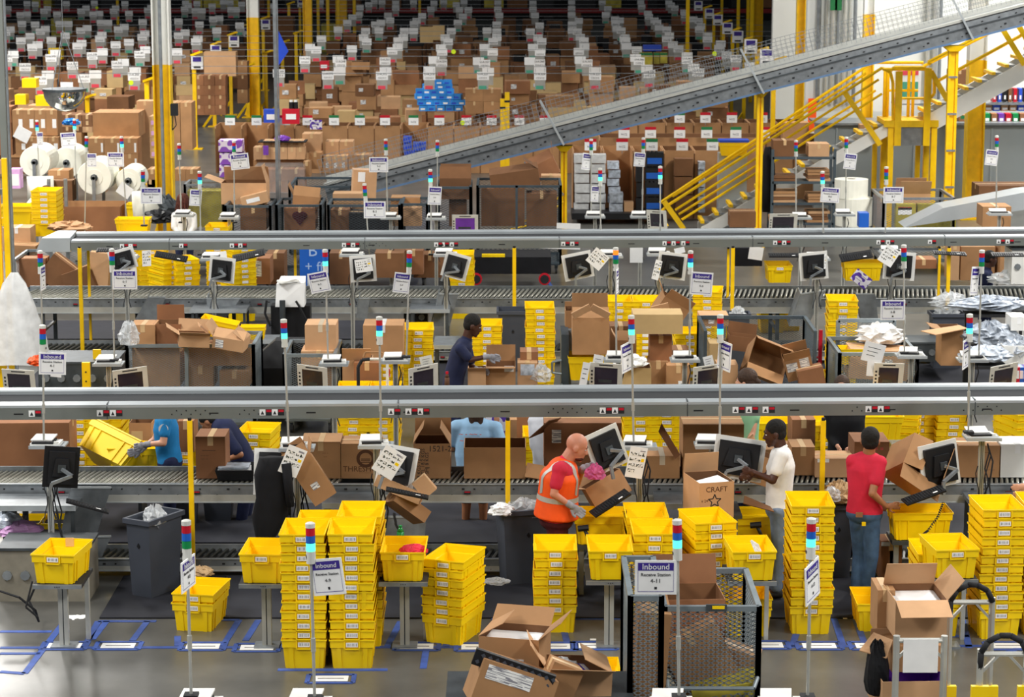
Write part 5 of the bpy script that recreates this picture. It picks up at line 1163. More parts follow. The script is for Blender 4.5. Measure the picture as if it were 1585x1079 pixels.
b=MB(); q=[P(1425,512,Y=33.3),P(1448,518,Y=33.1),P(1497,508,Y=33.4),P(1485,503,Y=33.8)]; c=sum(q,Vector())/4; b.slab(*[v-c for v in q],.01,'card_light'); tag(b.build('cardboard_flap',None,c),'large pale cardboard flap spread on top of the torn open carton','cardboard')
# silver film heaps
for x,y,Y,r,m,lab,sd in ((1535,472,35.5,(.55,.25,.12),'bag_grey','silver film heap on the upper shelf at right edge',1),(1530,520,33.5,(.32,.25,.18),'bag_grey','silver film heap on the middle shelf at right edge',2),(1525,550,32.5,(.3,.2,.12),'bag_grey','silver film heap on the lower shelf beside the last station',3),(1572,540,33,(.22,.2,.16),'bag_grey','silver film bundle at the right picture edge',4)):
    blob(P(x,y,Y=Y),r,m,lab,'film_heap','plastic film',sd,.35,26,16)
for x0,x1,y,Y,lab in ((1495,1590,483,35.5,'black shelf board under the upper silver heap'),(1500,1560,535,33.5,'black shelf board under the middle silver heap'),(1495,1555,562,32.5,'black shelf board under the lower silver heap')):
    p=P((x0+x1)/2,y,Y=Y); w_=(x1-x0)/S(Y); t=T('shelf_unit',lab.replace('shelf board','steel shelf'),'shelf',(p.x,Y,0)); b=MB(); b.box(-w_/2,-.25,p.z-.04,w_/2,.25,p.z,'rubber'); b.build('board',t)
    for sx in(-1,1): b=MB(); b.box(sx*w_*.45-.02,.18,0,sx*w_*.45+.02,.22,p.z,'rubber'); b.build('leg',t)
carton(1565,491,1590,512,33.4,.4,'white box at the right picture edge, upper',m='plastic_white',strip='paper'); carton(1553,536,1588,570,32.8,.4,'white box at the right picture edge, lower',m='plastic_white',strip='paper')
for k,(x,m_) in enumerate(((1572,'red'),(1578,'blue'),(1584,'purple'))):
    b=MB(); b.cbox((0,0,0),(.06,.2,.3),m_); b.cbox((0,-.102,.06),(.04,.004,.1),'paper'); tag(b.build('shopping_bag',None,P(x,585,Y=29.4+k*.1)),f'{m_} upright bag beside the rightmost paper-framed screen','bag')
machine(1395,530,1470,560,36,.6,'low conveyor frame behind the torn open carton','galv_dark')
# ================= R2a stations (Y~38) =================
YC=37.6
R2a=[(195,398,221,262,223,350,'','station at the left end of the far line',(234,303,.34,0,'8-1',.26,0)),
 (330,400,309,265,311,395,'g','station by the tote stacks of the far line',(303,306,.2,30,'8-2',.26,6)),
 (545,394,564,284,572,396,'','station with the tilted code sheet',(580,325,.35,0,'8-3',.27,0)),
 (690,394,666,262,668,395,'g','station left of the open floor of the far line',(673,303,.22,20,'8-4',.29,4)),
 (945,396,929,260,930,395,'g','station under the tilted square chart',(921,300,.16,40,'8-5',.25,6)),
 (1020,393,1022,257,1022,395,'g','station with a round-armed monitor',None),
 (1265,400,1273,265,1275,402,'g','station right of the stairs foot',(1285,302,.3,0,'8-6',.24,4)),
 (1380,390,1372,258,1370,385,'','station under the stair landing',(1383,302,.32,0,'8-7',.26,0))]
for xs,ys,x0,y0,x1,y1,lit,d,sg in R2a:
    t,p=stand(xs,ys,YC,'aluminium post and tray of the '+d,.38); printer((p.x,YC,p.z),0,'dark-edged scale at the '+d,.34)
    signal(x0,y0,x1,y1,38.9,lit,({'g':'green-lit','':'unlit'}[lit])+' signal lamp pole of the '+d,sg)
for x,y,rx,ry,rz,w,h,lab in ((190,402,0,-14,10,.3,.24,'tilted monitor under the left end of the far beam'),(343,418,0,6,-8,.3,.3,'white-framed monitor in front of the far tote stacks'),(562,416,0,-3,6,.3,.32,'dark monitor behind the tilted code sheet'),(705,412,-6,14,-12,.3,.3,'plastic-covered monitor near the open floor'),
 (895,412,0,-10,10,.36,.32,'white-framed monitor hanging at the square chart'),(1040,412,0,6,-4,.34,.32,'wide black monitor with curved arm on the far line'),(1260,412,0,-5,6,.34,.34,'white-framed monitor right of the stairs foot'),(1392,412,0,3,-8,.38,.34,'white-framed monitor at the far right of the far line')):
    monitor_back(P(x,y,Y=37.2),rx,ry,rz,lab,w,h)
chart(227,400,37.0,.14,.24,'barcode chart at the left end of the far line',yaw=30)
chart(563,411,36.9,.26,.2,'tilted code sheet on the dark monitor',roll=-8); chart(925,401,36.9,.26,.26,'square code chart turned like a diamond',roll=40); chart(1017,418,36.9,.14,.3,'narrow dim code chart on the round-armed station',yaw=40,roll=18)
chart(1376,396,36.9,.24,.28,'diamond-turned chart at the far right station',roll=32); chart(1277,405,36.9,.06,.22,'edge-on chart on the station right of the stairs foot',yaw=60)
note(888,400,37.3,.2,.1,8,'white paper on top of the monitor at the square chart',mark=False); note(346,396,37.3,.1,.14,-8,'white paper above the monitor by the tote stacks',mark=False); note(1052,388,37.6,.16,.09,-14,'white paper on the round-armed monitor',mark=False)
note(985,395,41.5,.22,.26,0,'pair of white sheets taped to a far grey post',mark=False); note(866,384,41.5,.7,.03,2,'long white strip under the far beam',mark=False); note(1170,392,41,.24,.22,8,'white board leaning against the black box',mark=False)
for x,y,r,lab in ((265,398,(20,10,0),'black keyboard above the far tote stacks'),(385,396,(25,-12,5),'black keyboard right of the monitor by the tote stacks'),(1215,396,(10,0,0),'black keyboard left of the monitor at the stairs foot'),(1325,397,(30,-8,5),'black keyboard tilted between two far monitors'),(1470,393,(8,3,0),'black keyboard behind the unlit right signal lamp'),(1560,395,(10,0,0),'black keyboard by the white equipment at right edge'),(175,388,(10,0,0),'black keyboard under the left end of the far beam')):
    keyboard(P(x,y,Y=37.4),*r,lab,.5,.18)
# hooded machine & misc far line
b=MB(); b.smooth=False
t=T('label_applicator','white hooded label machine on the far line','machine',(P(450,460,Y=37.2).x,37.2,P(450,472,Y=37.2).z)); b=MB(); b.hexa([(-.22,-.2,.0),(.22,-.2,.0),(.22,.2,.0),(-.22,.2,.0)],[(-.2,-.16,.35),(.24,-.2,.38),(.22,.2,.42),(-.16,.2,.42)],'paper'); b.build('hood',t)
for k in range(4): b=MB(); b.cbox((-.02,-.17-.01*k,.4+.0*k),(.34-.03*k,.1,.02),'plastic_white',Euler((0,-.08*k,.1*k)).to_matrix()); b.build('paper_fold',t)
b=MB(); b.box(-.3,-.1,-.5,.3,.2,0,'black'); b.cyl((-.1,-.3,-.45),(-.1,-.3,.12),.045,'galv_dark',10); b.tube([(-.3,-.2,-.3),(-.38,-.2,-.1),(-.35,-.2,.1)],.02,'rubber',6); b.tube([(.3,-.2,-.3),(.16,-.25,0),(.1,-.25,.1)],.02,'rubber',6); b.build('base',t)
b=MB(); 
# totes on and behind far line
stack(257,None,9,'the left wavy stack behind the far rollers',Y=41.5,rz=.6,hid=3); stack(283,None,9,'the right wavy stack behind the far rollers',Y=41.4,rz=.4,hid=3); stack(238,None,11,'the straight stack left of the wavy stacks',Y=42,hid=5)
stack(210,None,11,'the rear stack right under the far beam at left',Y=43.2,hid=5); stack(368,None,12,'the thin stack right of the monitor by the tote stacks',Y=41,rz=.5,hid=6); stack(715,None,10,'the stack behind the plastic-covered monitor',Y=41.4,hid=4)
stack(340,None,13,'the stack whose top shows behind the white paper',Y=43,hid=7)
tote(P(1204,434,Y=38.7),R_(90)*.0,'yellow tote on the far rollers right of the open floor',sc_=.95)
tote(P(1333,432,Y=38.9),R_(90),'side-on yellow tote on the far rollers before the magazine'); note(1333,432,38.4,.3,.2,38,'dark printed magazine leaning on the far side-on tote','cover_art')
b=MB(); 
stack(1195,None,4,'the pair of totes beneath the far rollers at right',Y=40,hid=1); stack(1220,None,4,'the shaded totes beneath the far rollers beside them',Y=40.2,hid=0); 
carton(1185,436,1200,470,0,.1,'x') if 0 else None
# left region above beam 2
tilted(30,368,44,.5,.5,.42,(0,0,0),'brown carton with white film top at the far left edge',m='card_light',strip='film'); tilted(35,390,43.5,.55,.5,.3,(0,3,0),'brown carton below the film-topped one at the left edge',m='card')
meshcart(22,401,172,42,1.2,None,'mesh cart with leaning cartons behind the far rollers at left',gap=.09,wire=.004,front=False)
tilted(100,428,42.6,.75,.35,.5,(0,38,0),'carton leaning diagonally in the far left mesh cart',m='card_dark'); tilted(52,420,42.6,.5,.4,.5,(0,0,0),'dark carton at the left of the far left mesh cart',m='card_red'); tilted(125,435,42.5,.5,.35,.45,(0,-20,0),'carton leaning right in the far left mesh cart',m='card_dark'); tilted(155,420,42.7,.35,.3,.7,(0,6,0),'light carton strip standing at the right of the far left mesh cart',m='card_light')
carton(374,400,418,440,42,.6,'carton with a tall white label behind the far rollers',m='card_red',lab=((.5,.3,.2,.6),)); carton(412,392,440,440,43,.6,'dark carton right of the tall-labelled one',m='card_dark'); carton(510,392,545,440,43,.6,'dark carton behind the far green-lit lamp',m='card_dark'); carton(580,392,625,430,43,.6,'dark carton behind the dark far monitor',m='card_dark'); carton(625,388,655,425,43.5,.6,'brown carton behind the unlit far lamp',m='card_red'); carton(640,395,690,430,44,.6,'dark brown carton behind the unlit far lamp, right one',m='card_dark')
b=MB(); b.box(-.25,0,-.45,.25,.05,.45,'blue'); c=P(486,415,Y=42.5)
t=T('blue_poster','blue poster board with white figures behind the far line','poster',c); b.build('board',t); lettering('B',.3,'poster_glow',t,(-.02,-.002,.3)); lettering('+ ff',.24,'poster_glow',t,(0,-.002,.02)); b=MB(); b.box(-.12,-.003,-.35,-.02,0,-.1,'bag_grey'); b.box(.02,-.003,-.35,.12,0,-.1,'bag_grey'); b.build('white_figure',t)  # poster figures glow faintly by emission; the board holds no lamp
# black flat trailer behind post 796
t=T('flat_trailer','black flat trailer with red-rimmed wheels on the open floor','trailer',(P(790,400,Y=45).x,45,0)); a=P(735,388,Y=45); w_=125/S(45); b=MB(); b.box(-w_/2,-.5,a.z-.36,w_/2,.5,a.z-.05,'black_soft'); b.build('bed',t)
for sx in (-1,1): b=MB(); b.cyl((sx*w_*.42,-.55,a.z-.45),(sx*w_*.42,-.48,a.z-.45),.11,'red',16); b.cyl((sx*w_*.42,-.57,a.z-.45),(sx*w_*.42,-.55,a.z-.45),.08,'rubber',12); b.build('wheel',t)
b=MB(); b.box(-w_*.35,-.5,a.z-.05,-.1,-.4,a.z,'yellow'); b.build('yellow_strip',t)
carton(1136,384,1180,412,41.5,.5,'black square box behind the far rollers',m='black_soft',tape=False)
carton(1410,402,1450,416,43,.5,'brown carton behind the far right monitor',m='card_red'); carton(1470,378,1485,434,42.5,.5,'narrow upright carton behind the far right post',m='card_light'); carton(1487,382,1540,434,42.6,.6,'tall brown carton behind the far navy-clad person',m='card'); carton(1548,380,1578,430,42.4,.6,'brown carton with two white labels at the far right',m='card',lab=((.3,.75,.4,.2),(.3,.35,.4,.2)))
machine(1565,385,1600,440,38.5,.6,'pale equipment box at the right edge of the far line','plastic_white')
blob(P(1560,432,Y=38.8),(.3,.25,.12),'wrap','clear film heap on the far rollers at right','plastic_film','plastic sheet',12,.3)
# ================= stations R2b (Y~43.5) =================
YE=43.4
R2b=[(285,333,277,222,281,345,'','station left of the yellow mesh panel',None,.36),
 (355,337,362,218,363,345,'','station before the open-flapped carton',(371,250,.33,0,'9-2',.28,-6),.36),
 (605,337,597,215,600,340,'','station left of the incline conveyor foot',(586,255,.34,0,'9-3',.27,0),.36),
 (675,338,677,217,677,345,'','station in front of the incline conveyor foot',None,.36),
 (921,335,915,215,915,340,'','station before the white wrapped packs',(908,250,.18,30,'9-5',.3,8),.36),
 (991,335,996,213,994,335,'','station before the black bottle packs',(990,247,.2,0,'9-6',.25,4),.36),
 (1240,337,1232,217,1232,330,'','station before the carton shelf rack',None,.36),
 (1307,332,1310,212,1309,330,'','station before the right foam rolls',(1316,250,.22,0,'9-7',.28,6),.36),
 (1547,331,1543,210,1542,330,'','station at the pale ramp on the far right',(1535,244,.22,0,'9-8',.28,6),.42)]
for xs,ys,x0,y0,x1,y1,lit,d,sg,w in R2b:
    t,p=stand(xs,ys,YE,'slim post and tray of the '+d,w); printer((p.x,YE,p.z),0,'flat scale at the '+d,w*.9)
    signal(x0,y0,x1,y1,YE+.3,lit,'unlit signal lamp pole of the '+d,sg)
signal(57,186,66,405,48,'g','green-lit signal lamp pole behind the leftmost foam roll',(62,215,.12,30,'9-9',.26,0))
signal(115,184,121,405,48,'g','green-lit signal lamp pole between the first two foam rolls',(106,216,.3,0,'9-0',.27,-4))
signal(134,211,130,415,45,'','unlit signal lamp pole in front of the foam rolls',(142,248,.17,0,'9-1',.25,0))
signal(188,211,200,415,45,'g','green-lit signal lamp pole above the smallest foam roll',(179,247,.3,0,'9-1',.26,0))
for x,y,yaw,lab,g,w in ((720,347,0,'screen with purple glow above the far beam',"tape_purple",.4),(1017,340,-20,'dim small screen above the far beam at the stair foot','screen',.3),(1212,345,4,'white-framed screen above the far beam below the carton rack','screen',.44)): monitor_front(P(x,y,Y=43),16,0,yaw,lab,w,.3,g)
note(880,350,43,.42,.1,2,'white sheet lying above the far beam',mark=False)
# ================= mesh carts of the third aisle =================
def mc(x0,y0,x1,Y,d,lab,**k): return meshcart(x0,y0,x1,Y,d,None,lab,gap=.09,wire=.004,**k)
mc(349,318,418,45,1.1,'dark mesh cart under the wide open carton',m='cart_dark'); mc(428,317,496,45,1.1,'mesh cart with a heart-marked carton',m='cart_dark'); mc(448,288,544,48,1.6,'empty dark cage behind the heart-marked carton',m='cart_dark')
mc(508,317,618,45,1.0,'mesh cart left of the incline conveyor foot',m='cart_dark'); mc(622,315,661,45.1,1.0,'mesh cart with a pale carton below the incline',m='cart_dark'); mc(676,289,728,46.5,1.2,'dark mesh cart below the incline conveyor',m='cart_dark'); mc(739,287,868,46.6,1.3,'wide dark mesh cart full of shaded cartons below the incline',m='cart_dark')
mc(1368,306,1477,47,1.5,'pale mesh pen with yellow-green panels below the stair landing',m='galv')
for x0,lab in ((1387,'yellow-green panel with a red notice in the pale mesh pen'),(1420,'yellow-green panel next to the noticed one'),(1450,'yellow-green panel at the right of the mesh pen')):
    carton(x0,316,x0+30,352,47.3,.2,lab,m='olive_bag',tape=False,lab=((.1,.55,.7,.3,'paper'),(.1,.75,.7,.12,'red')) if x0==1387 else ())
carton(1392,300,1440,318,47.6,.6,'brown carton with peaked flaps on the mesh pen',m='card_light',fl=(120,60,None,None))
tilted(380,297,46,.85,.6,.4,(0,0,0),'wide open carton with pale spread flaps',fl=(None,60,160,75),m='card_light',inner='card_dark')
tilted(395,308,45.6,.5,.3,.2,(0,-14,0),'low carton with white labels in the wide open carton',m='card_light',lab=((.2,.3,.5,.4,'paper'),))
carton(372,322,412,356,45.4,.6,'dark carton in the cart under the wide open carton',m='card_dark'); carton(440,322,488,356,45.4,.6,'carton with a red heart print',m='card_red')
b=MB(); b.ball((-.06,0,.05),(.08,.01,.08),'maroon',10,6); b.ball((.06,0,.05),(.08,.01,.08),'maroon',10,6); b.add([(-.13,-.005,.03),(.13,-.005,.03),(0,-.005,-.14)],[(0,1,2)],'maroon')
for o in list(bpy.data.objects):
    if o.get('label')=='carton with a red heart print': b.build('printed_heart',o,(0,-.31,.22))
carton(512,325,540,356,45.4,.5,'brown carton at the left of the cart near the incline foot',m='card_dark'); carton(540,330,605,356,45.3,.5,'black lidded box in the cart near the incline foot',m='black')
carton(604,322,652,350,45.6,.5,'pale carton in the cart below the incline',m='card_light'); tilted(563,292,47,.45,.4,.75,(0,3,8),'tall taped carton left of the incline foot',m='card_light',lab=((.2,.7,.3,.25,'paper'),),strip='film')
carton(515,300,560,318,46.2,.5,'flat carton left of the tall taped one',m='card_light'); tilted(475,310,46,.5,.4,.2,(0,5,0),'opened low carton over the heart-marked cart',fl=(60,None,120,None),m='card')
carton(605,306,650,318,46,.5,'slanted shaded carton below the incline foot',m='card')
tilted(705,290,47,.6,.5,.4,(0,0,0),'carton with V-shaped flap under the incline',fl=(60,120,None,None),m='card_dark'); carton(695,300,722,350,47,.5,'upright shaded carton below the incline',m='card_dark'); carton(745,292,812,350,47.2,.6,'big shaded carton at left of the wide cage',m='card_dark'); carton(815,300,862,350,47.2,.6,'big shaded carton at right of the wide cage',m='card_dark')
tilted(797,277,47.6,.95,.6,.34,(0,-8,0),'wide open carton with white stickers under the incline middle',fl=(20,None,None,40),m='card_dark',inner='black_soft'); tilted(842,262,49,.55,.5,.34,(0,-26,0),'tilted carton behind the slim yellow support',fl=(40,None,None,110),m='card_red')  # dark card and black inside paint in the shadow beneath the incline
carton(838,272,868,290,48,.4,'small blue-capped carton on a shelf by the slim support',m='card_light')
# ================= row of tall corrugated bins =================
def gaylord(x0,x1,yt,Y,lab,h=None,m='card',d=1.1,open_front=False):
    a=P(x0,yt,Y=Y); c=P(x1,yt,Y=Y); w=c.x-a.x; h=h or a.z
    t=T('corrugated_bin',lab,'bin',((a.x+c.x)/2,Y+d/2,0)); b=MB()
    if open_front:
        b.box(-w/2,-d/2,0,-w/2+.02,d/2,h,m); b.box(w/2-.02,-d/2,0,w/2,d/2,h,m); b.box(-w/2+.02,d/2-.02,0,w/2-.02,d/2,h,m)
    else: b.tray([(w,d,0),(w,d,h)],.02,m,'card_dark')
    b.build('body',t); b=MB(); b.box(-w/2-.01,-d/2-.012,h-.07,-w/2+.02,-d/2,h,'card_light'); b.box(-w/2-.004,-d/2-.01,0,-w/2+.012,-d/2,h-.07,'card_dark'); b.build('edge_fold',t); return t
x=333; k=0; YG=64.5
while x<868:
    t=gaylord(x,x+40.6,195,YG,f'corrugated cardboard bin, {ORD[k] if k<20 else k} from the left in the long bin row',open_front=(k in (0,1,2,7))); x+=41; k+=1
signs1=[(356,'sign_green'),(397,'sign_green'),(441,'red'),(476,'red'),(517,'sign_green'),(557,'sign_green'),(596,'red'),(640,'sign_green'),(680,'red'),(722,'red'),(761,'red'),(804,'red'),(843,'red'),(885,'red')]
signs2=[(1052,'sign_green'),(1092,'red'),(1133,'red'),(1180,'red')]
signs3=[(966,'red'),(1007,'red'),(1052,'red'),(1094,'sign_green'),(1139,'sign_green'),(1183,'red'),(1225,'sign_green')]
signs4=[(914,'red'),(963,'red'),(1009,'sign_green'),(1056,'red'),(1103,'sign_green')]
SG={}
def binsign(x,y,Y,m,lab):
    if m not in SG:
        b=MB(); b.box(-.13,0,-.13,.13,.01,.06,'paper'); b.box(-.07,-.004,-.07,.07,0,-.02,'print'); me=b.mesh('price_card'); b=MB(); b.box(-.13,-.002,.06,.13,.01,.13,m); SG[m]=(me,b.mesh('colour_header'))
    o=tag(put(SG[m][0],'bin_sign',None,P(x,y,Y=Y)),lab,'sign','bin row signs'); put(SG[m][1],'colour_header',o)
    b=MB(); b.box(-.008,.01,-.2,.008,.02,0,'galv'); b.build('clip_stake',o)
nm={'sign_green':'green','red':'red'}
for lst,y,Y,ds in ((signs1,186,YG-.05,'long bin row'),(signs2,182,62,'rear bin row behind the stairs'),(signs3,205,57.8,'middle bin row behind the stairs'),(signs4,224,55,'front bin row behind the stairs')):
    for i,(x,m) in enumerate(lst): binsign(x,y,Y,m,f'{nm[m]}-headed bin sign, {ORD[i]} from left on the {ds}')
for i,x in enumerate(range(945,1230,43)): gaylord(x,x+42,190,62.2,f'corrugated bin, {ORD[i]} from the left in the rear row behind the stairs')
for i,x in enumerate(range(928,1240,43)): gaylord(x,x+42,213,58,f'corrugated bin, {ORD[i]} from the left in the middle row behind the stairs')
for i,x in enumerate(range(887,1120,47)): gaylord(x,x+46,233,55,f'tall corrugated bin, {ORD[i]} from the left in the front row behind the stairs',open_front=i<3)
# packs in front bins
def packs(x0,x1,y0,y1,nx,ny,Y,m,lab,grp,name='wrapped_pack',cat='pack',d=.3,extra=None):
    s=S(Y); w=(x1-x0)/nx/s; h=(y1-y0)/ny/s; b=MB(); g=.012
    b.box(-w/2+g,0,g,w/2-g,d,h-g,m); me=b.mesh(name); e=None
    if extra: b=MB(); extra(b,w,h); e=b.mesh('printed_band')
    for j in range(ny):
        for i in range(nx):
            p=P(x0+(i+.5)*(x1-x0)/nx,y1-(j)*(y1-y0)/ny,Y=Y); q=f', {nth(j,ny)} of its column' if ny>1 else ''
            col=(('left','right') if nx==2 else ('left','middle','right') if nx==3 else [ORD[k] for k in range(nx)])[i]+(' column' if nx>1 else '') if nx>1 else ''
            o=put(me,name,None,p+Vector((random.uniform(-.015,.015),random.uniform(-.04,.04),0))); tag(o,f'{lab}{", "+col if col else ""}{q}',cat,grp)
            if e: put(e,'printed_band',o)
packs(888,938,238,330,2,6,54.7,'wrap','white film pack','film-wrapped packs',extra=lambda b,w,h: b.box(-w/2+.02,.01,.02,w/2-.02,.25,h-.02,'tee_white'))
packs(940,960,250,315,1,5,54.8,'bag_grey','small clear-lidded box beside white packs','clear-lidded boxes'); packs(943,965,298,332,1,2,54.3,'bag_grey','larger clear box at the foot of the brown panel','larger clear boxes'); packs(966,982,312,332,1,1,54.3,'card_light','grey carton beside the larger clear boxes','grey carton')
packs(984,996,258,330,1,3,54.4,'black','slim black case in the bottle-pack pile','slim black cases'); packs(998,1027,235,328,1,4,54.4,'black','black bottle pack under a green-headed sign','black bottle packs',extra=lambda b,w,h: (b.box(-w/2+.04,-.005,h*.2,w/2-.05,0,h*.6,'blue') ,[b.cyl((-w/2+.06+k*.09,.03,h-.02),(-w/2+.06+k*.09,.03,h+.02),.035,'rubber',8) for k in range(int(w/.09)-1)]))
packs(1044,1074,245,330,1,3,54.6,'card_dark','shaded carton in the third front bin','shaded bin cartons'); packs(1080,1092,250,330,1,6,54.6,'bag_grey','grey wrapped tray at the edge of the fourth front bin','grey wrapped trays')
b=MB(); b.box(0,0,0,2.0,1,.14,'black'); tag(b.build('pallet',None,P(885,340,Y=54)),'black plastic pallet under the wrapped packs','pallet')
# grey pillar with tote
p=P(1135,345,Y=52.9); b=MB(); w=44/S(52.9); b.box(-w/2,-.2,0,w/2,.2,P(0,240,Y=52.9).z,'beam_light'); tag(b.build('electrical_cabinet',None,(p.x,53.4,0)),'pale grey upright cabinet topped with a yellow tote behind the stairs','cabinet')
tt_=tote(P(1135,240,Y=53.2),R_(90),'yellow tote with a blue lid on the grey cabinet'); b=MB(); b.box(-.225,-.325,.292,.225,.325,.34,'lid_blue'); b.build('lid',tt_)
b=MB(); b.smooth=True; b.loft([((0,0,0),.1,.07,0),((.02,0,.5),.17,.1,.2),((0,0,1.0),.16,.09,.4),((0,0,1.35),.07,.05,.2)],'black_soft',12); tag(b.build('hanging_coat',None,P(1187,328,Y=50.8)),'black coat hanging on the stair support','coat')
# shelf rack of flattened cartons
t=T('carton_rack','dark steel shelf rack holding flattened and folded cartons','rack',(P(1243,345,Y=50.5).x,50.6,0)); w=96/S(50.5)
for sx in(-1,1):
    for yy in (0,.6): b=MB(); b.box(sx*w/2-.03,yy,0,sx*w/2+.03,yy+.04,P(0,232,Y=50.5).z,'cart_dark'); b.build('upright',t)
lv=[]
for yy in (243,281,314,345):
    z=P(0,yy,Y=50.6).z; lv.append(z); b=MB(); b.box(-w/2,0,z-.05,w/2,.62,z,'cart_dark'); b.build('shelf',t)
rn=random.Random(3)
for li,z in enumerate(lv):
    for xi,(u,ww) in enumerate(((-.3,.5),(.25,.45))):
        n=rn.choice((2,3,4)) if li!=0 else 1
        if li==0:
            hh=.33 if xi==0 else .26; carton3((t.location.x+u*w,50.95,z),ww*.95,.5,hh,f'folded brown carton on the top shelf of the dark rack, {"left" if xi==0 else "right"}',None,'card_dark' if xi==0 else 'card_light')
            continue
        for q in range(n):
            b=MB(); b.box(-ww/2,-.28,0,ww/2,.28,.05,rn.choice(('card_light','card','card_dark'))); tag(b.build('flattened_carton',None,(t.location.x+u*w+rn.uniform(-.03,.03),50.95,z+q*.06),(0,0,rn.uniform(-.05,.05))),f'{nth(q,n)} flattened carton, {"left" if xi==0 else "right"} pile, {ORD[li]} shelf of dark rack','cardboard','flattened cartons on the dark rack')
# foam rolls
def foam(x,y,rpx,Y,lab,rz=0):
    c=P(x,y,Y=Y); r=rpx/S(Y,2); t=T('foam_roll',lab,'roll',c,rz=rz); b=MB(); b.smooth=False
    n=28; prof=[(.16,0),(r*.97,0),(r,.03),(r,.95),(r*.97,.98),(.16,.98)]
    vs=[];fs=[]
    for (rr,yy) in prof:
        for i in range(n): a=2*math.pi*i/n; vs.append((rr*math.cos(a),yy,rr*math.sin(a)))
    for j in range(len(prof)-1):
        for i in range(n): k=(i+1)%n; fs.append((j*n+i,j*n+k,(j+1)*n+k,(j+1)*n+i))
    b.add(vs,fs,'foam'); b.build('foam_web',t)
    b=MB(); b.cyl((0,-.01,0),(0,.95,0),.16,'foam',20); b.build('core_plug',t); b=MB(); b.cyl((0,-.12,0),(0,.1,0),.035,'galv_dark',8); b.cyl((0,-.05,0),(0,-.01,0),.07,'galv_dark',8); b.build('spindle',t)
    b=MB(); b.box(-.03,-.12,-c.z,.03,-.06,.05,'galv'); b.build('stand_leg',t); b=MB(); b.box(-.03,1.0,-c.z,.03,1.06,.05,'galv'); b.build('stand_leg',t)
foam(54,251,24,48.5,'leftmost large white foam roll on a stand'); foam(103,252,24,49.8,'second large white foam roll from the left'); foam(146,275,27,47.3,'biggest white foam roll, third from the left'); foam(199,280,20,47.6,'smallest upright white foam roll beside the yellow column')
for (x,y0,y1,r,Y,lab) in ((1321,280,309,.33,48,'short white foam roll standing on another beside the mesh pen'),(1325,309,352,.36,48,'lower white foam roll standing beside the mesh pen')):
    p=P(x,y1,Y=Y); z1=P(x,y0,Y=Y).z; b=MB(); b.cyl((0,0,0),(0,0,z1-p.z),r,'foam',24); b.cyl((0,0,z1-p.z),(0,0,z1-p.z+.004),.08,'core',12); tag(b.build('foam_roll',None,p+Vector((0,.36,0))),lab,'roll')
b=MB(); b.smooth=True; b.cyl((0,0,0),(.5,.1,0),.25,'foam',20); tag(b.build('foam_roll',None,P(42,293,Y=47.5)),'small white foam roll lying below the leftmost large roll','roll')
b=MB(); b.smooth=True; b.loft([((0,0,-.6),.12,.1,0),((.1,0,-.2),.25,.2,0),((.02,0,.1),.18,.15,0)],'foam',12); tag(b.build('foam_sheet',None,P(217,305,Y=45.5)),'white foam sheet trailing below the smallest roll','foam')
for k,x in enumerate((76,102)): 
    b=MB(); p=P(x,300,Y=46.8); z=P(x,277,Y=46.8).z; b.box(-.03,-.03,0,.03,.03,z,'galv'); tag(b.build('stand_leg_post',None,(p.x,46.8,0)),f'grey vertical strut {"left" if k==0 else "right"} of the carton under the second foam roll','post')
# dome mirror
c=P(100,141,Y=49); r=33/S(49,3); t=T('dome_mirror','hanging half-dome safety mirror above the foam rolls','mirror',c); b=MB(); b.smooth=True
n=24; vs=[];fs=[]
for j in range(7):
    a=math.pi/2*j/6
    for i in range(n): q=2*math.pi*i/n; vs.append((r*math.cos(a)*math.cos(q),r*math.cos(a)*math.sin(q),-r*.95*math.sin(a)))
for j in range(6):
    for i in range(n): k=(i+1)%n; fs.append((j*n+i,j*n+k,(j+1)*n+k,(j+1)*n+i))
b.add(vs,fs,'chrome'); b.build('dome',t); b=MB(); b.cyl((0,0,0),(0,0,.05),r*1.03,'galv_dark',24); b.build('rim',t); b=MB()
for i in range(3): a=i*2.1; b.cyl((r*.9*math.cos(a),r*.9*math.sin(a),.05),(0,0,1.2),.008,'galv',5)
b.cyl((0,0,1.2),(0,0,6),.008,'galv',5); b.build('hanging_wire',t)
# left region big carton etc
carton(83,320,186,365,46.1,.95,'large low open carton in front of the foam rolls',fl=(None,None,None,None),m='card_red',inner='card')
stack(70,None,7,'the yellow stack at the left of the large low carton',Y=44.2,z0=.35) if 0 else None
zz=P(70,366,Y=44.5).z
for i in range(6): tote((P(70,360,Y=44.5).x,44.8,max(0,zz)+i*PITCHZ*1.12),0,f'yellow tote, {nth(i,6)} in the stack left of the large low carton','yellow stack left of the large low carton',sc_=1.12)
tote(P(35,348,Y=45.5),R_(90),'side-on yellow tote at the far left above the far beam',sc_=1.3)
tote(P(207,362,Y=44),R_(90),'yellow tote seen at the foot of the big yellow column'); tote(P(222,338,Y=46.5),R_(90),'small yellow tote left of the big yellow column'); blob(P(108,352,Y=43.5),(.35,.25,.1),'card_light','crushed cardboard and film in front of the large low carton','crushed_carton','cardboard',3,.35)
carton(75,264,107,283,48.0,.5,'brown carton under the second foam roll, upper',m='card'); carton(70,280,112,312,47.6,.5,'brown carton under the second foam roll, lower',m='card_dark')
blob(P(245,338,Y=45),(.28,.2,.15),'black','black equipment heap at the foot of the big column','equipment_heap','equipment',4,.3); blob(P(255,325,Y=46),(.3,.2,.25),'galv_dark','grey tangled machine at the foot of the big column','tangled_machine','machine',2,.3)
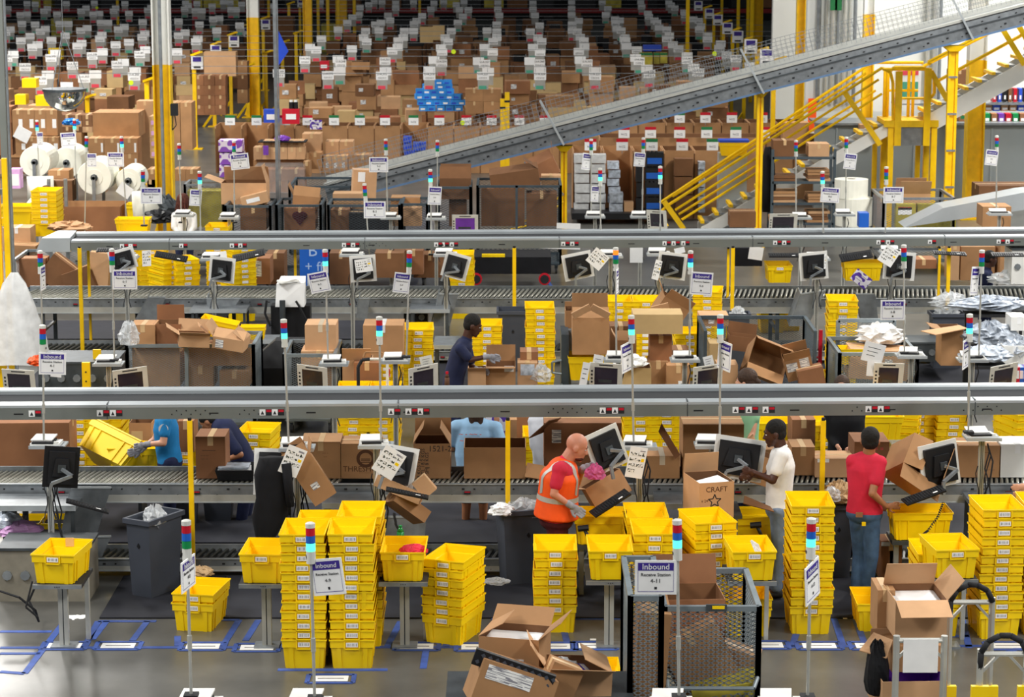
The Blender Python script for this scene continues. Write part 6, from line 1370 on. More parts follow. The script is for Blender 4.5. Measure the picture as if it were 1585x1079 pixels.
note(193,295,45,.26,.22,35,'white sheet pinned below the smallest foam roll',mark=False); carton(15,262,31,292,47,.3,'purple and white pack at the left edge',m='lilac',tape=False,lab=((.1,.15,.8,.6,'paper'),))
# yellow-green mesh screen (285-345, 285-355)
mc(286,285,345,46.5,.8,'pale-framed mesh screen with yellow-green sheets inside',m='galv'); carton(290,296,342,352,46.8,.5,'yellow-green sheet stack in the pale mesh screen',m='olive_bag',tape=False)
# ================= pallets behind aisle three =================
def pile(x0,x1,yt,yb,nx,ny,Y,lab,m='card',d=.6,grp=None,tape=True,labm=None):
    s=S(Y); w=(x1-x0)/nx/s; h=(P(0,yt,Y=Y).z-P(0,yb,Y=Y).z)/ny
    for j in range(ny):
        for i in range(nx):
            p=P(x0+(i+.5)*(x1-x0)/nx,yb,Y=Y); z=p.z+j*h
            col='' if nx==1 else f', {ORD[i]} column'
            t=carton3((p.x+random.uniform(-.01,.01),Y+d/2,z),w*.985,d,h*.985,f'{lab}{col}{", "+nth(j,ny) if ny>1 else ""}',None,m if isinstance(m,str) else random.choice(m),group=grp or lab,tape=tape,lab=labm)
pile(392,470,248,262,1,1,56.5,'wide base carton under the dark-seamed trays',d=.8); pile(392,472,228,247,6,1,56.3,'carton in the lower dark-seamed tray layer',m='card_light',d=.5); pile(408,470,218,228,5,1,56.5,'carton in the upper dark-seamed tray layer',m='card_light',d=.5)
b=MB(); b.box(-.55,-.3,0,.55,.3,.02,'black_soft'); tag(b.build('slotted_tray',None,P(438,219,Y=56.6)),'dark slotted tray lid on the upper carton layer','tray')
blob(P(437,215,Y=56.5),(.18,.15,.08),'tape_purple','purple wrapped pack on top of the dark-seamed trays','purple_pack','pack',2,.15); pile(408,416,226,240,1,1,56.1,'small purple pack leaning on the tray layers',m='tape_purple',d=.1,tape=False)
pile(396,472,262,298,3,2,55.8,'film-wrapped carton on the pallet behind the steel post',m='card_red'); 
b=MB(); q=P(434,298,Y=55.7); b.smooth=False; b.box(-.56,-.05,.0,.56,.9,.62,'wrap_thin'); tag(b.build('pallet_wrap',None,q),'clear film wrapped round the pallet behind the steel post','plastic film')
pile(468,497,207,236,1,1,57,'tall carton with an orange dot beside the tray layers',m='card_light'); pile(478,498,236,262,1,1,56.6,'open small carton stuffed with white film'); pile(503,547,219,240,2,1,57.2,'carton in the upper pair before the bin row',m='card_light'); pile(500,538,241,262,3,1,56.8,'carton in the lower trio before the bin row',m='card_light',labm=((.3,.1,.35,.4),))
pile(547,575,240,262,1,1,56.6,'carton with a black opening before the bin row'); pile(470,480,250,275,1,1,56,'narrow carton left of the small open one')
packs(338,376,217,275,1,3,56.5,'bag_print','purple and white diaper pack in the first bin','diaper packs',d=.5); packs(624,638,211,243,1,3,60,'lid_blue','small blue box in the left column inside the bin row','blue boxes inside bin',d=.3); packs(638,660,220,248,2,2,59.6,'lid_blue','blue box beside the left column inside the bin row','more blue boxes',d=.3)
note(489,193,57,.28,.22,0,'blue catalogue standing above the tall orange-dotted carton','cover_art'); note(614,258,53,.25,.2,6,'white printed sheet near the incline foot'); 
b=MB(); b.box(-.2,0,0,.2,.3,.34,'lid_blue'); b.box(-.12,-.01,.08,.12,0,.22,'paper'); tag(b.build('parts_box',None,P(420,190,Y=64)),'blue box with a white card above the bin row','box'); b=MB(); b.box(-.22,0,0,.22,.3,.38,'red'); b.box(-.12,-.01,.12,.14,0,.26,'paper'); tag(b.build('parts_box',None,P(450,192,Y=63.6)),'red box with a white card above the bin row','box')
for k,x in enumerate((451,458)): b=MB(); b.cyl((0,0,0),(0,0,.22),.06,'black',10); b.cyl((0,0,.22),(0,0,.27),.04,'paper',10); tag(b.build('spray_can',None,P(x,171,Y=63.8)),f'black can standing in the red box, {("left","right")[k]} one','can')
# left storage block
pile(20,90,170,210,4,1,58,'large carton on the upper layer left of the mirror',m='card',labm=((.55,.3,.35,.35,'paper'),)); pile(24,92,212,240,4,1,57.8,'large carton on the lower layer left of the mirror',m='card',labm=((.55,.3,.35,.35,'paper'),)); pile(-5,20,165,240,1,3,58.2,'dark carton at the left edge beside the labelled layers',m='card_red')
b=MB(); b.cbox((0,0,0),(.36,.02,.3),'paper',Euler((0,.5,0)).to_matrix()); tag(b.build('paper_note',None,P(35,208,Y=57.6)),'white sheet hanging crooked on the lower labelled cartons','note')
pile(96,143,178,205,3,3,60,'small mixed carton behind the mirror foot',m=('card','card_dark','card_light')); blob(P(110,190,Y=59.5),(.2,.2,.1),'pallet_blue','bright blue wrapped goods behind the mirror','blue_goods','pack',3,.3)
pile(144,216,174,212,1,1,56,'huge pale brown double carton behind the yellow bollard',m='card',d=1.0); pile(136,214,214,262,3,2,55.4,'carton in the light-topped block behind the foam rolls',m='card',labm=((.8,.1,.12,.6,'paper'),)); pile(214,240,155,262,1,1,57,'tall brown panel carton left of the big column',m='card_light',d=.5); pile(232,244,180,245,1,4,55,'purple-banded carton beside the big column',m='card_light',labm=((.2,.2,.6,.4,'lilac'),))
pile(140,160,262,300,1,1,52,'brown carton low behind the foam rolls') ; pile(228,243,262,290,1,1,52.5,'carton with white edge beside the big column'); pile(270,306,262,280,2,1,54,'low carton right of the big column'); pile(227,260,278,290,3,1,52.5,'small carton row below the big column')
pile(263,298,158,232,2,1,61,'tall brown carton right of the big column',m='card',d=.8); pile(300,350,117,178,3,4,72,'square carton on the pallet behind the sign posts',m='card_red'); pile(316,366,80,118,1,1,76,'huge tan carton wall behind the sign posts',m='card_light',d=.6); pile(368,384,95,160,1,3,78,'small carton on the narrow rack by the far column',m=('card','card_dark'))
b=MB(); b.box(-.7,0,0,.7,1.0,.12,'wood'); tag(b.build('pallet',None,(P(325,180,Z=0).x,72,0)),'wooden pallet under the square cartons behind the sign posts','pallet')
pile(405,455,25,110,1,1,100,'large shaded crate in the far aisle',m='card_dark',d=1) 
# yellow sign posts
def signpost(x,yt,yb,sign,lab,Y=None,w=.11):
    Y=Y or P(x,yb,Z=0).y; p=P(x,yt,Y=Y); t=T('aisle_post',lab,'post',(p.x,Y,0)); z=p.z
    b=MB(); b.box(-w/2,-w/2,0,w/2,w/2,z,'yellow_paint'); b.build('shaft',t); b=MB(); b.bar((-.06,0,z),(.25,-.3,z+.12),.1,.06,'yellow_paint'); b.build('top_arm',t); b=MB(); b.box(-.2,-.2,0,.2,.2,.03,'yellow_paint'); b.bar((0,0,.5),(-.35,-.2,0),.06,.06,'yellow_paint'); b.build('foot_brace',t)
    if sign:
        c=P(*sign,Y=Y-.15); b=MB(); o=c-Vector(t.location); b.box(o.x-.17,o.y,o.z-.19,o.x+.17,o.y+.01,o.z+.19,'paper'); b.box(o.x-.12,o.y-.01,o.z+.03,o.x+.12,o.y,o.z+.16,'purple'); b.box(o.x-.1,o.y-.01,o.z-.15,o.x+.1,o.y,o.z-.1,'ink'); b.build('aisle_card',t)
for a in ((135,152,262,None,'yellow post behind the second foam roll'),(178,176,262,None,'short thick yellow post left of the smallest foam roll'),(227,126,285,None,'yellow post left of the big column'),
 (300,86,231,(305,97),'yellow aisle post, first right of the big column'),(330,70,196,(334,79),'yellow aisle post, second right of the big column'),(356,55,178,(362,64),'yellow aisle post, third right of the big column'),(383,103,182,None,'yellow aisle post just left of the far white-topped column'),
 (374,42,110,(383,50),'yellow aisle post behind the far white-topped column'),(411,83,178,None,'yellow aisle post right of the far white-topped column'),(407,30,140,(411,38),'farther yellow aisle post with a card near the top'),(437,67,170,None,'yellow aisle post behind the blue flag'),(458,52,155,None,'yellow aisle post left of the all-yellow column'),(447,7,110,None,'far yellow aisle post near the dark rack'),(464,2,85,(466,5),'farthest left yellow aisle post with card')): signpost(*a)
for i,(x,yt,sg) in enumerate(((1091,13,(1081,9)),(1105,24,(1098,21)),(1120,36,(1111,31)),(1134,48,(1126,44)),(1153,62,(1142,57)))):
    signpost(x,yt,120,sg,f'yellow aisle post with purple card, {ORD[i]} in the receding line at right',Y=P(x,yt,Z=2.75).y)
signpost(1172,80,150,(1162,72),'yellow aisle post, nearest in the receding line at right',Y=66); signpost(1198,95,150,(1187,88),'yellow aisle post cut by the wall at right',Y=61)
for i,(x,Y) in enumerate(((1064,85),(1142,100),(1157,104),(1163,88),(493,108),(508,100),(524,96),(549,100))):
    p=P(x,60,Y=Y); b=MB(); b.box(-.06,-.06,0,.06,.06,5,'yellow_paint'); tag(b.build('guard_post',None,(p.x,Y,0)),('thin far yellow post behind the right sign rows','far yellow post at the end of the right rows','far yellow post just right of that end post','thin yellow post before the right back corner','yellow post left of the first sign column','yellow post behind the first sign column','yellow post between the first two sign columns','thin dark yellow post by the second sign column')[i],'post')
b=MB(); b.add([(0,0,0),(.02,0,.95),(.28,0,.4),(0,.02,0),(.02,.02,.95),(.28,.02,.4)],[(0,1,2),(5,4,3),(0,2,5,3),(1,4,5,2),(0,3,4,1)],'flag'); tag(b.build('blue_flag',None,P(431,102,Y=68)),'blue pennant flag beside the steel post','flag')
for x,y,lab in ((785,165,'slim yellow post with black band above the incline'),(778,175,'short yellow post beside the banded one above the incline')):
    Y=63; p=P(x,y-22,Y=Y); b=MB(); b.box(-.06,-.06,0,.06,.06,p.z,'yellow_paint'); b.box(-.07,-.07,p.z-.25,.07,.07,p.z-.2,'rubber'); tag(b.build('guard_post',None,(p.x,Y,0)),lab,'post')
# ================= hanging signs =================
SIG='''0 265,35r 345,40g 650,35r 925,30r 1225,35r 75,85r 430,110g 465,85b 200,145n 265,140b 560,140n 795,110g 845,80b 915,140r 975,135b 1115,110r 1135,80b 1265,130r 1450,100r 1480,75b 215,235g 345,240G 585,235r 670,235G 990,225r 1060,225G 1400,215r 100,290G 55,320r 395,310r 445,285b 790,300r 855,275G 1160,290g 1220,265b 295,355b 640,350G 1000,345b 1420,330b 205,400r 505,395r 980,380r 1395,365r 1135,440r 1265,415G 315,465r 370,440b 760,450r 800,425b 130,535G 545,525b 1005,510R 1425,490b 70,570r 500,570r 905,550r 1370,535g 245,660r 710,645r 1150,635r 1210,615b 470,735b 935,730R 1325,700b 400,790r 825,770g 1315,750r 655,850b 15,760G
240 300,30b 410,35r 290,90g 325,55b 560,60r 670,20b 735,25r 850,40b 395,105r 460,105b 745,95r 795,95G 230,210r 570,190g 630,180b 435,240r 830,250g 605,300G 295,320R 230,350r 420,380b 400,410r 215,510r 1470,590r 1520,465b 1215,720r 1165,60b
480 100,20r 575,45r 490,75b 630,15r 705,20r 840,30b 840,80r 1015,20r 1215,30b 1185,90r 1310,20r 1435,45b 1510,15b 1465,95b 1555,95r 415,170b 475,145r 365,225r 275,290R 765,150b 785,200r 640,240n 695,225b 1045,205b 1100,155R 1020,235n 1450,220g 1500,160G 110,380g 545,305n 675,300G 925,305n 1015,305R 1385,305n 525,370b 555,410g 865,400n 915,370b 1325,370b 1355,410r 60,490r 410,480R 805,500r 860,465b 1285,470b 1295,510g 275,580b 300,620n 735,600n 1215,590b 1290,620r 175,740r 290,700G 705,745r 740,700b 1170,690b 1170,745r
720 30,100r 320,25b 320,90n 335,150b 665,30n 665,90n 685,150b 1045,20b 1045,85n 1045,145b 1345,25n 1400,85n 1380,145G 310,240n 730,250r 1050,240n 1115,205b 1475,225n 1470,190b 215,300G 310,310n 640,310r 1050,300R 1100,310n 310,370b 275,405g 715,370b 750,405n 1130,365b 1165,400g 190,465G 270,510g 665,465G 735,515n 1170,460b 1115,505n 130,600G 190,625n 635,600G 730,620n 1130,590G 1195,620n 225,705b 175,745g 735,700b 735,745g 1275,700b 1275,745r 1530,300g 1560,380n
950 265,20b 275,65r 540,25b 565,50b 600,80g 690,120b 700,150r 780,190b 835,205n 335,130b 345,165n 400,200b 425,220n 445,270G 520,290n 545,350b 520,380r 855,260b 840,290g 920,350b 920,385r 110,370b 115,400n 125,455G 225,490n 580,440b 635,480r 1050,430b 1035,475r 215,570b 250,600g 720,550b 720,590g 1110,540b 1200,575r 325,675b 350,725r 785,665b 830,710r 1340,650b 60,200b 30,285b'''
SL=[]
for ln in SIG.split('\n'):
    f=ln.split(); x0=float(f[0])
    for q in f[1:]: a,c=q[:-1].split(','); SL.append((x0+float(a)/6.34,float(c)/6.34,q[-1]))
mat('pocket','A9A8A2',.3,0,.05,9)
def sgm(k):
    b=MB(); b.box(-.16,0,-.11,.16,.012,.11,'paper'); card=b.mesh('sign_card'); parts=[]
    if k in 'rgn': b=MB(); b.box(-.11,-.004,-.08,.11,0,-.03,'barcode'); parts.append(('barcode',b.mesh('barcode')))
    b=MB(); b.box(-.14,.002,-.36,.14,.01,-.1,'pocket'); parts.append(('pocket',b.mesh('pocket')))
    if k in 'rRgG': b=MB(); b.box(-.11,-.006,-.35,.09,.0,-.26,'sign_red' if k in 'rR' else 'sign_teal'); parts.append(('colour_strip',b.mesh('colour_strip')))
    b=MB(); b.cyl((-.12,0,.1),(-.12,0,.2),.006,'galv',4); b.cyl((.12,0,.1),(.12,0,.2),.006,'galv',4); parts.append(('hook',b.mesh('hook')))
    return card,parts
SM={k:sgm(k) for k in 'rgnRGb'}
SL=[(P(x,y,Z=2.5),k) for x,y,k in SL]; SL.sort(key=lambda q:q[0].y)
NUM=ORD+['twenty-'+q for q in ORD[:9]]+['thirtieth']+['thirty-'+q for q in ORD[:9]]
row=0; rows=[]
for p,k in SL:
    if not rows or p.y-rows[-1][0][0].y>3.4: rows.append([])
    rows[-1].append((p,k))
cnt=300
for ri,r in enumerate(rows):
    r.sort(key=lambda q:q[0].x)
    for i,(p,k) in enumerate(r):
        nm_={'r':'barcoded sign with red strip','g':'barcoded sign with green strip','n':'barcoded sign without strip','R':'blank sign with red strip','G':'blank sign with green strip','b':'blank white sign'}[k]
        me,parts=SM[k]; o=put(me,'hanging_sign',None,p,(0,0,random.uniform(-.15,.15))); tag(o,f'{nm_}, {NUM[min(i,38)]} from left in the {ORD[ri]} hanging row','sign','hanging bin signs')
        for n_,m_ in parts: put(m_,n_,o)
        if k in 'rgn' and p.y<75: put(text_mesh('U-A.'+str(cnt),.08,'ink'),'lettering',o,(0,-.005,.045),(R_(90),0,0)); cnt+=3
    Yr=sum(q[0].y for q in r)/len(r)
    for dz,dy in ((.0,-.3),)[:1 if ri%3 else 1]:
        b=MB(); b.cyl((-24,0,0),(9,0,0),.009,'galv',4); tag(b.build('guide_cable',None,(0,Yr+dy,2.71+dz)),f'taut steel cable carrying the {ORD[ri]} row of hanging signs, {"front" if dy<0 else "rear"} strand','cable')
for x,y,l in ((203,128,'left'),(702,80,'upper middle'),(1106,83,'right'),(716,190,'bin row'),(150,12,'far left')):
    b=MB(); b.cyl((0,-.02,0),(0,0,0),.06,'lime',14); tag(b.build('lime_dot',None,P(x,y,Y=60.5 if y>100 else 64 if y>60 else 100)),f'round lime green marker dot, {l} one','marker')
# ================= storage cartons =================
rn=random.Random(11)
def storecol(x,Y,hmax,lab,solo,mb=None):
    w=rn.uniform(.45,.8); z=.12; n=0
    while z<hmax:
        h=rn.uniform(.26,.5); m=(rn.choice(('card','card','card_light','card_dark','card_red','card_pale')) if Y<90 else rn.choice(('card_dark','card_dark','card_red','card','black'))); ww=w*rn.uniform(.75,1); dd=rn.uniform(.5,.8); ox=rn.uniform(-.04,.04)  # darker colour mix in far rows stands in for weaker light
        if solo:
            n+=1; b=MB(); b.box(-ww/2,-dd/2,0,ww/2,dd/2,h*.98,m)
            if rn.random()<.5: lw=rn.uniform(.1,.18); b.box(-ww*.3,-dd/2-.005,h*.4,-ww*.3+lw,-dd/2,h*.4+lw*.8,'print')
            b.box(-ww/2-.001,-.03,h*.98-.001,ww/2+.001,.03,h*.98+.003,'tape')
            o=b.build('cardboard_box',None,(x+ox,Y,z),(0,0,rn.uniform(-.08,.08))); tag(o,f'{ORD[n-1]} carton up in {lab}','box','storage cartons behind the bin row')
        else: mb.T=Matrix.Translation((x+ox,Y,z))@Matrix.Rotation(rn.uniform(-.1,.1),4,'Z'); mb.box(-ww/2,-dd/2,0,ww/2,dd/2,h*.98,m); 
        if not solo and rn.random()<.25: mb.box(-.1,-dd/2-.01,h*.3,.08,-dd/2,h*.6,'print')
        z+=h
    return w
k=0; x=-5.2
BL=[(650,716)]
while x<5.4:
    px=792.5+x*F/(66.5*CP)
    if not(640<px<722): w=storecol(x,66.8,rn.uniform(.95,1.75),f'the {NUM[k]} stack from left behind the long bin row',True); k+=1
    else: w=.6
    x+=w+.06
k=0; x=-5.6
while x<6.2:
    w=storecol(x,69.8,rn.uniform(1.2,1.9),f'the {NUM[min(k,38)]} stack from left, second storage row',True); k+=1; x+=w+.1
mb=MB()
Yr=72.5
while Yr<112:
    x=-6.6
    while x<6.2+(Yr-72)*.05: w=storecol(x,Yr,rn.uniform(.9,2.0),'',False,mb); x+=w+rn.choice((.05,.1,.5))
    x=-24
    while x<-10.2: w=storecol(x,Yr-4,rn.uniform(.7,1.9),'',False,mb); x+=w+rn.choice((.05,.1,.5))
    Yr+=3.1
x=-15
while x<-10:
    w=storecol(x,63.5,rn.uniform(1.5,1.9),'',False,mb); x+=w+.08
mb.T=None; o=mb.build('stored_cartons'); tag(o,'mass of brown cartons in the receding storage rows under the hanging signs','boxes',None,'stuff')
# blue wipes pile
for j,(yy,xs) in enumerate(((172,(655,668,682,696,710)),(163,(652,664,677,690,703,715)),(154,(650,661,672,684,696,707)),(146,(650,661,672,684,696)),(138,(660,671,682,694)),(132,(668,680,692)))):
    for i,xx in enumerate(xs):
        b=MB(); b.box(-.11,0,0,.11,.3,.14,'pallet_blue'); b.box(-.07,-.004,.03,.05,0,.08,'lid_blue' if (i+j)%2 else 'paper'); tag(b.build('blue_pack',None,P(xx,yy,Y=65.9+j*.05),(0,0,rn.uniform(-.2,.2))),f'{ORD[i]} blue pack from left, {("bottom","second","third","fourth","fifth","top")[j]} layer of the blue pile','pack','blue packs behind the bin row')
pile(720,776,138,176,2,2,65.7,'big carton with a black arrow band right of the blue pile',m='card',d=.6)
for x0,x1,y0,y1,Y,m,l,hd in ((990,1010,82,100,76,'olive_bag','yellow-green bag at left under the blue crates','sign_green'),(1012,1021,82,99,76,'olive_bag','narrow yellow-green bag in the middle under the blue crates','sign_green'),(1022,1033,82,98,76,'olive_bag','yellow-green bag at right under the blue crates','sign_green')):
    carton(x0,y0,x1,y1,Y,.3,l,m=m,tape=False,lab=((0,.8,1,.2,hd),))
carton(996,70,1024,79,78,.4,'dark blue crate above the yellow-green bags',m='lid_blue',tape=False); carton(495,95,509,108,74,.4,'red bin with a white card in the first sign column',m='red',tape=False,lab=((.1,.2,.7,.4,'paper'),)); carton(544,96,572,108,75,.4,'open carton with a black inside near the second sign column',fl=(None,None,None,None),m='card',inner='black')
for x0,y0,x1,y1,l in ((23,147,40,162,'yellow bin below the left signs, first'),(55,148,78,164,'yellow bin below the left signs, second'),(34,122,56,136,'yellow bin among the left signs, upper'),(75,75,95,92,'yellow bin far among the left signs')): carton(x0,y0,x1,y1,62 if y0>100 else 80,.4,l,m='yellow',tape=False)
carton(650,42,670,66,86,.4,'cream carton by the third sign column, left',m='card_pale'); carton(670,40,688,62,86,.4,'cream carton by the third sign column, right',m='card_pale')
carton(545,118,559,150,66,.3,'pale tall carton pair behind the bin row, left',m='card_pale',d=.3) if 0 else None
# back rack
t=T('pallet_rack','dark pallet rack with red beams along the far back','rack',(0,118,0))
for i in range(12): b=MB(); x=-26+i*3.6; b.box(x-.06,0,0,x+.06,.1,7,'rack_red' if i%2 else 'yellow_paint'); b.build('upright',t)
for z in (1.85,4.0,6.2):
    for i in range(11): b=MB(); x=-26+i*3.6; b.box(x+.06,0,z,x+3.54,.08,z+.2,'rack_red'); b.build('beam',t)
mb=MB()
for z in (0,2.1,4.3,6.5):
    x=-25
    while x<12:
        w=rn.uniform(.7,1.3); h=rn.uniform(.7,1.6); mb.box(x,.2,z,x+w*.93,1.3,z+h,rn.choice(('card_dark','card_dark','black','black','black_soft','olive_bag'))); x+=w+rn.choice((0,.1,.9))  # goods coloured near black to imitate the dimness at the back
stuff(mb.build('racked_goods',t))
# goods on the right ledge
def goods(x0,x1,y0,y1,n,Y,ms,lab,grp):
    for i in range(n):
        a=P(x0+(x1-x0)*i/n,y1,Y=Y); c=P(x0+(x1-x0)*(i+1)/n,y0,Y=Y); b=MB(); w=c.x-a.x; h=c.z-a.z; b.box(.01,0,0,w-.02,.3,h,ms[i%len(ms)]); b.box(.03,-.005,h*.2,w-.04,0,h*.5,'paper'); tag(b.build('goods_pack',None,a),f'{lab}, {ORD[i]} from the left','pack',grp)
b=MB(); za=P(1500,160,Y=58).z; a=P(1385,160,Y=58); c=P(1640,160,Y=58); b.box(a.x,0,za-.04,c.x,.6,za,'galv'); tag(b.build('wall_shelf',None,(0,58,0)),'upper grey shelf behind the wide yellow column at right','shelf')
goods(1536,1600,137,158,8,58.1,('red','lid_blue','black','card_dark'),'small bottle pack on the upper right shelf','upper shelf packs'); goods(1523,1600,176,190,7,57.3,('green','card_red','tape_purple','red'),'labelled carton on the grey partition at right','ledge cartons')
goods(1524,1600,161,172,6,58.2,('card','lid_blue','card_light'),'box on the lower right shelf','lower shelf boxes'); carton(1485,178,1502,190,57.3,.4,'green-headed carton on the ledge left of the wide column',m='card_red',lab=((.1,.5,.7,.4,'sign_green'),)); carton(1470,108,1500,178,58.4,.5,'brown carton behind the thick support column',m='card_dark')
carton(1212,190,1252,222,57.6,.5,'brown bin right of the middle bin row, behind the stair rails',m='card',tape=False); b=MB(); b.box(-.1,-.02,-.4,.1,.02,.4,'vest_orange'); tag(b.build('safety_vest',None,P(1257,178,Y=59.8)),'orange safety vest hanging on the wall by the conduits','vest')
goods(1330,1360,193,215,1,56.5,('card',),'brown carton behind the stair landing','landing cartons')
carton(1515,288,1600,318,48.5,.8,'brown carton behind the pale ramp at right edge',m='card_dark'); carton(1521,320,1565,351,44.8,.6,'brown carton under the scale at the far right station',m='card')
carton(1357,305,1372,352,48.5,.5,'brown carton at the left side of the mesh pen',m='card_red'); carton(1330,330,1345,352,46.5,.3,'blue and white pack under the right foam rolls',m='blue',tape=False)
carton(1130,328,1170,352,47.5,.5,'brown wooden crate at the foot of the stairs',m='card_dark')
# ================= people =================
def remesh(mb,vox,sm=6,name='body'):
    me=mb.mesh('tmp'); me.update(); o=bpy.data.objects.new('tmp',me); COL.objects.link(o)
    md=o.modifiers.new('r','REMESH'); md.mode='VOXEL'; md.voxel_size=vox; md.use_smooth_shade=True
    s=o.modifiers.new('s','SMOOTH'); s.iterations=sm; s.factor=.5
    dg=bpy.context.evaluated_depsgraph_get(); r=bpy.data.meshes.new_from_object(o.evaluated_get(dg)); mats=[m for m in me.materials]
    bpy.data.objects.remove(o); r.materials.clear(); r.materials.append(mats[0]); r.name=name
    r.polygons.foreach_set('use_smooth',[True]*len(r.polygons)); return r
def cap(b,p0,r0,p1,r1,m):
    b.cyl(p0,p1,r0,m,12,r1=r1); b.ball(p0,r0,m,12,8); b.ball(p1,r1,m,12,8)
def ell(b,p0,a0,b0,p1,a1,b1,B,m,n=24):
    vs=[]; d=(p1-p0).normalized()*.02
    for p,a,c in ((p0-d,a0,b0),(p1+d,a1,b1)):
        for i in range(n): t=2*math.pi*i/n; vs.append(p+B@Vector((a*math.cos(t),c*math.sin(t),0)))
    b.add(vs,[(i,(i+1)%n,n+(i+1)%n,n+i) for i in range(n)]+[tuple(range(n-1,-1,-1)),tuple(range(n,2*n))],m)
    b.ball(p0,(a0,b0,.07),m,20,8,B); b.ball(p1,(a1,b1,.07),m,20,8,B)
def person(label,Y,J,yaw,skin,shirt,pants,hair='hair_black',k=1.0,hs=1.08,hyaw=None,hpitch=0,hroll=0,vox=.009,sleeve=.55,glove=None,bare_legs=False,hands=((0,0),(0,0)),hairstyle='short',vest=False,shoe='rubber',beard=None,longs=False):
    J={n:P(v[0],v[1],Y=Y+(v[2] if len(v)>2 else 0)) for n,v in J.items()}
    o=Vector((J['pelvis'].x,Y,0)); J={n:v-o for n,v in J.items()}
    root=T('person',label,'person',o)
    Ry=Matrix.Rotation(R_(yaw),3,'Z'); hy=yaw if hyaw is None else hyaw
    Rh=Matrix.Rotation(R_(hy),3,'Z')@Matrix.Rotation(R_(hroll),3,'Y')@Matrix.Rotation(R_(-hpitch),3,'X')
    pel,wa,ch,ne,hd=J['pelvis'],J['waist'],J['chest'],J['neck'],J['head']
    def basis(a,c):
        z=(c-a).normalized(); x=Ry@Vector((1,0,0)); x=(x-z*x.dot(z)).normalized(); y=z.cross(x); return Matrix((x,y,z)).transposed()
    def torso(b,m,g,top=True,low=True):
        B1=basis(pel,ch); 
        if low: b.ball(pel,(.168*k+g,.125*k+g,.13+g),m,18,12,B1)
        ell(b,pel,.158*k+g,.122*k+g,wa,.15*k+g,.118*k+g,B1,m); ell(b,wa,.15*k+g,.118*k+g,ch,.172*k+g,.124*k+g,B1,m)
        b.ball(ch,(.175*k+g,.122*k+g,.16+g),m,18,12,B1); b.ball(ch.lerp(ne,.5),(.16*k+g,.1*k+g,.11+g),m,18,12,B1)
        for s in 'NF': cap(b,ne.lerp(ch,.35),.062+g,J['sh'+s],.058*(k**.5)+g,m)
    def arms(b,m,g,f=1.0,wr=.027):
        for s in 'NF':
            a,e,w=J['sh'+s],J['el'+s],J['wr'+s]
            if f<1: cap(b,a,.057+g,a.lerp(e,f),.047+g+.006,m)
            else: cap(b,a,.052+g,e,.04+g,m); cap(b,e,.041+g,w,wr+g,m)
    def hand(b,m,s,g=0,idx=0):
        w,e=J['wr'+s],J['el'+s]; d=(w-e).normalized() if 'ha'+s not in J else (J['ha'+s]-w).normalized()
        side=d.cross(Vector((0,0,1))); side=side.normalized() if side.length>.1 else Vector((0,1,0)); up=side.cross(d).normalized()
        sp=up if idx==0 else side; nr=d.cross(sp)
        M=Matrix((sp,nr,d)).transposed(); c=w+d*.055
        b.ball(c,(.04+g,.017+g,.052+g),m,12,8,M); b.cyl(w-d*.01,w+d*.03,.026+g,m,10)
        for i,L in enumerate((.062,.072,.068,.052)):
            q=c+sp*(-.036+.0245*i)+d*.04; m1=q+d*L*.55+nr*.008; m2=m1+d*L*.4+nr*.022
            cap(b,q,.0095+g,m1,.0088+g,m); cap(b,m1,.0088+g,m2,.0078+g,m)
        q=c-sp*.036-d*.02; cap(b,q,.012+g,q-sp*.025+d*.035+nr*.012,.0105+g,m); cap(b,q-sp*.025+d*.035+nr*.012,.0105+g,q-sp*.03+d*.062+nr*.02,.009+g,m)
    b=MB(); torso(b,skin,0); arms(b,skin,0)
    for i,s in enumerate('NF'): hand(b,skin,s,0,hands[i][0])
    for s in 'NF':
        h,kn,an=J['hi'+s],J['kn'+s],J['an'+s]; cap(b,h,.085*k**.5,kn,.056,skin); cap(b,kn,.055,an,.038,skin); cap(b,an,.04,an+Ry@Vector((0,.15,-.04)),.03,skin)
    # head
    H_=lambda x,y,z: hd+Rh@Vector((x,y,z))*hs
    HS=lambda *r: tuple(q*hs for q in r)
    b.ball(H_(0,-.012,.03),HS(.077,.096,.092),skin,20,14,Rh); b.ball(H_(0,.02,-.02),HS(.066,.073,.085),skin,18,12,Rh); b.ball(H_(0,.038,-.075),HS(.05,.048,.042),skin,14,10,Rh)
    b.ball(H_(0,.07,-.1),HS(.026,.022,.02),skin,10,8,Rh)
    cap(b,H_(0,.082,.018),.010*hs,H_(0,.106,-.025),.013*hs,skin); b.ball(H_(.012,.1,-.03),.010*hs,skin); b.ball(H_(-.012,.1,-.03),.010*hs,skin)
    cap(b,H_(-.035,.078,.028),.011*hs,H_(.035,.078,.028),.011*hs,skin)
    b.ball(H_(0,.088,-.058),HS(.026,.012,.009),skin,10,6,Rh); b.ball(H_(0,.086,-.07),HS(.022,.012,.009),skin,10,6,Rh)
    for sx in(-1,1): b.ball(H_(sx*.078,-.008,-.008),HS(.013,.024,.034),skin,10,8,Rh)
    cap(b,hd+Rh@Vector((0,-.03,-.05)),.058*k**.4,ne,.066*k**.4,skin)
    put(remesh(b,vox,4),'body',root)
    # eyes, brows
    for sx in(-1,1):
        b=MB(); b.smooth=True; b.ball(H_(sx*.03,.079,.008),HS(.012,.008,.006),'plastic_white',10,6,Rh); b.ball(H_(sx*.03,.0855,.008),HS(.0055,.0035,.0055),'ink',8,6,Rh); b.build('eye',root)
        b=MB(); b.smooth=True; cap(b,H_(sx*.016,.092,.032),.004*hs,H_(sx*.046,.084,.033),.0035*hs,hair if hair else 'hair_brown'); b.build('eyebrow',root)
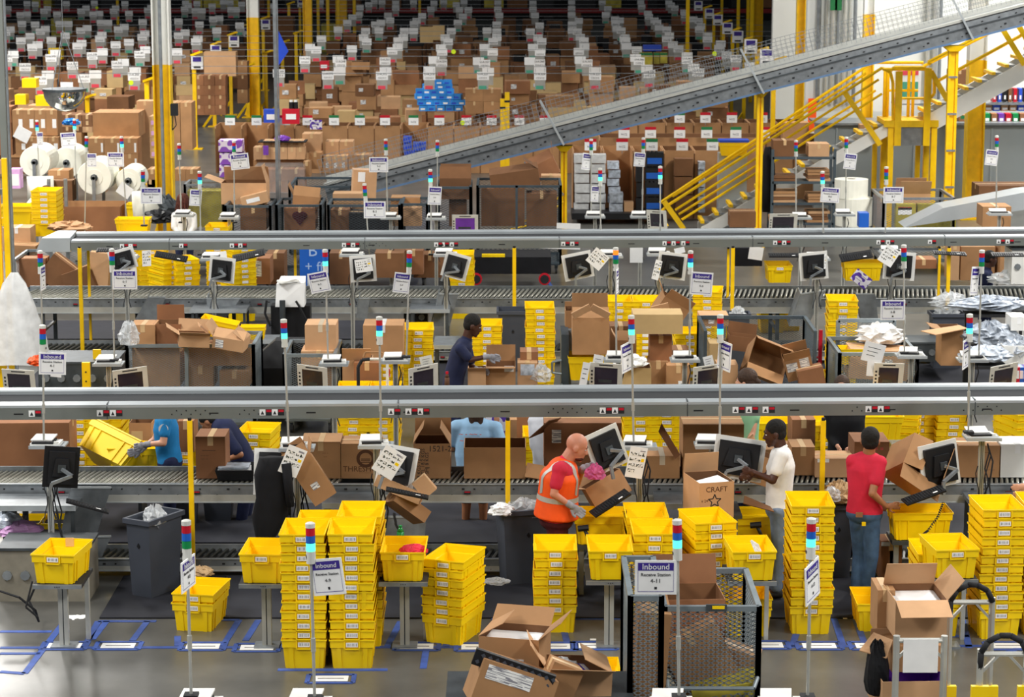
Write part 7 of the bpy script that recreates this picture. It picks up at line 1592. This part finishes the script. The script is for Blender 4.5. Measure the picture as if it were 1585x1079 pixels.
    b=MB(); b.smooth=True; b.ball(H_(0,.093,-.064),HS(.022,.004,.003),'maroon',10,6,Rh); b.build('mouth',root)
    if hair and hairstyle!='bald':
        b=MB(); g=.007 if hairstyle=='short' else .018
        b.ball(H_(0,-.022,.045),HS(.079+g,.092+g,.084+g),hair,20,12,Rh); b.ball(H_(0,-.045,.0),HS(.074+g,.06+g,.07+g),hair,16,10,Rh)
        if hairstyle=='ponytail': b.ball(H_(0,-.125,.01),HS(.03,.035,.03),hair); cap(b,H_(0,-.14,0),.03*hs,H_(0,-.16,-.17),.016*hs,hair)
        if hairstyle=='long': b.ball(H_(0,-.05,-.07),HS(.09,.07,.12),hair,16,10,Rh); cap(b,H_(.05,-.06,-.05),.05,H_(.04,-.07,-.2),.03,hair); cap(b,H_(-.05,-.06,-.05),.05,H_(-.04,-.07,-.2),.03,hair)
        if hairstyle=='locks':
            for i in range(14): a=i*.45; cap(b,H_(.08*math.cos(a),-.02+.09*math.sin(a),.06),.022,H_(.12*math.cos(a),-.04+.11*math.sin(a),-.13-.03*(i%3)),.014,hair) if math.sin(a)<.55 else None
        put(remesh(b,.008,2),'hair',root)
    if beard:
        b=MB(); b.ball(H_(0,.045,-.085),HS(.049,.05,.034),beard,14,10,Rh); b.ball(H_(0,.084,-.082),HS(.026,.014,.012),beard,10,8,Rh); put(remesh(b,.007,2),'beard',root)
    # clothes
    b=MB(); torso(b,shirt,.016,low=True); arms(b,shirt,.014,sleeve if not longs else .99)
    if longs:
        for s in 'NF': cap(b,J['el'+s],.055,J['wr'+s].lerp(J['el'+s],.1),.038,shirt)
    # keep the neckline open: cloth stays below it
    me=remesh(b,vox,12)
    put(me,'shirt',root)
    b=MB(); b.cyl(ne.lerp(hd,-.02),ne.lerp(hd,.16),.072*k**.4,shirt,16,r1=.066*k**.4); put(b.mesh('collar'),'collar',root)
    if vest:
        b=MB(); B1=basis(pel,ch); g=.034; m='vest_orange'
        ell(b,pel.lerp(wa,.15),.186*k+g,.158*k+g,wa,.165*k+g,.136*k+g,B1,m); ell(b,wa,.165*k+g,.136*k+g,ch,.176*k+g,.132*k+g,B1,m); b.ball(ch,(.178*k+g,.134*k+g,.15),m,20,12,B1)
        b.ball(ch.lerp(ne,.45),(.13*k+g,.1*k+g,.11+g),m,18,12,B1); vm=remesh(b,.009,12); put(vm,'vest',root)
        from mathutils.bvhtree import BVHTree
        bv=BVHTree.FromPolygons([v.co for v in vm.vertices],[tuple(p.vertices) for p in vm.polygons])
        def hug(paths,nm_):
            vs=[];n_=len(paths)
            for c,d in paths:
                d=d.normalized(); h=bv.ray_cast(c+d*.6,-d)[0]; vs.append((h if h else c+d*.1)+d*.006)
            b=MB(); b.smooth=True; b.add(vs,[(2*i,2*i+2,2*i+3,2*i+1) for i in range(n_//2-1)],'reflect'); b.build(nm_,root)
        ps=[]
        for i in range(41):
            a=2*math.pi*i/40
            for dz in (-.026,.026): ps.append((wa.lerp(ch,.12)+B1@Vector((0,0,dz)),B1@Vector((math.cos(a),math.sin(a),0))))
        hug(ps,'reflective_band')
        for sx in (-1,1):
            ps=[]
            for i in range(25):
                a=R_(-42+i*264/24)
                for dx in (-.024,.024): ps.append((ch+B1@Vector((sx*.1*k+dx,0,.02)),B1@Vector((0,math.cos(a),math.sin(a)))))
            hug(ps,'reflective_strap')
    b=MB(); B1=basis(pel,ch); b.ball(pel+Vector((0,0,-.03)),(.172*k+.012,.13*k+.012,.12),pants,18,12,B1)
    for s in 'NF':
        h,kn,an=J['hi'+s],J['kn'+s],J['an'+s]
        if bare_legs: cap(b,h,.1*k**.5,h.lerp(kn,.75),.085,pants)
        else: cap(b,h,.1*k**.5,kn,.076,pants); cap(b,kn,.075,an+Vector((0,0,.03)),.062,pants)
    put(remesh(b,.011,5),'trousers' if not bare_legs else 'shorts',root)
    for s in 'NF':
        an=J['an'+s]; b=MB(); t_=an+Ry@Vector((0,.13,-.045)); h_=an+Ry@Vector((0,-.04,-.035)); cap(b,h_,.045,t_,.04,shoe); put(remesh(b,.01,2),'shoe',root)
    if glove:
        for i,s in enumerate('NF'): b=MB(); hand(b,glove,s,.004,hands[i][0]); cap(b,J['wr'+s],.036,J['wr'+s].lerp(J['el'+s],.2),.036,glove); put(remesh(b,.0055,2),'glove',root)
    return root
def legs(x,yp,yk,ya,dx=6,dy=.1,fx=0,kx=0):
    return dict(hiN=(x,yp,-dy),hiF=(x+dx*.5,yp-2,dy),knN=(x+kx,yk,-dy),knF=(x+kx+dx,yk-3,dy),anN=(x+fx,ya,-dy),anF=(x+fx+dx,ya-4,dy))
person('bald bearded man in orange reflective vest over red t-shirt, grey gloves, unpacking a carton',24.3,
 dict(head=(893,692),neck=(876,714),chest=(866,740),waist=(863,772),pelvis=(861,800),shN=(866,727,-.23),shF=(878,722,.22),elN=(857,765,-.3),elF=(893,748,.22),wrN=(884,783,-.27),wrF=(903,724,.05),haN=(898,793,-.25),haF=(917,722,0),**legs(861,806,860,905)),
 -90,'skin_pink','tee_red','maroon',hair='hair_brown',hairstyle='bald',k=1.28,hs=1.14,hpitch=22,vest=True,glove='glove',beard='hair_red',vox=.009,sleeve=.62)
person('man in plain white t-shirt and faded jeans facing left at the monitor',24.3,
 dict(head=(1199,671),neck=(1209,694),chest=(1209,722),waist=(1206,756),pelvis=(1206,784),shN=(1210,706,-.2),shF=(1206,703,.2),elN=(1196,744,-.26),elF=(1188,738,.22),wrN=(1172,733,-.22),wrF=(1166,736,.1),haN=(1160,730,-.2),haF=(1155,738,.05),**legs(1206,792,852,914,dx=7,fx=-5)),
 88,'skin_deep','tee_white','jeans_light',hs=1.1,hpitch=12,k=1.02,sleeve=.6)
person('man in crimson t-shirt and dark blue jeans seen from behind gripping a yellow tote',24.4,
 dict(head=(1347,682),neck=(1344,706),chest=(1341,728),waist=(1339,762),pelvis=(1338,790),shN=(1362,716,-.08),shF=(1320,714,.02),elN=(1350,764,-.2),elF=(1322,764,.2),wrN=(1372,784,-.15),wrF=(1348,785,.25),haN=(1384,783,-.1),haF=(1366,785,.25),hiN=(1348,800,-.03),hiF=(1329,800,.03),knN=(1349,860,-.05),knF=(1331,856,.06),anN=(1342,912,-.02),anF=(1325,916,.02)),
 -18,'skin_tan','tee_red','jeans',hs=1.12,hyaw=-10,k=1.05,sleeve=.6)
person('cyan-shirted worker with a grey glove resting on a tipped yellow tote, head behind the beam',27.2,
 dict(head=(250,620),neck=(254,641),chest=(257,664),waist=(259,690),pelvis=(263,712),shN=(256,652,-.2),shF=(252,650,.2),elN=(253,686,-.27),elF=(240,680,.2),wrN=(226,688,-.25),wrF=(218,696,.1),haN=(208,694,-.22),haF=(206,700,.1),**legs(263,716,780,838)),
 85,'skin_light','tee_cyan','navy',hs=1.0,glove='glove',hpitch=20,vox=.011,k=1.02)
o_=person('navy-shirted worker bending forward over the arrow-printed carton',27.6,
 dict(head=(322,652),neck=(336,654),chest=(350,668),waist=(368,693),pelvis=(380,718),shN=(352,676,-.2),shF=(342,656,.2),elN=(372,704,-.28),elF=(345,690,.15),wrN=(350,712,-.22),wrF=(325,702,.1),**legs(378,724,778,832,fx=-8)),
 82,'skin_tan','navy','navy',hs=1.0,hpitch=45,vox=.011,sleeve=.75)
person('woman in light blue printed t-shirt and shorts seen from behind, holding a colourful pack',27.5,
 dict(head=(737,626),neck=(737,648),chest=(735,674),waist=(729,704),pelvis=(733,728),shN=(768,662,0),shF=(706,660,0),elN=(778,690,-.1),elF=(700,694,.1),wrN=(772,664,.1),wrF=(718,690,.25),haN=(769,652,.12),hiN=(746,735,0),hiF=(722,735,0),knN=(748,782,0),knF=(722,782,0),anN=(748,824,0),anF=(720,826,0)),
 0,'skin_tan','tee_sky','black',hair='hair_brown',hs=1.1,hairstyle='long',bare_legs=True,vox=.011,k=1.12,sleeve=.7)
person('person in pale grey shirt partly hidden behind the large labelled carton',28.0,
 dict(head=(845,618),neck=(845,640),chest=(845,664),waist=(845,692),pelvis=(848,716),shN=(868,652,0),shF=(826,652,0),elN=(872,690,0),elF=(828,690,0),wrN=(868,712,.1),wrF=(838,712,.2),hiN=(858,722,0),hiF=(838,722,0),knN=(858,775,0),knF=(838,775,0),anN=(858,822,0),anF=(838,822,0)),
 10,'skin_light','tee_grey','navy',hair='hair_brown',vox=.014,longs=True)
person('black-clad person with jeans standing behind the rollers, hair just above the beam',27.7,
 dict(head=(1303,600),neck=(1307,626),chest=(1308,652),waist=(1308,684),pelvis=(1308,704),shN=(1330,642,0),shF=(1285,642,0),elN=(1330,676,-.05),elF=(1287,676,0),wrN=(1318,690,-.2),wrF=(1296,690,-.2),hiN=(1318,712,0),hiF=(1298,712,0),knN=(1318,768,0),knF=(1298,768,0),anN=(1318,820,0),anF=(1298,820,0)),
 170,'skin_light','black_soft','jeans',hair='hair_brown',vox=.014,k=1.2,longs=True)
person('ponytailed worker in a pale green top, head above the beam and bare arm below it',27.5,
 dict(head=(1154,590),neck=(1154,614),chest=(1152,642),waist=(1152,674),pelvis=(1152,700),shN=(1170,632,0),shF=(1134,632,0),elN=(1164,672,-.1),elF=(1136,668,0),wrN=(1158,690,-.22),wrF=(1140,690,-.2),hiN=(1162,708,0),hiF=(1142,708,0),knN=(1162,765,0),knF=(1142,765,0),anN=(1162,820,0),anF=(1142,820,0)),
 10,'skin_light','tee_green','navy',hair='hair_brown',hairstyle='ponytail',hyaw=70,vox=.012,sleeve=.4)
person('navy-clad man with grey gloves in the second aisle reaching into a carton',31.2,
 dict(head=(732,504),neck=(722,525),chest=(713,548),waist=(704,578),pelvis=(700,602),shN=(712,540,-.2),shF=(722,536,.2),elN=(728,557,-.24),elF=(730,566,.15),wrN=(755,552,-.2),wrF=(738,572,.1),haN=(770,554,-.2),haF=(748,574,.1),**legs(699,610,655,690)),
 -88,'skin_deep','navy','navy',hs=1.15,hpitch=20,glove='glove',sleeve=.75,vox=.010)
person('navy-clad man in profile behind the far rollers at right',40.2,
 dict(head=(1533,401),neck=(1528,416),chest=(1524,436),waist=(1522,456),pelvis=(1522,474),shN=(1524,426,-.2),shF=(1530,424,.2),elN=(1522,448,-.25),elF=(1532,448,.2),wrN=(1535,458,-.2),wrF=(1542,456,.1),**legs(1522,478,515,548)),
 -85,'skin_deep','navy','navy',vox=.014,hpitch=10)
person('person with long dark locks in a white shirt beside the big yellow column',44.6,
 dict(head=(285,312),neck=(285,326),chest=(285,340),waist=(285,358),pelvis=(285,374),shN=(299,334,0),shF=(271,334,0),elN=(300,352,-.1),elF=(270,352,-.1),wrN=(294,362,-.2),wrF=(276,362,-.2),hiN=(292,378,0),hiF=(279,378,0),knN=(292,410,0),knF=(279,410,0),anN=(292,440,0),anF=(279,440,0)),
 -60,'skin_deep','tee_white','navy',hair='hair_red',hairstyle='locks',vox=.014,longs=True)
person('red-haired person bending behind the yellow stack at far left',46.6,
 dict(head=(72,300),neck=(62,306),chest=(54,316),waist=(44,328),pelvis=(36,340),shN=(58,316,-.2),shF=(60,312,.2),elN=(62,330,-.2),elF=(66,326,.2),wrN=(74,336,-.2),wrF=(76,334,.1),**legs(36,346,372,402)),
 -80,'skin_dark','tee_white','navy',hair='hair_red',hairstyle='locks',vox=.014,hpitch=30,longs=True)
person('person at the right picture edge, only a hand reaching in over the work table',24.8,
 dict(head=(1634,672),neck=(1632,694),chest=(1630,718),waist=(1630,752),pelvis=(1630,782),shN=(1632,706,-.2),shF=(1628,704,.2),elN=(1614,742,-.25),elF=(1612,742,.2),wrN=(1590,752,-.2),wrF=(1590,760,.1),haN=(1578,754,-.2),haF=(1580,764,.1),**legs(1630,790,850,912)),
 88,'skin_light','tee_grey','navy',hair='hair_brown',vox=.012)
# things held
b=MB(); b.cbox((0,0,0),(.26,.03,.3),'cover_art',Euler((0,.3,0)).to_matrix()); tag(b.build('colourful_pack',None,P(766,660,Y=27.9)),'blue and white patterned pack held by the woman in light blue','pack')
blob(P(921,734,Y=24.25),(.09,.05,.1),'pink','pink plastic-wrapped item in the vest worker\'s raised hand','wrapped_item','pack',5,.3)
b=MB(); b.cyl((0,-.006,0),(0,0,0),.055,'tee_white',16); b.cbox((0,-.009,-.01),(.05,.004,.02),'black'); b.cbox((0,-.009,.02),(.03,.004,.015),'black'); 
for o in list(bpy.data.objects):
    l=o.get('label','')
    if l.startswith('cyan-shirted worker with'): q=P(253,664,Y=26.93)-Vector(o.location); b.build('sleeve_patch',o,q)
    if l.startswith('man in crimson'):
        q=MB(); q.cbox((0,0,0),(.07,.012,.05),'card_red'); q.build('jeans_patch',o,P(1330,797,Y=24.235)-Vector(o.location)); q=MB(); q.cbox((0,0,0),(.04,.012,.04),'yellow'); q.build('yellow_tag',o,P(1337,811,Y=24.22)-Vector(o.location))
    if l.startswith('woman in light blue'):
        for tx,sz,px,py in (('~ - ~~ -',.08,728,672),('~ == ~',.08,727,682)): put(text_mesh(tx,sz,'orange_bag'),'lettering',o,P(px,py,Y=27.33)-Vector(o.location),(R_(90),0,0))
# ---------- remove nothing; all objects above ----------
for o in bpy.data.objects:
    if o.type=='EMPTY' and not o.parent and 'label' not in o.keys() and 'kind' not in o.keys() and not KIDS.get(o.name): bpy.data.objects.remove(o)
